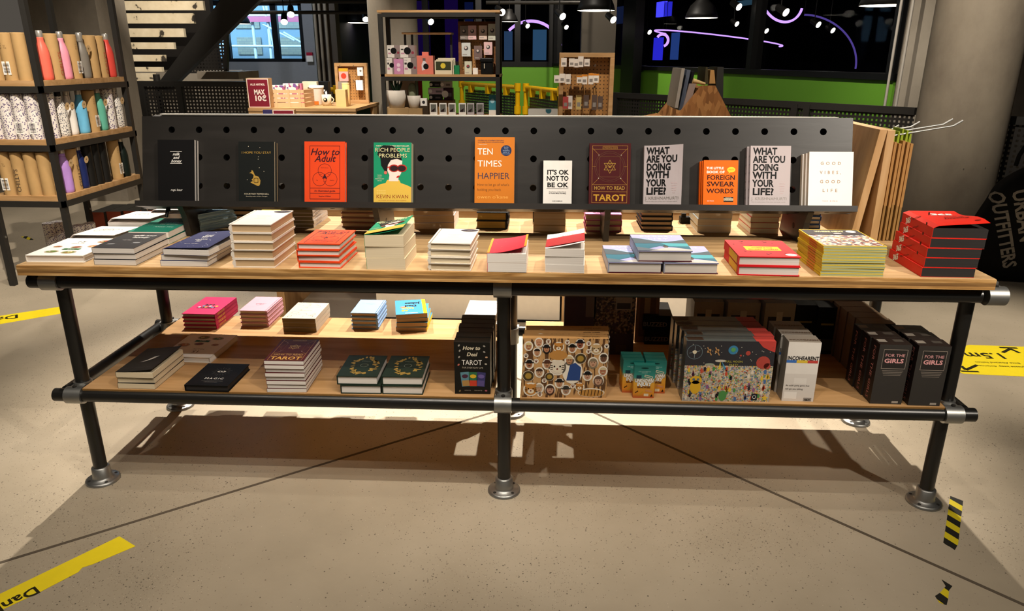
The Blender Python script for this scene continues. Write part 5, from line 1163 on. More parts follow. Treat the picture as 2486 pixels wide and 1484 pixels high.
m = MB(); p0, p1 = at(1412, 100, 1, 8.2), at(1494, 100, 1, 8.2); m.box(p0.x, p1.x, 8.2, 8.5, 0, 4.2, C('#3a352e', .8, name='dark_concrete')); structure(m.build('column_3'), 'dark square pillar before the windows', 'column')
m = MB(); wallbox(m, 5.15, 5.62, -.18, -.04, 0, 4.2, BLACK); structure(m.build('column_4'), 'black steel post standing before the green wall', 'column')
p0, p1 = at(768, 100, 1, 8.4), at(818, 100, 1, 8.4)
m = MB(); m.box(p0.x, p1.x, 8.4, 8.6, 0, 4.2, C('#544c43', .8, name='grey_pier')); structure(m.build('column_5'), 'grey pier between the daylight window and the dark windows', 'column')
for k, dx in enumerate((.02, .085, .165)):
    m = MB(); m.tube((p0.x + dx, 8.36, 0), (p0.x + dx, 8.36, 4.19), .020, C('#8d8272', .6, name='pipe_grey')); tag(m.build('riser_pipe'), ('grey riser pipe on the pier nearest the daylight window', 'middle grey riser pipe on the pier', 'grey riser pipe on the pier nearest the round column')[k], 'pipe', 'riser pipes on the pier')
# daylight window wall, facing the shop
PW = C('#8d8f93', .7, name='plaster_grey'); WY = 9.7
xl, xr = -5.6, at(768, 150, 1, WY).x
wx0, wx1 = -5.1, at(742, 148, 1, WY).x
m = MB(); m.box(xl, xr, WY, WY + .3, 0, 1.235, PW); m.box(wx1, xr, WY, WY + .3, 1.235, 4.2, PW); m.box(xl, wx0, WY, WY + .3, 1.235, 4.2, PW)
structure(m.build('wall_far'), 'grey plastered wall holding the daylight window', 'wall')
m = MB(); fb = C('#14161a', .5, name='window_frame')
m.box(wx0, wx1, WY + .02, WY + .10, 1.235, 1.285, fb); m.box(wx1 - .06, wx1, WY + .02, WY + .10, 1.235, 4.2, fb); m.box(wx0, wx0 + .05, WY + .02, WY + .10, 1.235, 4.2, fb)
for px in (548, 668): p = at(px, 100, 1, WY); m.box(p.x - .045, p.x + .045, WY + .02, WY + .10, 1.285, 4.2, fb)
p = at(650, 8, 1, WY); m.box(wx0, wx1, WY + .02, WY + .10, p.z - .03, p.z + .05, fb)
wn = structure(m.build('window_2'), 'tall black framed window with daylight and scaffolding outside', 'window')
m = MB(); m.box(wx0, wx1, WY + .055, WY + .06, 1.285, 4.2, GLASS); m.build('pane', wn)
# outside: the neighbour's facade behind scaffolding, in cool daylight
FY = 13.5
def facade():
    mt, nt, b, N, L = new_mat('pale_brick'); mp = mapping(N, L, (1, 1, 1)); mp.inputs['Rotation'].default_value = (PI / 2, 0, 0)
    br = N.new('ShaderNodeTexBrick'); br.inputs['Scale'].default_value = 5; br.inputs['Color1'].default_value = lin('#a8a48e'); br.inputs['Color2'].default_value = lin('#9a9788'); br.inputs['Mortar'].default_value = lin('#8b8c86'); L.new(mp.outputs[0], br.inputs['Vector']); L.new(br.outputs['Color'], b.inputs['Base Color']); return mt
FACM = facade(); PLB = C('#93a8b4', .7, name='pale_plaster')
m = MB(); m.box(-9.5, -3.6, FY, FY + .3, 0, 4.19, PLB)
structure(m.build('wall_outside'), 'neighbouring building seen through the daylight window', 'building')
m = MB()
for x0 in (-7.1, -6.2, -5.35, -4.75):
    for z0 in (1.35, 1.85, 2.35): m.box(x0, x0 + .5, FY - .03, FY, z0, z0 + .33, FACM)
structure(m.build('wall_panels'), 'brick panels of the neighbouring building', 'building')
sc = thing('scaffolding', 'white tube scaffolding outside the daylight window', 'scaffold', (0, 0, 0)); TB = C('#cfdde6', .4, name='scaffold_tube')
m = MB()
for x in (-7.0, -6.3, -5.5, -5.2, -4.55): m.tube((x, 12.6, 0), (x, 12.6, 4.15), .03, TB, 8)
m.build('standards', sc); m = MB()
for z in (1.5, 2.05, 2.62, 3.3): m.tube((-7.6, 12.57, z), (-4.0, 12.57, z), .022, TB, 8)
for a, b_ in (((-5.5, 3.4), (-6.2, 1.9)), ((-5.45, 3.4), (-5.1, 1.4)), ((-6.5, 2.0), (-6.0, 1.2)), ((-6.4, 2.0), (-5.9, 1.2)), ((-4.9, 1.75), (-4.1, 1.3)), ((-5.3, 1.9), (-4.7, 1.6))): m.tube((a[0], 12.55, a[1]), (b_[0], 12.55, b_[1]), .018, TB, 8)
m.build('braces', sc)
m = MB(); m.box(-7.6, -4.2, 12.5, 12.54, 1.93, 2.03, C('#c2667c', .6, name='red_board')); part(m.build('toe_board', sc), 'pinkish red board')
DAY = (0.36, 0.68, 1.0)
area((-6.0, 11.0, 4.0), (-5.6, 13.5, 2.0), 700, 4.0, 2.0, DAY)
area((-4.7, 10.1, 2.6), (-4.4, 6.0, .4), 60, 2.0, 2.2, DAY)
d_ = thing('smoke_alarm', 'white and red alarm box on the window wall', 'alarm', (0, 0, 0)); p = at(752, 140, 1, WY - .05)
m = MB(); m.box(p.x - .05, p.x + .05, WY - .06, WY, p.z - .06, p.z + .03, WHITE); m.build('case', d_); m = MB(); m.box(p.x - .045, p.x + .045, WY - .06, WY, p.z + .03, p.z + .075, C('#a8203a', .5, name='red_plastic')); m.build('cap', d_)

# ------------------------------------------------------------------ concrete pier, stairs and their guard
m = MB(); m.box(-4.47, -3.86, 4.72, 5.2, 0, 4.2, CONCD); structure(m.build('column_6'), 'square concrete pier behind the bottle rack', 'column')
m = MB(); m.box(-8.5, -6.2, 6.2, 6.3, 0, 4.2, C('#1a1714', .9, name='dark_back')); m.box(-6.2, at(520, 100, 1, 7.6).x, 7.6, 7.7, 1.15, 4.2, C('#1a1714', .9, name='dark_back')); m.box(-6.2, at(580, 100, 1, 7.6).x, 7.6, 7.7, .42, 1.15, CONCD); structure(m.build('wall_left'), 'dark wall beyond the bottle rack', 'wall')
PERF = perforated('perforated_steel', '#2b2825', .036, .017)
stp = thing('staircase', 'open staircase of worn cream treads with black steel stringer', 'staircase')
def worn():
    mt, nt, b, N, L = new_mat('worn_cream_paint'); mp = mapping(N, L, (1, 1, 1)); n1 = N.new('ShaderNodeTexNoise'); n1.inputs['Scale'].default_value = 9; n1.inputs['Detail'].default_value = 8; L.new(mp.outputs[0], n1.inputs['Vector'])
    r = ramp(N, ((.34, '#3c342a'), (.38, '#d8c8a8'), (.7, '#e8dabd'))); L.new(n1.outputs['Fac'], r.inputs['Fac']); L.new(r.outputs['Color'], b.inputs['Base Color']); b.inputs['Roughness'].default_value = .7; return mt
WORN = worn()
for k, (x0, x1, y0, y1) in enumerate(((303, 492, 2, 25), (305, 468, 32, 57), (309, 445, 69, 90), (314, 421, 103, 119), (319, 398, 133, 149), (323, 392, 163, 174), (327, 373, 178, 196))):
    Y = 6.95 - .15 * k; a, b_ = at(x0 - 25, y1, 1, Y), at(x1, y0, 1, Y); m = MB(); m.box(a.x, b_.x, Y, Y + .05, a.z, b_.z, WORN); m.build('tread', stp)
a, b_ = at(392, 192, 1, 5.96), at(612, -30, 1, 5.9)
m = MB(); m.prism([(a.x - .05, a.z - .10), (b_.x - .12, b_.z + .1), (b_.x + .02, b_.z + .1), (b_.x + .10, b_.z - .1), (a.x + .10, a.z - .12)], 5.86, 5.96, DSTEEL, 1); m.build('stringer', stp)
m = MB(); m.tube((a.x - .02, 5.9, 0), (a.x - .02, 5.9, a.z + .05), .035, DSTEEL, 12); m.build('newel_post', stp)
a, b_ = at(480, 192, 1, 6.3), at(578, 174, 1, 6.3); m = MB(); m.box(a.x, b_.x, 6.3, 6.9, a.z, b_.z, CONC); m.build('landing', stp)
c0, c1, c2 = at(455, 178, 1, 6.5), at(545, 178, 1, 6.5), at(545, 60, 1, 6.5); m = MB(); m.add([c0, c1, c2, at(530, 75, 1, 6.5)], [(0, 1, 2, 3)], PERF); m.prism([(c1.x, c1.z), (c1.x + .04, c1.z), (c2.x + .04, c2.z), (c2.x, c2.z)], 6.48, 6.53, DSTEEL, 1); m.build('guard_panel', stp)
def fence(name, label, a, b_, top, posts, grp='perforated guard rails', railm=DSTEEL, sheet=PERF, bottom=.06):
    a, b_ = Vector(a), Vector(b_); L_ = (b_ - a).length
    t_ = thing(name, label, 'railing', (a.x, a.y, 0), math.atan2(b_.y - a.y, b_.x - a.x), grp)
    m = MB(); m.box(0, L_, -.002, .002, bottom, top - .02, sheet); m.build('perforated_sheet', t_)
    m = MB(); m.box(0, L_, -.02, .02, top - .055, top, railm); m.build('top_rail', t_)
    for s in posts: m = MB(); m.box(s - .03, s + .03, -.025, .025, 0, top - .02, railm); m.build('post', t_)
    return t_
fence('perforated_railing', 'dark perforated railing before the stairs', at(331, 199, 1, 5.75)[:2], at(606, 194, 1, 5.75)[:2], at(450, 197, 1, 5.75).z, (.05, .45))
fa, fb_ = Vector(at(1488, 224, 2, .95)[:2]), Vector((3.0, 3.98))
fence('perforated_railing', 'long dark perforated railing before the green wall', fa, fb_, .95, (.05, 1.15, 2.2, (fb_ - fa).length - .9))
fence('perforated_railing', 'dark perforated railing behind the black bag', (3.28, 3.52), (4.3, 2.5), .93, (.04, 1.2))
YP = C('#e0b010', .4, name='yellow_pipe')
def yellow_fence(a, b_, label, k):
    t_ = thing('yellow_railing', label, 'railing', (a.x, a.y, 0), math.atan2(b_.y - a.y, b_.x - a.x), 'yellow pipe railings'); L_ = (b_ - a).length
    m = MB(); m.tube((0, 0, .95), (L_, 0, .95), .028, YP, 14); m.build('top_rail', t_)
    for s in (.03, L_ - .03):
        m = MB(); m.tube((s, 0, 0), (s, 0, .96), .03, YP, 14); m.tube((s, 0, .62), (s, 0, .72), .045, YP, 14); m.tube((s, 0, .90), (s, 0, 1.0), .042, YP, 14); m.build('post', t_)
    m = MB(); m.box(.08, L_ - .08, .03, .034, .1, .88, PERF); m.build('perforated_sheet', t_)
    for j in range(3): s = L_ * (.2 + .3 * j); m = MB(); m.box(s - .03, s + .03, -.03, .04, .84, .955, YP); m.build('clip', t_)
v = lambda px, py: Vector(at(px, py, 2, .95)[:2])
yellow_fence(v(1118, 203), v(1260, 212), 'yellow pipe railing with grey perforated sheet inside the rack', 0)
yellow_fence(v(1275, 212), v(1364, 222), 'short yellow pipe railing beside the tall pegboard', 1)
yellow_fence(Vector(at(640, 193, 1, 6.8)[:2]), Vector(at(822, 195, 1, 6.8)[:2]), 'yellow pipe railing behind the gift desk', 2)

# ------------------------------------------------------------------ floor tape and stickers
TY = C('#f2da26', .5, var=.05, name='yellow_tape')
def quad_decal(name, label, cat, pts, mat, art=None, grp=None, edge=None):
    """tape lying on the floor: pts run along the strip; art draws in strip coordinates"""
    P = [Vector((p[0], p[1], 0)) for p in pts]; m = MB()
    m.add([p + Vector((0, 0, .0009)) for p in P] + [p + Vector((0, 0, -.001)) for p in P], [tuple(range(len(P)))] + [(k, (k + 1) % len(P), len(P) + (k + 1) % len(P), len(P) + k) for k in range(len(P))], mat)
    if art:
        d = (P[1] - P[0]).normalized(); n = Vector((-d.y, d.x, 0)); o = P[0]
        m.X = Matrix(((d.x, n.x, 0, o.x), (d.y, n.y, 0, o.y), (0, 0, 1, .0009), (0, 0, 0, 1))); art(m); m.X = None
    return tag(m.build(name), label, cat, grp)
f2 = lambda px, py: at(px, py, 2, 0)
INKT = C('#2a2614', .5, name='tape_ink')
# read from the far side: the strip's x axis runs from the viewer's right to left
def art_danke(m): m.text('Danke', .42, .016, .055, .0004, INKT, align='LEFT', bold=.02); m.text('Danke', .95, .016, .055, .0004, INKT, align='LEFT', bold=.02)
e0 = f2(290, 1303); e1 = f2(329, 1327); dr = (f2(0, 1443) - e0).normalized()
quad_decal('floor_tape', 'torn yellow thank-you tape nearest the viewer on the floor', 'tape', [e0, e0 + dr * .62, f2(0, 1484) + dr * .35, f2(0, 1484), f2(100, 1437), f2(190, 1390), f2(200, 1379), f2(225, 1371), e1], TY, lambda m: m.text('Danke', .268, -.066 + .012, .05, .0004, INKT, align='LEFT', bold=.02) if False else None)
m_ = MB(); n_ = Vector((dr.y, -dr.x, 0)); n_ = n_ if n_.dot(e1 - e0) > 0 else -n_
def floor_text(parent, s, o, xdir, size, mat, **kw):
    """lettering flat on the floor; xdir is the reading direction"""
    xdir = Vector((xdir[0], xdir[1], 0)).normalized(); yd = Vector((-xdir.y, xdir.x, 0)); m = MB()
    m.X = Matrix(((xdir.x, yd.x, 0, o[0]), (xdir.y, yd.y, 0, o[1]), (0, 0, 1, .0014), (0, 0, 0, 1))); m.text(s, 0, 0, size, 0, mat, **kw); m.X = None
    ob = m.build('lettering'); ob.parent = parent; return ob
near = bpy.data.objects['floor_tape']
ft = lambda px, py: f2(px, py)
floor_text(near, 'Danke', ft(88, 1424), dr, .050, INKT, align='LEFT', bold=.02)
far = quad_decal('floor_tape', 'yellow thank-you tape on the floor beyond the table leg', 'tape', [f2(147, 745), f2(-160, 792), f2(-160, 815), f2(147, 762)], TY)
floor_text(far, 'Danke', ft(46, 764), (f2(-160, 792) - f2(147, 745)), .09, INKT, align='LEFT', bold=.02)
def hazard():
    mt, nt, b, N, L = new_mat('hazard_stripes'); tc = N.new('ShaderNodeTexCoord'); mp = N.new('ShaderNodeMapping'); mp.inputs['Rotation'].default_value = (0, 0, R_(64)); mp.inputs['Scale'].default_value = (18, 18, 1); L.new(tc.outputs['Object'], mp.inputs['Vector'])
    sp = N.new('ShaderNodeSeparateXYZ'); L.new(mp.outputs[0], sp.inputs[0]); fr_ = N.new('ShaderNodeMath'); fr_.operation = 'FRACT'; L.new(sp.outputs['Y'], fr_.inputs[0]); r = ramp(N, ((.5, '#1c1b16'), (.501, '#d8c41c'))); r.color_ramp.interpolation = 'CONSTANT'; L.new(fr_.outputs[0], r.inputs['Fac']); L.new(r.outputs['Color'], b.inputs['Base Color']); b.inputs['Roughness'].default_value = .5; return mt
HAZ = hazard()
GZ = 'black and yellow tape scraps'
quad_decal('hazard_tape', 'black and yellow striped tape strip beside the end table leg', 'tape', [f2(2307, 1205), f2(2290, 1318), f2(2298, 1324), f2(2306, 1328), f2(2318, 1336), f2(2326, 1322), f2(2338, 1217)], HAZ, grp=GZ)
quad_decal('hazard_tape', 'torn striped tape scrap on the floor joint', 'tape', [f2(2286, 1408), f2(2296, 1424), f2(2282, 1440), f2(2270, 1448), f2(2280, 1464), f2(2298, 1470), f2(2302, 1455), f2(2304, 1434), f2(2312, 1424)], HAZ, grp=GZ)
quad_decal('hazard_tape', 'small striped tape scrap on the far floor past the bottle rack', 'tape', [f2(50, 575), f2(70, 583), f2(84, 583), f2(66, 574)], HAZ, grp=GZ)
q = [f2(2352, 838), f2(2600, 846), f2(2600, 920), f2(2338, 908), f2(2322, 900), f2(2338, 842)]
sg = quad_decal('floor_sticker', 'large yellow distance sticker on the floor past the table end', 'sticker', q, TY)
xd = (f2(2330, 872) - f2(2480, 876))
floor_text(sg, '1.5m', f2(2384, 858), xd, .095, INKT, align='CENTER', bold=.02)
for k, s in enumerate(('Bitte Abstand halten', 'please keep distance')): floor_text(sg, s, f2(2420 + 10 * k, 880 + 9 * k), xd, .024, INKT, align='CENTER')
def chev(p, q_, r_):
    m = MB(); a, b_, c = (Vector((*v_[:2], .0013)) for v_ in (p, q_, r_))
    for s, e in ((a, b_), (b_, c)):
        d = (e - s).normalized(); n = Vector((-d.y, d.x, 0)) * .008; m.add([s - n, e - n, e + n, s + n], [(0, 1, 2, 3)], INKT)
    ob = m.build('arrow_mark'); ob.parent = sg
chev(f2(2434, 857), f2(2452, 847.5), f2(2476, 858)); chev(f2(2426, 844.5), f2(2446, 845.2), f2(2470, 846)); chev(f2(2333, 889), f2(2345, 899), f2(2372, 887)); chev(f2(2333, 902), f2(2352, 902.6), f2(2376, 903.2))

# ------------------------------------------------------------------ bottle rack
RX0, RX1, RY0, RY1 = -3.115, -2.665, 2.04, 2.925
t = thing('bottle_rack', 'black steel rack with three pine shelves of drinking bottles', 'shelf')
for x in (RX0 + .02, RX1 - .02):
    for y in (RY0 + .02, RY1 - .02):
        m = MB(); m.box(x - .016, x + .016, y - .016, y + .016, 0, 2.6, DSTEEL); m.tube((x + .0165, y, .3), (x + .0185, y, .3), .008, STEEL, 8); m.build('post', t)
for z in (.55, .87, 1.19):
    m = MB(); m.box(RX0 + .006, RX1 - .006, RY0 + .006, RY1 - .006, z - .03, z, PLY); m.build('shelf_board', t)
    m = MB()
    m.box(RX0, RX1, RY0, RY0 + .02, z - .065, z - .03, DSTEEL); m.box(RX0, RX1, RY1 - .02, RY1, z - .065, z - .03, DSTEEL); m.box(RX1 - .02, RX1, RY0, RY1, z - .065, z - .03, DSTEEL); m.box(RX0, RX0 + .02, RY0, RY1, z - .065, z - .03, DSTEEL)
    m.build('shelf_frame', t)
KRF = C('#b3905f', .7, name='kraft_board'); FLO = speckle('floral_print', '#e2dad2', '#6a5a78', 105, .36); FLO2 = speckle('fine_floral_print', '#dcd6cc', '#4a4a52', 130, .36)
LEAT = C('#d9b98a', .6, name='kraft_tag')
def art_brand(c, r, h, z0, m_, face):
    """letters running up the tube, on the side that faces the shop"""
    c.X = face @ Matrix.Translation((.012, z0, 0)) @ Matrix.Rotation(PI / 2, 4, 'Z'); c.text("CHILLY'S", 0, 0, .034, r + .0006, m_, align='LEFT', bold=.01); c.X = None
FY_ = Matrix(((1, 0, 0, 0), (0, 0, -1, 0), (0, 1, 0, 0), (0, 0, 0, 1)))         # print on the -y side
FX_ = Matrix(((0, 0, 1, 0), (1, 0, 0, 0), (0, 1, 0, 0), (0, 0, 0, 1)))          # print on the +x side
def tube_mesh(mat, h=.25, r=.036, brand=None, face=FY_, label=False):
    c = MB(); c.lathe([(r, 0), (r, h - .006), (r * .98, h), (r * .9, h - .004)], mat, seg=24)
    if brand: art_brand(c, r * .985, h, .02, ink(brand), face)
    if label:
        c.X = face; c.rect(-.022, .022, .03, .10, r * .985, W0)
        for k in range(7): c.rect(-.016, .016, .04 + .0075 * k, .043 + .0075 * k, r * .985 + .0006, K0)
        for k, s in enumerate(('THE', 'SIMPLE', 'BOTTLE')): c.text(s, -.014, .19 - .012 * k, .010, r * .985, ink('#5a4630'), align='LEFT')
        c.X = None
    return bake([('tube', c)])
def bottle_mesh(col, cap='steel', rough=.35):
    mt = col if isinstance(col, bpy.types.Material) else C(col, rough, name='bottle_coat')
    b = MB(); b.lathe([(.030, 0), (.0345, .006), (.0350, .02), (.0350, .135), (.033, .158), (.026, .185), (.0185, .205), (.0175, .222), (.0175, .228), (.016, .228)], mt, seg=28)
    c = MB(); cm = C('#bdb8b0', .35, .6, name='brushed_cap') if cap == 'steel' else BLACK
    c.lathe([(.0165, .228), (.0178, .231), (.0178, .258), (.015, .264), (.0, .265)], cm, seg=24)
    return bake([('body', b), ('cap', c)])
def tag_mesh(face, s=1):
    c = MB(); c.X = face @ Matrix.Translation((.015 * s, .17, .037)) @ Matrix.Rotation(.12, 4, 'X'); c.disc(0, 0, .022, 0, LEAT, 20); c.disc(0, .002, .006, .0004, ink('#8a6a3a'), 8); c.X = None
    r_ = MB(); r_.ring(0, 0, .0195, .003, .212, LEAT, 16)
    return bake([('paper_tag', c), ('tag_cord', r_)])
TGX = tag_mesh(FX_); TGX2 = tag_mesh(FX_, -1)
GTB, GBT = 'card bottle tubes on the rack', 'drinking bottles on the rack'
kt, ktr, ktb, ktl = tube_mesh(KRF), tube_mesh(KRF, brand='#c0503c'), tube_mesh(KRF, brand='#5c4a38'), tube_mesh(KRF, label=True)
ktx, ktxr, ktxb, ktxl = tube_mesh(KRF, face=FX_), tube_mesh(KRF, brand='#c0503c', face=FX_), tube_mesh(KRF, brand='#5c4a38', face=FX_), tube_mesh(KRF, label=True, face=FX_)
flt, fltl, fltx = tube_mesh(FLO), tube_mesh(FLO, label=True), tube_mesh(FLO, face=FX_)
bkt = tube_mesh(C('#171614', .5, name='black_tube'), face=FX_)
def put(kind, meshes, label, x, y, z): inst('bottle_tube' if kind == 't' else 'drinking_bottle', label, 'bottle tube' if kind == 't' else 'bottle', GTB if kind == 't' else GBT, meshes, loc=(x, y, z))
SH = {1: (1.19, 'top'), 2: (.87, 'middle'), 3: (.55, 'low')}
for sh, row in {1: ((kt, 'plain kraft tube second from the corner post'), (ktr, 'kraft tube with red upright letters'), (ktl, 'kraft tube with barcode label'), (kt, 'plain kraft tube beside the corner post')),
                2: ((flt, 'plain floral tube farthest from the corner post'), (flt, 'plain floral tube in the row'), (fltl, 'floral tube with barcode, inner one'), (fltl, 'floral tube with barcode beside corner post')),
                3: ((ktl, 'kraft tube with white barcode label'), (ktb, 'kraft tube with dark upright letters'), (kt, 'plain kraft tube, inner one'), (kt, 'plain kraft tube beside corner post'))}.items():
    for k, (me, lb) in enumerate(row): put('t', me, lb + ', end bay %s shelf' % SH[sh][1], -3.005 + .0775 * k + (.0 if sh != 1 else -.0), RY0 + .052, SH[sh][0])
B = bottle_mesh
SIDE = {1: ((0, 2.195), (0, 2.285), (0, 2.372), (0, 2.462), (0, 2.56), (0, 2.655), (0, 2.742), (0, 2.835)),
        2: ((0, 2.150), (-.085, 2.205), (0, 2.252), (-.01, 2.345), (0, 2.445), (0, 2.545), (0, 2.640), (0, 2.740), (0, 2.835)),
        3: ((-.03, 2.125), (0, 2.185), (0, 2.262), (0, 2.338), (0, 2.414), (0, 2.490), (0, 2.568), (0, 2.712), (0, 2.805))}
def side(sh, items):
    for (kind, me, lb), (dx, y) in zip(items, SIDE[sh]): put(kind, me, lb + ', long side %s shelf' % SH[sh][1], -2.722 + dx, y, SH[sh][0])
side(1, (('b', B('#e86a58'), 'coral red bottle by the corner post'), ('t', ktxr, 'kraft tube between coral and pink bottles'), ('b', B('#e896aa'), 'pink bottle'), ('t', ktxl, 'kraft tube with barcode'), ('b', B('#7d776e') + TGX, 'grey bottle with tag'), ('t', ktx, 'kraft tube behind grey bottle'), ('t', ktxr, 'kraft tube with red letters beside red bottle'), ('b', B('#d24a40'), 'dark red bottle at far end')))
side(2, (('t', fltx, 'floral tube at the corner post'), ('t', ktx, 'kraft tube set back behind the corner floral tube'), ('b', B(FLO2, 'black') + TGX, 'floral bottle with black cap'), ('b', B('#e8e2da') + TGX2, 'white bottle with round tag'), ('b', B('#6bb2d6') + TGX2, 'sky blue bottle'), ('t', ktxl, 'kraft tube beside the blue bottle'), ('b', B('#62ae98') + TGX, 'mint green bottle'), ('t', fltx, 'large-flowered tube near far end'), ('b', B(FLO2) + TGX, 'floral bottle at far end')))
side(3, (('t', ktx, 'kraft tube at the corner post'), ('b', B('#b48ad2') + TGX, 'lilac bottle with tag'), ('t', ktxb, 'kraft tube with dark letters'), ('b', B('#1f2a5c') + TGX, 'navy bottle'), ('t', bkt, 'black tube next to the navy bottle'), ('t', bkt, 'black tube in the middle'), ('t', bkt, 'black tube next to the kraft one'), ('t', ktxl, 'kraft tube with white label'), ('b', B('#17201c'), 'black-green bottle at far end')))
for k, (px, py, lb) in enumerate(((116, 541, 'floral tube on the floor farthest from the corner post'), (139, 537, 'floral tube on the floor second in the group'), (190, 546, 'floral tube on the floor just past the post'), (216, 541, 'floral tube on the floor last in the group'))):
    p = at(px, py, 2, .25); inst('bottle_tube', lb, 'bottle tube', 'floral tubes on the floor', flt, loc=(p.x, p.y, 0))
BLB = C('#33302a', .5, name='dark_box_top'); OR_ = C('#9a4a34', .5, name='rust_box_front')
for k in range(5):
    m = MB(); p = Vector((-3.14 + .108 * k, 2.98 + .03 * k, 0)); m.box(0, .105, 0, .30, 0, .26, BLB, front=OR_); o = m.build('storage_box', None, (p.x, p.y, 0)); tag(o, ('dark storage box with rust-red front nearest the post, under the rack', 'second dark storage box with rust-red front under the rack', 'third dark storage box with rust-red front under the rack', 'fourth dark storage box with rust-red front under the rack', 'last dark storage box with rust-red front under the rack')[k], 'box', 'dark storage boxes under the rack')

# ------------------------------------------------------------------ plywood frame with hanging packs at the table end
t = thing('plywood_frame', 'leaning plywood frame with wire hooks at the table end', 'display stand')
m = MB(); m.prism([(1.095, H), (1.118, H), (1.160, 1.112), (1.137, 1.112)], .31, .66, PLYV, 1); m.build('slanted_board', t, bevel=.001)
m = MB(); m.prism([(1.176, H), (1.199, H), (1.178, 1.110), (1.155, 1.110)], .3102, .6602, PLYV, 1) if False else m.box(1.1605, 1.184, .31, .66, H, 1.110, PLYV); m.build('upright_board', t, bevel=.001)
for y, z, L_ in ((.36, 1.085, .20), (.40, 1.088, .19), (.44, 1.09, .11), (.47, 1.085, .06)):
    m = MB(); m.path([(1.18, y, z), (1.18 + L_, y, z + .035 * L_ / .2), (1.205 + L_, y, z + .035 * L_ / .2 + .016)], .0028, STEEL, 8); m.build('wire_hook', t)
for z in (.96, .87, .80): m = MB(); m.path([(1.18, .42, z), (1.262, .42, z + .006), (1.27, .42, z + .016)], .0022, STEEL, 6); m.build('wire_hook', t)
GRNH = C('#8a9a2a', .6, name='green_header'); KRP = C('#a87c48', .7, name='kraft_pack')
p1 = MB(); p1.box(0, .008, 0, .10, 0, .20, KRP); p1.box(0, .007, 0, .10, -.115, 0, C('#94703f', .7, name='kraft_pack_low')); p2 = MB(); p2.prism([(0, .2), (.008, .2), (.006, .235), (.002, .235)], .02, .085, GRNH, 1)
pk = bake([('kraft_body', p1), ('green_header', p2)])
for k in range(6): inst('kraft_pack', ('kraft pack with green header nearest the plywood board', 'second kraft pack with green header from the plywood', 'third kraft pack with green header from the plywood', 'fourth kraft pack with green header from the plywood', 'fifth kraft pack with green header from the plywood', 'outermost kraft pack with green header on the hook')[k], 'pack', 'kraft packs on the hook', pk, loc=(1.188 + .0125 * k, .335 + .004 * (k % 2), .875 - .004 * (k % 3)))

# ------------------------------------------------------------------ black tote bag
t = thing('tote_bag', 'slumped black cloth bag with white shop name by the column', 'bag', (0, 0, 0))
bm = bmesh.new(); bmesh.ops.create_icosphere(bm, subdivisions=5, radius=1)
rnd = random.Random(3)
for v_ in bm.verts:
    x, y, z = v_.co; s = lambda a: math.copysign(abs(a) ** .55, a)
    v_.co = Vector((s(x) * .33 * (1 - .25 * max(0, z)), s(y) * .17, (s(z) + 1) * .36)); v_.co.x += .12 * (v_.co.z / .72) ; v_.co.z += .05 * v_.co.x
    v_.co += Vector((math.sin(v_.co.z * 21 + v_.co.x * 9) * .008, math.sin(v_.co.x * 25 + v_.co.z * 13) * .010, 0))
me = bpy.data.meshes.new('cloth_body'); bm.to_mesh(me); bm.free(); me.polygons.foreach_set('use_smooth', [True] * len(me.polygons)); me.materials.append(C('#0c0b0b', .85, name='black_cotton'))
o = bpy.data.objects.new('cloth_body', me); COL.objects.link(o); o.parent = t; t.location = (3.08, 2.52, .0); t.rotation_euler = (0, 0, R_(-20))
m = MB(); m.X = Matrix.Translation((-.17, -.3, .56)) @ Matrix(((1, 0, 0, 0), (0, 0, -1, 0), (0, 1, 0, 0), (0, 0, 0, 1))) @ Matrix.Rotation(R_(-72), 4, 'Z')
PRT = C('#8f887e', .9, name='white_print'); m.text('URBAN', 0, .03, .10, 0, PRT, align='LEFT', bold=.03, width=.31); m.text('OUTFITTERS', .0, -.075, .10, 0, PRT, align='LEFT', bold=.03, width=.46); m.X = None
from mathutils.bvhtree import BVHTree
bv = BVHTree.FromPolygons([v_.co.copy() for v_ in me.vertices], [tuple(p_.vertices) for p_ in me.polygons])
for v_ in m.v:                                    # the print follows the cloth
    h_ = bv.ray_cast(Vector((v_.x, -1, v_.z)), Vector((0, 1, 0)))
    v_.y = h_[0].y - .006 if h_[0] else -.05
part(m.build('printed_name', t), 'white capital letters')
m = MB(); m.path([(.02 + .14 * math.cos(a_) , 0, .70 + .20 * math.sin(a_)) for a_ in [PI * k / 10 for k in range(11)]], .012, C('#0c0b0b', .85, name='black_cotton'), 8); m.build('handle', t)

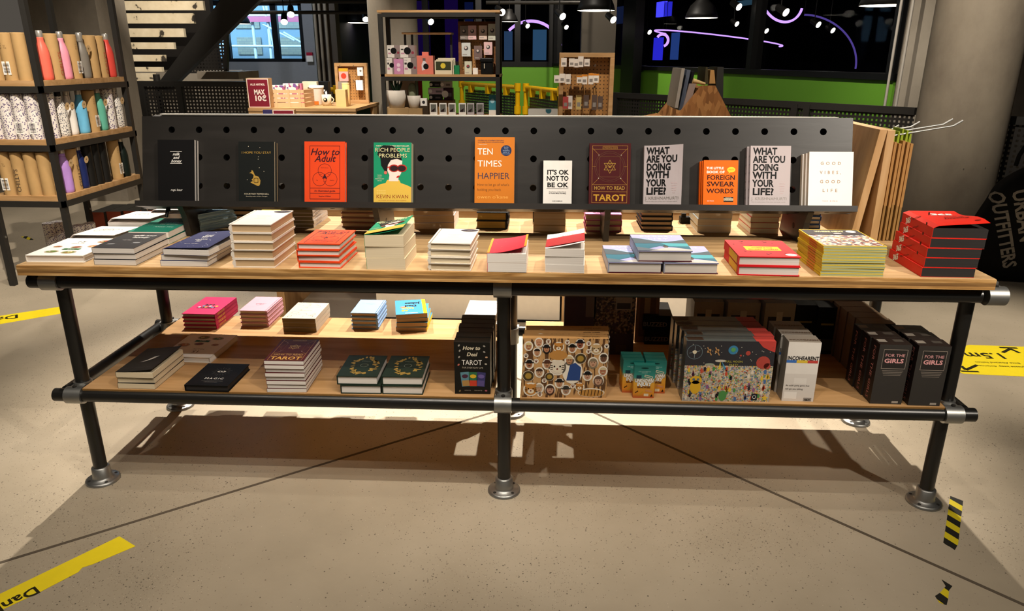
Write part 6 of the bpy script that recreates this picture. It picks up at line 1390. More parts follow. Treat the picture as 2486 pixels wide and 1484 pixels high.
# ------------------------------------------------------------------ gift desk
t = thing('gift_desk', 'pale wooden display desk with low gifts and red signs', 'desk')
DX0, DX1, DY0, DY1, DZ = -2.43, -1.50, 4.30, 5.22, .90
m = MB(); m.box(DX0, DX1, DY0, DY1, DZ - .025, DZ, PLY); m.build('desk_top', t)
m = MB(); m.box(DX0, DX1 - .0, DY0 + .004, DY0 + .028, 0, DZ - .025, PLY); m.build('front_board', t)
m = MB(); m.box(DX0, DX0 + .025, DY0 + .03, DY1 - .01, 0, DZ - .025, PLYV); m.build('side_board', t)
m = MB(); m.prism([(DX1 - .03, 0), (DX1 - .004, 0), (DX1 - .004, DZ - .025), (DX1 - .03, DZ - .025)], DY1 - .25, DY1 - .01, PLYV, 1); m.build('side_board', t)
SR = C('#7a1f2e', .5, name='sign_red'); SW = C('#e8d8cc', .5, name='sign_white')
def sign(name, label, px0, py0, px1, py1, Y, th, art, body=PLY, face=SR, zb=None):
    a, b_ = at(px0, py1, 1, Y), at(px1, py0, 1, Y); z0 = a.z if zb is None else zb
    t_ = thing(name, label, 'sign', (a.x, Y, z0), 0)
    m = MB(); m.box(0, b_.x - a.x, 0, th, 0, b_.z - z0, body); m.build('wooden_block', t_)
    m = MB(); W_, H_ = b_.x - a.x, b_.z - z0; m.X = Matrix(((1, 0, 0, 0), (0, 0, -1, 0), (0, 1, 0, 0), (0, 0, 0, 1)))
    m.rect(.004, W_ - .004, .004, H_ - .004, .001, SW); m.rect(.010, W_ - .010, .010, H_ - .010, .0014, face); art(m, W_, H_); m.X = None; part(m.build('printed_face', t_), 'red face with white lettering')
def art_max(m, w, h):
    m.text('ALLE ARTIKEL', .5 * w, .76 * h, .022, .0018, SW, width=.66 * w, bold=.03); m.text('MAX', .54 * w, .46 * h, .055, .0018, SW, width=.48 * w, bold=.04); m.text('10€', .56 * w, .24 * h, .060, .0018, SW, width=.50 * w, bold=.04)
sign('sale_sign', 'red sale sign with MAX 10 euro standing on the gift desk', 604, 190, 651, 258, 4.315, .08, art_max, zb=DZ + .0005)
sign('sale_sign', 'low red sign with white border on the desk front', 664, 266, 714, 300, 4.255, .04, lambda m, w, h: m.text('MAX 10€', .5 * w, .3 * h, .05, .0018, SW, width=.7 * w, bold=.04))
a, b_ = at(640, 290, 1, 4.26), at(663, 267, 1, 4.26); m = MB(); m.box(a.x, b_.x, 4.262, 4.30, a.z, b_.z, C('#35305a', .5, name='violet_card')); tag(m.build('price_card'), 'small violet card beside the low red sign', 'card')
def pbox(name, label, cat, grp, x0, y0, x1, y1, Y, d, mats, zb=None, art=None, rz=0):
    a, b_ = at(x0, y1, 1, Y), at(x1, y0, 1, Y); z0 = a.z if zb is None else zb
    return carton(name, label, cat, grp, carton_mesh(b_.x - a.x, max(.01, b_.z - z0), d, mats, art), (a.x, Y, z0 + .0003), rz)
GG = 'gifts on the desk'
# crate of wrapped gifts
t = thing('gift_crate', 'woven pale crate of wrapped gifts on the desk', 'crate', (0, 0, 0)); a, b_ = at(655, 254, 1, 4.42), at(737, 222, 1, 4.42)
CRT = C('#d8b68c', .6, name='pale_slat'); m = MB(); x0, x1 = a.x + .02, b_.x; h_ = .15
for k in range(4): z = DZ + .008 + k * .036; m.box(x0, x1, 4.42, 4.43, z, z + .028, CRT); m.box(x0, x1, 4.70, 4.71, z, z + .028, CRT); m.box(x1 - .01, x1, 4.43, 4.70, z, z + .028, CRT); m.box(x0, x0 + .01, 4.43, 4.70, z, z + .028, CRT)
m.box(x0, x1, 4.42, 4.71, DZ, DZ + .008, CRT); m.build('slats', t); m = MB()
for x in (x0 + .03, (x0 + x1) / 2, x1 - .05): m.box(x, x + .02, 4.415, 4.42, DZ, DZ + .15, CRT)
m.build('uprights', t)
RNB = confetti('rainbow_paper', ((0, '#efe6e0'), (.55, '#efe6e0'), (.56, '#b05a86'), (.7, '#efe6e0'), (.8, '#7a5a9a'), (.9, '#efe6e0')), 45)
for k, (x0_, y0_, x1_, lb, mt) in enumerate(((657, 207, 690, 'white gift with rainbow print at the crate end', RNB), (690, 203, 724, 'white gift with stripes in the crate', RNB), (716, 203, 732, 'pink and orange gift in the crate', C('#e0789a', .5, name='pink_paper')))):
    pbox('wrapped_gift', lb, 'gift', GG, x0_, y0_, x1_ - 1, 240, 4.47 + .06 * k, .05, (mt, mt), zb=DZ + .01)
def art_x(c, w, h, z): c.disc(.72 * w, .5 * h, .030, z, W0, 20); c.line(.72 * w - .02, .5 * h - .025, .72 * w + .02, .5 * h + .025, .009, z + E1, K0); c.line(.72 * w - .02, .5 * h + .025, .72 * w + .02, .5 * h - .025, .009, z + E1, K0); c.rect(.1 * w, .4 * w, .7 * h, .9 * h, z, W0)
pbox('gift_box', 'black gift box with white round cross emblem at desk back', 'box', GG, 758, 198, 796, 244, 4.86, .07, (BLACK, BLACK), DZ, art_x)
pbox('gift_box', 'cream box with small window picture at desk back', 'box', GG, 737, 198, 768, 240, 4.78, .06, (CREAM, CREAM), DZ, lambda c, w, h, z: c.rect(.35 * w, .75 * w, .4 * h, .75 * h, z, ink('#5a4238')))
t = thing('white_tub', 'bright white tub with orange label on the desk', 'tub', (at(770, 255, 2, DZ).x, at(770, 255, 2, DZ).y + .02, DZ)); m = MB(); m.lathe([(.055, 0), (.06, .01), (.062, .15), (.064, .155)], WHITE); m.build('body', t); m = MB(); m.lathe([(.066, .150), (.066, .17), (0, .172)], WHITE); m.build('lid', t); m = MB(); m.X = FY_; m.rect(-.04, .03, .005, .035, .0625, C('#d8702a', .5, name='orange_label')); m.X = None; m.build('label', t)
t = thing('mug', 'cream mug with dark globe print on the desk', 'mug', (at(800, 255, 2, DZ).x, at(800, 257, 2, DZ).y + .04, DZ)); m = MB(); m.lathe([(.034, 0), (.040, .005), (.043, .095), (.040, .095), (.037, .01), (0, .008)], CREAM); m.X = FY_; m.disc(0, .052, .018, .0435, K0, 18); m.disc(-.004, .056, .009, .0438, CREAM, 10); m.X = None; m.build('cup', t); m = MB(); m.path([(.042 + .022 * math.sin(PI * k / 8), 0, .075 - .05 * k / 8) for k in range(9)], .005, CREAM, 8); m.build('handle', t)
pbox('gift_box', 'pale wooden box behind the cork tube on the desk', 'box', GG, 816, 218, 838, 252, 4.52, .08, (C('#e0bd84', .6, name='pale_wood'),) * 2, DZ)
t = thing('cork_tube', 'tall tan tube with orange letters on the desk', 'tube', (at(844, 256, 2, DZ).x, at(844, 257, 2, DZ).y + .035, DZ)); m = MB(); m.lathe([(.033, 0), (.033, .185), (0, .185)], C('#d0a468', .6, name='tan_tube')); m.X = FY_ @ Matrix.Translation((.008, .03, .0335)) @ Matrix.Rotation(PI / 2, 4, 'Z'); m.text("CHILLY'S", 0, 0, .03, 0, ink('#c2703a'), align='LEFT'); m.X = None; m.build('body', t); m = MB(); m.lathe([(.0335, .185), (.0335, .196), (0, .197)], C('#dcb57c', .6, name='tan_lid')); m.build('lid', t)
def pegframe(name, label, X0, X1, Y, Z0, Z1, depth, mat, pegs):
    t_ = thing(name, label, 'pegboard', (X0, Y, Z0)); W_, H_ = X1 - X0, Z1 - Z0; f_ = .03
    m = MB(); m.box(0, W_, 0, depth, 0, f_, mat); m.box(0, W_, 0, depth, H_ - f_, H_, mat); m.box(0, f_, 0, depth, f_, H_ - f_, mat); m.box(W_ - f_, W_, 0, depth, f_, H_ - f_, mat); m.build('frame', t_, bevel=.002)
    mt, nt, b, N, L = new_mat('hardboard_with_peg_holes'); tc = N.new('ShaderNodeTexCoord'); sp = N.new('ShaderNodeSeparateXYZ'); L.new(tc.outputs['Object'], sp.inputs[0]); sq = []
    for ax in 'XZ':
        d = N.new('ShaderNodeMath'); d.operation = 'DIVIDE'; d.inputs[1].default_value = .025; L.new(sp.outputs[ax], d.inputs[0]); fr_ = N.new('ShaderNodeMath'); fr_.operation = 'FRACT'; L.new(d.outputs[0], fr_.inputs[0]); s_ = N.new('ShaderNodeMath'); s_.operation = 'SUBTRACT'; s_.inputs[1].default_value = .5; L.new(fr_.outputs[0], s_.inputs[0]); p_ = N.new('ShaderNodeMath'); p_.operation = 'MULTIPLY'; L.new(s_.outputs[0], p_.inputs[0]); L.new(s_.outputs[0], p_.inputs[1]); sq.append(p_)
    ad = N.new('ShaderNodeMath'); L.new(sq[0].outputs[0], ad.inputs[0]); L.new(sq[1].outputs[0], ad.inputs[1]); r = ramp(N, ((.022, '#4a3018'), (.03, '#a87840'))); L.new(ad.outputs[0], r.inputs['Fac']); L.new(r.outputs['Color'], b.inputs['Base Color']); b.inputs['Roughness'].default_value = .6
    m = MB(); m.box(f_, W_ - f_, depth * .5, depth * .5 + .006, f_, H_ - f_, mt); m.build('peg_panel', t_)
    for x, z, l_ in pegs: m = MB(); m.path([(x, depth * .5, z), (x, -l_, z), (x, -l_ - .006, z + .012)], .0035, STEEL, 6); m.build('wire_peg', t_)
    return t_
a, b_ = at(817, 240, 1, 5.0), at(890, 153, 1, 5.0); pegframe('pegboard', 'small wood framed pegboard standing on the gift desk', a.x, b_.x, 5.0, DZ + .0005, b_.z, .05, PLY, ((.06, .33, .03), (.19, .33, .03), (.18, .2, .03)))
GPK = 'packs on the small pegboard'
Yp = 4.965
pbox('hanging_pack', 'clear pack with orange header on the small pegboard', 'pack', GPK, 824, 166, 844, 197, Yp, .02, (C('#d8a09a', .4, name='pink_pack'),) * 2, None, lambda c, w, h, z: (c.rect(0, w, .75 * h, h, z, ink('#e89a2a')), c.disc(.5 * w, .4 * h, .3 * w, z, ink('#d8402c'), 12)))
pbox('hanging_pack', 'grey pack low on the small pegboard', 'pack', GPK, 822, 198, 844, 220, Yp, .02, (C('#8a8078', .4, name='grey_pack'),) * 2)
pbox('hanging_pack', 'white card pack high on the small pegboard', 'pack', GPK, 868, 164, 880, 184, Yp, .02, (WHITE, WHITE), None, lambda c, w, h, z: c.disc(.6 * w, .6 * h, .2 * w, z, ink('#7a766e'), 8))
pbox('hanging_pack', 'white bag pack in the middle of the small pegboard', 'pack', GPK, 865, 195, 880, 219, Yp, .03, (WHITE, WHITE))

# ------------------------------------------------------------------ black rack with cameras
t = thing('camera_rack', 'tall black steel rack with cameras, plants and packs', 'shelf')
KX0, KX1, KY0, KY1 = -1.335, -.29, 4.6, 4.95; ZT = at(1060, 24, 1, 4.6).z; Z1 = 1.172; Z0 = .822
for x in (KX0 + .018, KX1 - .018):
    for y in (KY0 + .018, KY1 - .018): m = MB(); m.box(x - .018, x + .018, y - .018, y + .018, 0, ZT - .03, DSTEEL); m.build('post', t)
for z in (ZT, Z1, Z0, .4):
    m = MB(); m.box(KX0 - .004, KX1 + .004, KY0, KY1, z - .02, z, PLY); m.build('shelf_board', t)
    m = MB(); m.box(KX0 + .036, KX1 - .036, KY0, KY0 + .03, z - .055, z - .0205, DSTEEL); m.box(KX0 + .036, KX1 - .036, KY1 - .03, KY1, z - .055, z - .0205, DSTEEL); m.build('cross_bar', t)
t = thing('small_stand', 'low black stand with wood top inside the camera rack', 'stand', (0, 0, 0)); a, b_ = at(979, 79, 1, 4.8), at(1098, 84, 1, 4.8)
m = MB(); m.box(a.x, b_.x, 4.72, 4.9, a.z - .015, a.z, PLY); m.build('top_board', t)
for x in (a.x + .012, a.x + .075, b_.x - .012): m = MB(); m.box(x - .009, x + .009, 4.80, 4.82, Z1, a.z - .015, DSTEEL); m.build('leg', t)
GC_ = 'camera boxes on the rack'
def art_cam(c, w, h, z): c.rect(.55 * w, w, 0, h, z, ink('#8a7a78')); c.disc(.5 * w, .55 * h, .24 * w, z + E1, K0, 20); c.rect(.06 * w, .24 * w, .6 * h, .72 * h, z + E1, ink('#3a3634')); c.rect(.06 * w, .3 * w, .28 * h, .4 * h, z + E1, ink('#c08aa0')); c.disc(.86 * w, .4 * h, .1 * w, z + E1, ink('#8a3a48'), 10); c.text('camera', .16 * w, .85 * h, .009, z + E1, ink('#5a5652'))
CW = (C('#d8cfc8', .5, name='camera_carton'), C('#ddd6ce', .5, name='camera_face')); Yc = 4.63
pbox('camera_box', 'lower white camera box beside the rack post', 'box', GC_, 940, 141, 962, 175, Yc, .10, CW, Z1, art_cam); pbox('camera_box', 'lower white camera box near the coral one', 'box', GC_, 981, 141, 1011, 175, Yc, .10, CW, Z1, art_cam)
zb = at(950, 140, 1, Yc).z
pbox('camera_box', 'upper white camera box beside the rack post', 'box', GC_, 941, 110, 970, 140, Yc, .10, CW, zb, art_cam); pbox('camera_box', 'upper white camera box beside the small stand', 'box', GC_, 972, 110, 1006, 140, Yc, .10, CW, zb, art_cam)
pbox('gift_box', 'lilac pink box between white camera boxes', 'box', GC_, 957, 143, 978, 175, Yc - .02, .05, (C('#c88ab0', .5, name='lilac_carton'),) * 2, Z1, lambda c, w, h, z: [c.disc(.5 * w, (.3 + .3 * k) * h, .2 * w, z, ink('#e8cfdc'), 10) for k in (0, 1)])
t = thing('camera_box', 'coral pink instant camera box on the rack', 'box', (0, 0, 0), 0, GC_); a, b_ = at(1013, 175, 1, Yc), at(1051, 135, 1, Yc); CO = C('#d87868', .5, name='coral_carton')
m = MB(); W_, H_ = b_.x - a.x, b_.z - Z1; m.box(a.x, b_.x, Yc, Yc + .12, Z1, b_.z, CO); m.X = Matrix.Translation((a.x, Yc, Z1)) @ FY_; m.poly([(.3 * W_, .2 * H_), (.5 * W_, .25 * H_), (.6 * W_, .6 * H_), (.42 * W_, .8 * H_), (.28 * W_, .5 * H_)], .0006, ink('#d8d0d4')); m.disc(.55 * W_, .42 * H_, .17 * W_, .0010, K0, 18); m.rect(.36 * W_, .54 * W_, .72 * H_, .86 * H_, .0010, ink('#6a5a58')); m.X = None; m.build('carton', t)
m = MB(); m.box(a.x + .3 * W_, a.x + .7 * W_, Yc + .03, Yc + .06, b_.z, b_.z + .03, CO); m.build('handle', t)
def art_pic(c, w, h, z): c.rect(.06 * w, .94 * w, .30 * h, .92 * h, z, ink('#3a3c28')); c.disc(.48 * w, .62 * h, .15 * w, z + E1, ink('#d8c040'), 14)
GF_ = 'picture frames on the rack'
for k, lb in enumerate(('front small picture frame with yellow flower on rack', 'middle small picture frame behind the yellow flower one', 'rear small picture frame behind the yellow flower one')): pbox('picture_frame', lb, 'frame', GF_, 1056 + 4 * k, 147 - 3 * k, 1097 + 4 * k, 175, Yc + .035 * k, .015, (CREAM, CREAM), Z1, art_pic)
pbox('gift_box', 'small green box on the rack', 'box', GC_, 1103, 159, 1115, 176, Yc, .04, (C('#1f7a4a', .5, name='green_carton'),) * 2, Z1)
a, b_ = at(1114, 176, 1, 4.78), at(1206, 52, 1, 4.78); pegframe('pegboard', 'dark wood framed pegboard standing inside the camera rack', a.x, b_.x, 4.78, Z1 + .0005, b_.z, .05, wood('brown_board', '#6a4426', '#7d5230', '#8a5c38'), ((.06, .44, .03), (.15, .44, .03), (.24, .44, .03), (.10, .24, .03), (.2, .24, .03)))
GPB = 'packs hanging in the camera rack'
def art_pp(col):
    return lambda c, w, h, z: (c.disc(.5 * w, .6 * h, .24 * w, z, ink('#4a4648'), 12), c.disc(.46 * w, .64 * h, .14 * w, z + E1, ink(col), 10), c.rect(.1 * w, .6 * w, .1 * h, .16 * h, z, ink('#a8a09a')))
for k, (x0, y0, x1, y1, col, lb) in enumerate(((1117, 63, 1136, 96, '#8a7f78', 'grey patterned pack at top of the dark pegboard'), (1137, 62, 1156, 96, '#e0b8b8', 'pink pack at top of the dark pegboard'), (1163, 62, 1182, 96, '#dcc4b8', 'beige pack at top of the dark pegboard'), (1185, 58, 1205, 98, '#c8c8b8', 'grey-green pack at top of the dark pegboard'), (1121, 104, 1142, 137, '#cfd0cc', 'white rounded pack at middle of dark pegboard'), (1151, 111, 1170, 145, '#7a6460', 'brown pack at middle of dark pegboard'), (1175, 102, 1195, 133, '#e4bcbc', 'pink pack at middle of dark pegboard'))):
    pbox('hanging_pack', lb, 'pack', GPB, x0, y0, x1, y1, 4.735, .04, (C(col, .5, name='pack'),) * 2, None, art_pp('#d8c8c0'))
pbox('gift_box', 'white and green pack standing on the rack', 'box', GC_, 1128, 149, 1145, 176, 4.66, .04, (C('#2a7a54', .5, name='green_pack'), C('#d0cdb8', .5, name='pale_pack')), Z1, art_pp('#a8404a'))
pbox('gift_box', 'tiny white box before the dark pegboard', 'box', GC_, 1148, 165, 1160, 176, 4.66, .03, (WHITE, WHITE), Z1)
t = thing('camera_bag', 'black camera bag on the rack shelf', 'bag', (0, 0, 0)); a, b_ = at(1167, 176, 1, 4.64), at(1196, 141, 1, 4.64); m = MB(); m.box(a.x, b_.x, 4.64, 4.74, Z1, b_.z - .03, BLACK); m.build('body', t, bevel=.008); m = MB(); m.box(a.x - .003, b_.x + .003, 4.632, 4.745, b_.z - .035, b_.z, BLACK); m.build('flap', t, bevel=.006); m = MB(); m.box(a.x + .03, a.x + .036, 4.628, 4.634, Z1 + .05, Z1 + .09, CREAM); m.build('buckle', t)
# lower compartment
GLW = 'things on the lower rack shelf'
KB = (C('#a88a60', .7, name='kraft_carton'),) * 2
zk = at(960, 263, 1, 4.62).z
pbox('kraft_box', 'wide kraft box under the larger plant pot', 'box', GLW, 932, 263, 991, 281, 4.62, .2, KB, Z0); pbox('kraft_box', 'kraft box under the smaller plant pot', 'box', GLW, 992, 264, 1025, 281, 4.62, .2, KB, Z0)
POT = C('#cfc6ba', .45, name='marbled_pot'); LEAF = C('#24402c', .5, name='dark_leaf'); CACT = C('#7d8268', .8, name='cactus')
def plant(px, pt, pb, wpx, label, kind):
    a, b_ = at(px, pb, 1, 4.70), at(px, pt, 1, 4.70); k = (at(px + wpx, pb, 1, 4.70).x - a.x) / 2; h = b_.z - zk
    t_ = thing('potted_plant', label, 'plant', (a.x, 4.70, zk + .0005)); m = MB(); m.lathe([(k * .62, 0), (k * .7, .004), (k, h), (k * .9, h), (k * .85, h - .015), (0, h - .02)], POT, seg=10); part(m.build('pot', t_), 'pale faceted pot'); m = MB(); rnd = random.Random(kind)
    if kind == 1:
        for j in range(16):
            q, tl = rnd.uniform(0, 2 * PI), rnd.uniform(.05, .15); e = Vector((math.cos(q) * tl * .55, math.sin(q) * tl * .55, h + tl * .6)); s = Vector((math.cos(q) * .015, math.sin(q) * .015, h - .02)); m.tube(s, (s + e) / 2 + Vector((0, 0, .01)), .009, LEAF, 6, .012, False); m.tube((s + e) / 2 + Vector((0, 0, .01)), e, .012, LEAF, 6, .002, False)
        m.tube((0, 0, h - .02), (-.01, 0, h + .16), .015, LEAF, 8, .008)
    else:
        m.lathe([(.030, h - .02), (.036, h + .02), (.034, h + .08), (.018, h + .105), (0, h + .11)], CACT, (-.012, 0, 0), 14); m.lathe([(.012, h - .02), (.014, h + .06), (.012, h + .13), (0, h + .145)], C('#5a6450', .8, name='thin_cactus'), (.03, 0, 0), 10)
    m.build('leaves' if kind == 1 else 'cactus', t_)
plant(964, 219, 262, 52, 'dark green succulent in the larger marbled pot', 1); plant(1006, 232, 262, 34, 'grey cactus in the smaller pale pot', 2)
pbox('card_sign', 'grey blank board behind the plants', 'sign', None, 974, 169, 1011, 262, 4.84, .01, (C('#b8b2ac', .6, name='grey_board'),) * 2, Z0)
pbox('card_sign', 'red board edge behind the plants', 'sign', None, 1010, 188, 1024, 262, 4.86, .01, (C('#b02a30', .5, name='red_board_face'),) * 2, Z0)
pbox('gift_box', 'small white box with black icons by the cactus', 'box', GLW, 1021, 239, 1036, 262, 4.66, .05, (WHITE, WHITE), Z0 + .06, art_pp('#2a2a2a')); pbox('gift_box', 'dark brown box under the small white one', 'box', GLW, 1019, 257, 1040, 281, 4.655, .06, (C('#3c3022', .6, name='brown_box'),) * 2, Z0)
for k, (x0, y0, x1, y1, col, lb) in enumerate(((1042, 230, 1072, 243, '#1c1a1a', 'black film box, bottom of the pile'), (1040, 214, 1076, 229, '#b8a0ac', 'lilac film box in the middle of the pile'), (1043, 199, 1068, 212, '#242222', 'black film box with grey line, third up'), (1044, 189, 1076, 198, '#8f8a88', 'grey film box, top of the pile'), (1070, 198, 1095, 213, '#b0a8a4', 'pale film box beside the pile, upper'), (1078, 214, 1098, 242, '#3a1c28', 'maroon film box beside the pile, lower'))):
    pbox('film_box', lb, 'box', 'film boxes on the rack', x0, y0, x1, y1, 4.78, .10, (C(col, .5, name='film_carton'),) * 2, (at(1040, 243, 1, 4.78).z if k in (0, 5) else None), lambda c, w, h, z: (c.disc(.14 * w, .5 * h, .3 * h, z, W0, 10), c.rect(.5 * w, .9 * w, .3 * h, .6 * h, z, ink('#6a6264'))))
a, b_ = at(1036, 250, 1, 4.76), at(1100, 243, 1, 4.76); m = MB(); m.box(a.x, b_.x, 4.76, 4.93, Z0, b_.z - .004, C('#8f7048', .6, name='riser')); tag(m.build('shelf_riser'), 'low wooden riser under the film boxes', 'riser')
def art_pol(c, w, h, z): c.rect(.12 * w, .88 * w, .28 * h, .92 * h, z, ink('#6a6a62')); c.poly([(.12 * w, .28 * h), (.6 * w, .28 * h), (.7 * w, .6 * h), (.3 * w, .45 * h)], z + E1, ink('#2a1c1c'))
for k, x0 in enumerate((1044, 1067, 1089, 1114, 1134, 1157)): pbox('film_pack', ('first white framed film pack in the row, near the plants', 'second white framed film pack in the row', 'third white framed film pack in the row', 'fourth white framed film pack in the row', 'fifth, greyish film pack in the row', 'last, lilac-grey film pack in the row')[k], 'pack', 'film packs in a row', x0, 251, x0 + 17, 277, 4.63, .03, ((WHITE, WHITE) if k < 4 else (C('#b8b0b4', .5, name='grey_film'),) * 2), Z0, art_pol)
pbox('gift_box', 'blue and white pack by the rack post', 'box', GLW, 1187, 231, 1204, 276, 4.72, .04, (C('#3f8a9a', .5, name='aqua_carton'),) * 2, Z0, lambda c, w, h, z: (c.rect(0, w, 0, .25 * h, z, W0), c.disc(.5 * w, .7 * h, .3 * w, z, ink('#a8cfd8'), 12)))

SPOT = speckle('cow_spot_print', '#d8d2c8', '#2f6a78', 9, .28)
pbox('spotted_case', 'white case with teal blotches before the short yellow railing', 'case', None, 1282, 266, 1354, 300, 5.2, .12, (SPOT, SPOT), 0.0)
# ------------------------------------------------------------------ pegboard stand and the board rack
pegframe('pegboard_stand_tall', 'tall wood framed pegboard with white packs on hooks', at(1357, 200, 1, 3.2).x, at(1490, 200, 1, 3.2).x, 3.2, 0.0, at(1420, 128, 1, 3.2).z, .16, PLY, tuple((x, z, .05) for x in (.08, .16, .24) for z in (.99, 1.12, 1.26)))
GTP = 'packs on the tall pegboard'
rnd = random.Random(5)
for r_, (y0, y1, xs, col) in enumerate(((140, 162, (1362, 1381, 1392, 1403, 1418), '#e6dcd2'), (181, 203, (1345, 1358, 1372, 1400, 1412, 1428, 1440), '#ece4da'), (233, 265, (1366, 1376, 1398, 1416, 1436, 1450), '#5a4a42'))):
    for k, x in enumerate(xs):
        cc = col if not (r_ == 2 and k < 3) else ('#b04a48', '#dcd4cc', '#c8b070')[k]
        lb = '%s small pack, number %s in the %s hook row of the tall pegboard' % (('white', 'white', 'dark' if k > 2 else ('red', 'white', 'yellow')[k])[r_], ('one', 'two', 'three', 'four', 'five', 'six', 'seven')[k], ('top', 'middle', 'bottom')[r_])
        pbox('hanging_pack', lb, 'pack', GTP, x, y0 + rnd.randint(-3, 3), x + 14, y1 + rnd.randint(-2, 2), 3.12 + .013 * (k % 3) - .03 * (r_ == 1), .010, (C(cc, .45, name='small_pack'),) * 2, None, (lambda c, w, h, z: (c.rect(0, w, .8 * h, h, z, ink('#d8862a')) if (r_ == 1 and k > 2) else None, c.rect(.2 * w, .8 * w, .2 * h, .5 * h, z, ink('#8d8680')))))
def osb():
    mt, nt, b, N, L = new_mat('strand_board'); mp = mapping(N, L, (26, 26, 9)); v_ = N.new('ShaderNodeTexVoronoi'); v_.inputs['Scale'].default_value = 1.6; L.new(mp.outputs[0], v_.inputs['Vector']); sc_ = N.new('ShaderNodeSeparateColor'); L.new(v_.outputs['Color'], sc_.inputs[0]); r = ramp(N, ((0, '#8a5a2c'), (.5, '#a8703c'), (1, '#c08a50'))); L.new(sc_.outputs[0], r.inputs['Fac']); L.new(r.outputs['Color'], b.inputs['Base Color']); b.inputs['Roughness'].default_value = .7; return mt
OSB = osb()
t = thing('board_rack', 'strand board trestle rack holding boards before the green wall', 'display rack')
k1, k2 = at(1640, 285, 1, 2.9), at(1776, 285, 1, 2.9); u1, u2 = at(1703, 208, 1, 2.9), at(1737, 208, 1, 2.9)
sl = (u1.x - k1.x) / (u1.z - k1.z); sr = (u2.x - k2.x) / (u2.z - k2.z)
outl = [(k1.x - sl * k1.z, 0), (k2.x - sr * k2.z, 0), (u2.x, u2.z), (u1.x, u1.z)]
m = MB(); m.prism(outl, 2.9, 2.92, OSB, 1); m.build('end_panel', t); m = MB(); m.prism(outl, 3.55, 3.57, OSB, 1); m.build('end_panel', t)
m = MB(); m.hexa([(k1.x - .17, 2.93, .85), (k1.x - .03, 2.93, .88), (k1.x - .03, 3.54, .88), (k1.x - .17, 3.54, .85)], [(k1.x - .18, 2.93, .90), (k1.x - .03, 2.93, .93), (k1.x - .03, 3.54, .93), (k1.x - .18, 3.54, .90)], OSB); m.build('tray', t)
m = MB(); m.box(u1.x, u2.x, 2.921, 3.549, u1.z - .05, u1.z - .02, OSB); m.build('ridge', t)
GBR = 'skate boards on the trestle rack'
def lean(px0, py0, px1, py1, wpx, Y, col, lb, th=.35):
    a, b_ = at(px0, py0, 1, Y), at(px1, py1, 1, Y); wd = at(px1 + wpx, py1, 1, Y).x - b_.x; m = MB(); m.prism([(a.x, a.z), (a.x + wd, a.z), (b_.x + wd, b_.z), (b_.x, b_.z)], Y, Y + th, C(col, .5, name='board_side'), 1); tag(m.build('deck_board'), lb, 'board', GBR)
lean(1638, 262, 1655, 166, 8, 2.96, '#9a938a', 'pale grey board leaning outermost on the trestle rack'); lean(1648, 268, 1668, 170, 9, 3.0, '#5a6272', 'slate blue board leaning second on the rack'); lean(1660, 260, 1680, 174, 7, 3.04, '#17151a', 'black board leaning innermost on the rack')
pa = at(1655, 280, 1, 2.94); lean(1654, 276, 1674, 203, 16, 2.93, '#9a8880', 'board in clear wrap with faded print on the rack', .02)
for x0, y0, x1, y1, Y, col, lb in ((1710, 163, 1718, 205, 2.95, '#4a4430', 'dark upright board standing on the rack ridge'), (1722, 170, 1734, 203, 2.96, '#c89a60', 'tan wheel block on the rack ridge'), (1735, 163, 1757, 240, 3.0, '#3a3a38', 'dark grey board block at the far slope of the rack')):
    a, b_ = at(x0, y1, 1, Y), at(x1, y0, 1, Y); m = MB(); m.prism([(a.x, a.z), (b_.x + .015, a.z), (b_.x, b_.z), (a.x, b_.z)], Y, Y + .25, C(col, .5, name='board_side'), 1); tag(m.build('deck_board'), lb, 'board', GBR)
t = thing('white_bat', 'pale rounded wooden piece lying on the rack ridge', 'wooden piece', (0, 0, 0)); a, b_ = at(1682, 196, 1, 2.94), at(1712, 204, 1, 2.94); m = MB(); m.tube(a, b_, .016, C('#d8b880', .5, name='pale_turned_wood'), 14, .008); m.build('body', t)

# ------------------------------------------------------------------ cabinet behind the table
t = thing('low_cabinet', 'low wooden cabinet with cream drawer fronts standing behind the table', 'cabinet'); CRP = C('#d9cfbf', .5, name='cream_front')
m = MB(); m.box(-1.29, 1.3, 1.56, 2.1, .60, .63, PLY); m.build('top_board', t)
m = MB(); m.box(-1.29, -1.25, 1.58, 2.1, 0, .60, PLYV); m.build('side_panel', t)
m = MB(); m.box(1.26, 1.3, 1.58, 2.1, 0, .60, PLYV); m.build('side_panel', t)
m = MB(); m.box(-1.25, 1.26, 1.60, 1.62, .36, .60, PLY); m.build('front_board', t)
m = MB(); m.box(-.757, .205, 1.57, 2.08, .012, .355, CRP); g = m.build('drawer', t); m = MB(); m.box(-.757, .205, 1.565, 1.57, .0, .014, BLACK); m.build('plinth', g)
m = MB(); m.box(.215, .228, 1.56, 2.08, 0, .355, PLYV); m.build('divider', t)
m = MB(); m.box(.24, 1.2, 1.60, 2.08, .012, .355, CRP); m.build('drawer', t)

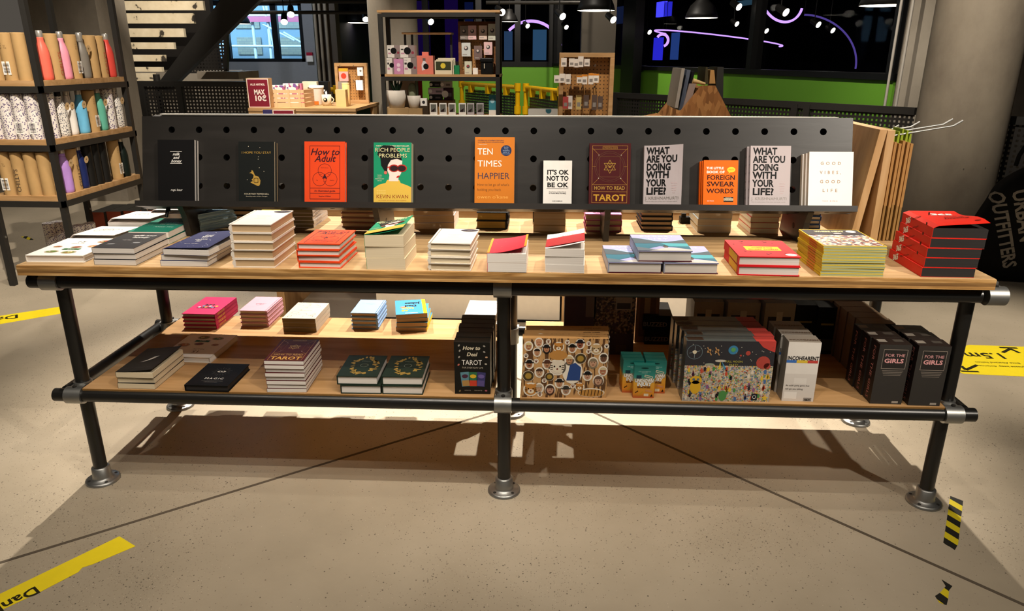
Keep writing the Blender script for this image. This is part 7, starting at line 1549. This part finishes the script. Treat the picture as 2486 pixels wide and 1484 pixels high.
# ------------------------------------------------------------------ lamps under the ceiling, some standing in for window reflections
BELL = C('#121110', .5, name='black_enamel'); GLOW = emit('#fff2dc', 6.0, 'lamp_glow'); GLOWS = emit('#fff4e4', 9.0, 'spot_glow')
def dpt(px, py, d): return CAM + (fw * F_PX + rt * (px - 1243) - up * (py - 742)) / F_PX * d
GPN = 'black bell pendants'
for px, py, wpx, dia, lb in ((1447, 26, 93, .44, 'black bell pendant over the tall pegboard'), (1703, 44, 79, .44, 'black bell pendant over the trestle rack'), (2150, 14, 122, .44, 'large black bell pendant nearest the thick column'), (2257, 36, 46, .30, 'black bell pendant half hidden by the thick column'), (865, 56, 60, .44, 'black bell pendant above the small pegboard'), (580, 58, 55, .40, 'black bell pendant in front of the daylight window'), (557, 43, 27, .30, 'small black bell pendant beside the stair stringer'), (1237, 53, 42, .30, 'small black bell pendant beside the camera rack')):
    d = dia / wpx * F_PX; c = dpt(px, py, d); r = dia / 2
    t = thing('pendant_lamp', lb, 'pendant lamp', (c.x, c.y, c.z), 0, GPN)
    m = MB(); m.lathe([(0, r * 1.30), (r * .30, r * 1.28), (r * .40, r * .96), (r * .70, r * .68), (r * .90, r * .26), (r * .985, 0), (r, 0), (r * .92, r * .28), (r * .72, r * .72), (r * .42, r * 1.0), (r * .32, r * 1.35), (0, r * 1.42)], BELL, seg=32); part(m.build('shade', t), 'black bell shade')
    m = MB(); m.lathe([(0, .002), (r * .97, .002), (r * .94, .012), (0, .012)], GLOW, seg=32); part(m.build('light_disc', t), 'white glowing underside')
    m = MB(); m.tube((0, 0, r * 1.4), (0, 0, 4.19 - c.z), .006, BELL, 8); m.build('cord', t)
GSP = 'track spotlights'
for px, py, d, lb in ((706, 35, 8, 'glowing spotlight head before the daylight window, upper'), (690, 53, 8.3, 'glowing spotlight head before the daylight window, lower'), (888, 47, 9, 'spotlight at the round column edge'), (1046, 53, 9, 'spotlight seen through the camera rack'), (1219, 30, 8, 'spotlight at the camera rack corner'), (1281, 63, 12, 'spotlight on the large violet hoop'), (1366, 40, 8, 'spotlight beside the pillar, upper'), (1375, 66, 12, 'small spotlight beside the pillar, lower'), (1489, 48, 8, 'spotlight past the pillar'), (1530, 68, 11, 'small spotlight by the black post, near side'), (1577, 78, 12, 'small spotlight by the black post, far side'), (1794, 17, 8, 'spotlight high near the window mullion'), (1789, 58, 11, 'small spotlight under the trestle pendant level'), (1908, 30, 7, 'spotlight inside the round violet hoop'), (1861, 75, 11, 'small spotlight beside the window mullion'), (1987, 60, 9, 'small spotlight in the dark window middle'), (2022, 74, 10, 'small spotlight in the dark window, lowest'), (1430, -20, 8, 'spotlight just above the big pendant') )[:17]:
    c = dpt(px, py, d); ax = Vector((.5, -.72, -.45)).normalized() if px > 900 else Vector((.2, -.7, -.65)).normalized()
    t = thing('track_spotlight', lb, 'spotlight', (c.x, c.y, c.z), 0, GSP); R0 = .040
    m = MB(); m.tube(ax * -.12, ax * .0, R0 * .8, BELL, 16, R0); m.build('head', t)
    m = MB(); m.tube(ax * .0005, ax * .004, R0 * .95, GLOWS, 16); part(m.build('lens', t), 'white glowing lens')
    m = MB(); m.tube(ax * -.07, ax * -.07 + Vector((0, 0, 4.19 - c.z + ax.z * .07)), .006, BELL, 6); m.build('stem', t)
for k, (a, b_, lb) in enumerate((((590, 4), (935, 24), 'dark lighting track crossing before the daylight window'), ((560, 30), (935, 48), 'second dark lighting track below the first one'), ((1180, 6), (1420, 18), 'dark lighting track beside the camera rack'))):
    p, q_ = dpt(*a, 9.0), dpt(*b_, 9.0); q_.z = p.z; m = MB(); m.tube(p, q_, .022, C('#3a3733', .5, name='track_grey'), 10)
    for s in (.1, .9): e = p.lerp(q_, s); m.tube(e, (e.x, e.y, 4.19), .005, BELL, 6)
    tag(m.build('lighting_track'), lb, 'lighting track', 'lighting tracks')
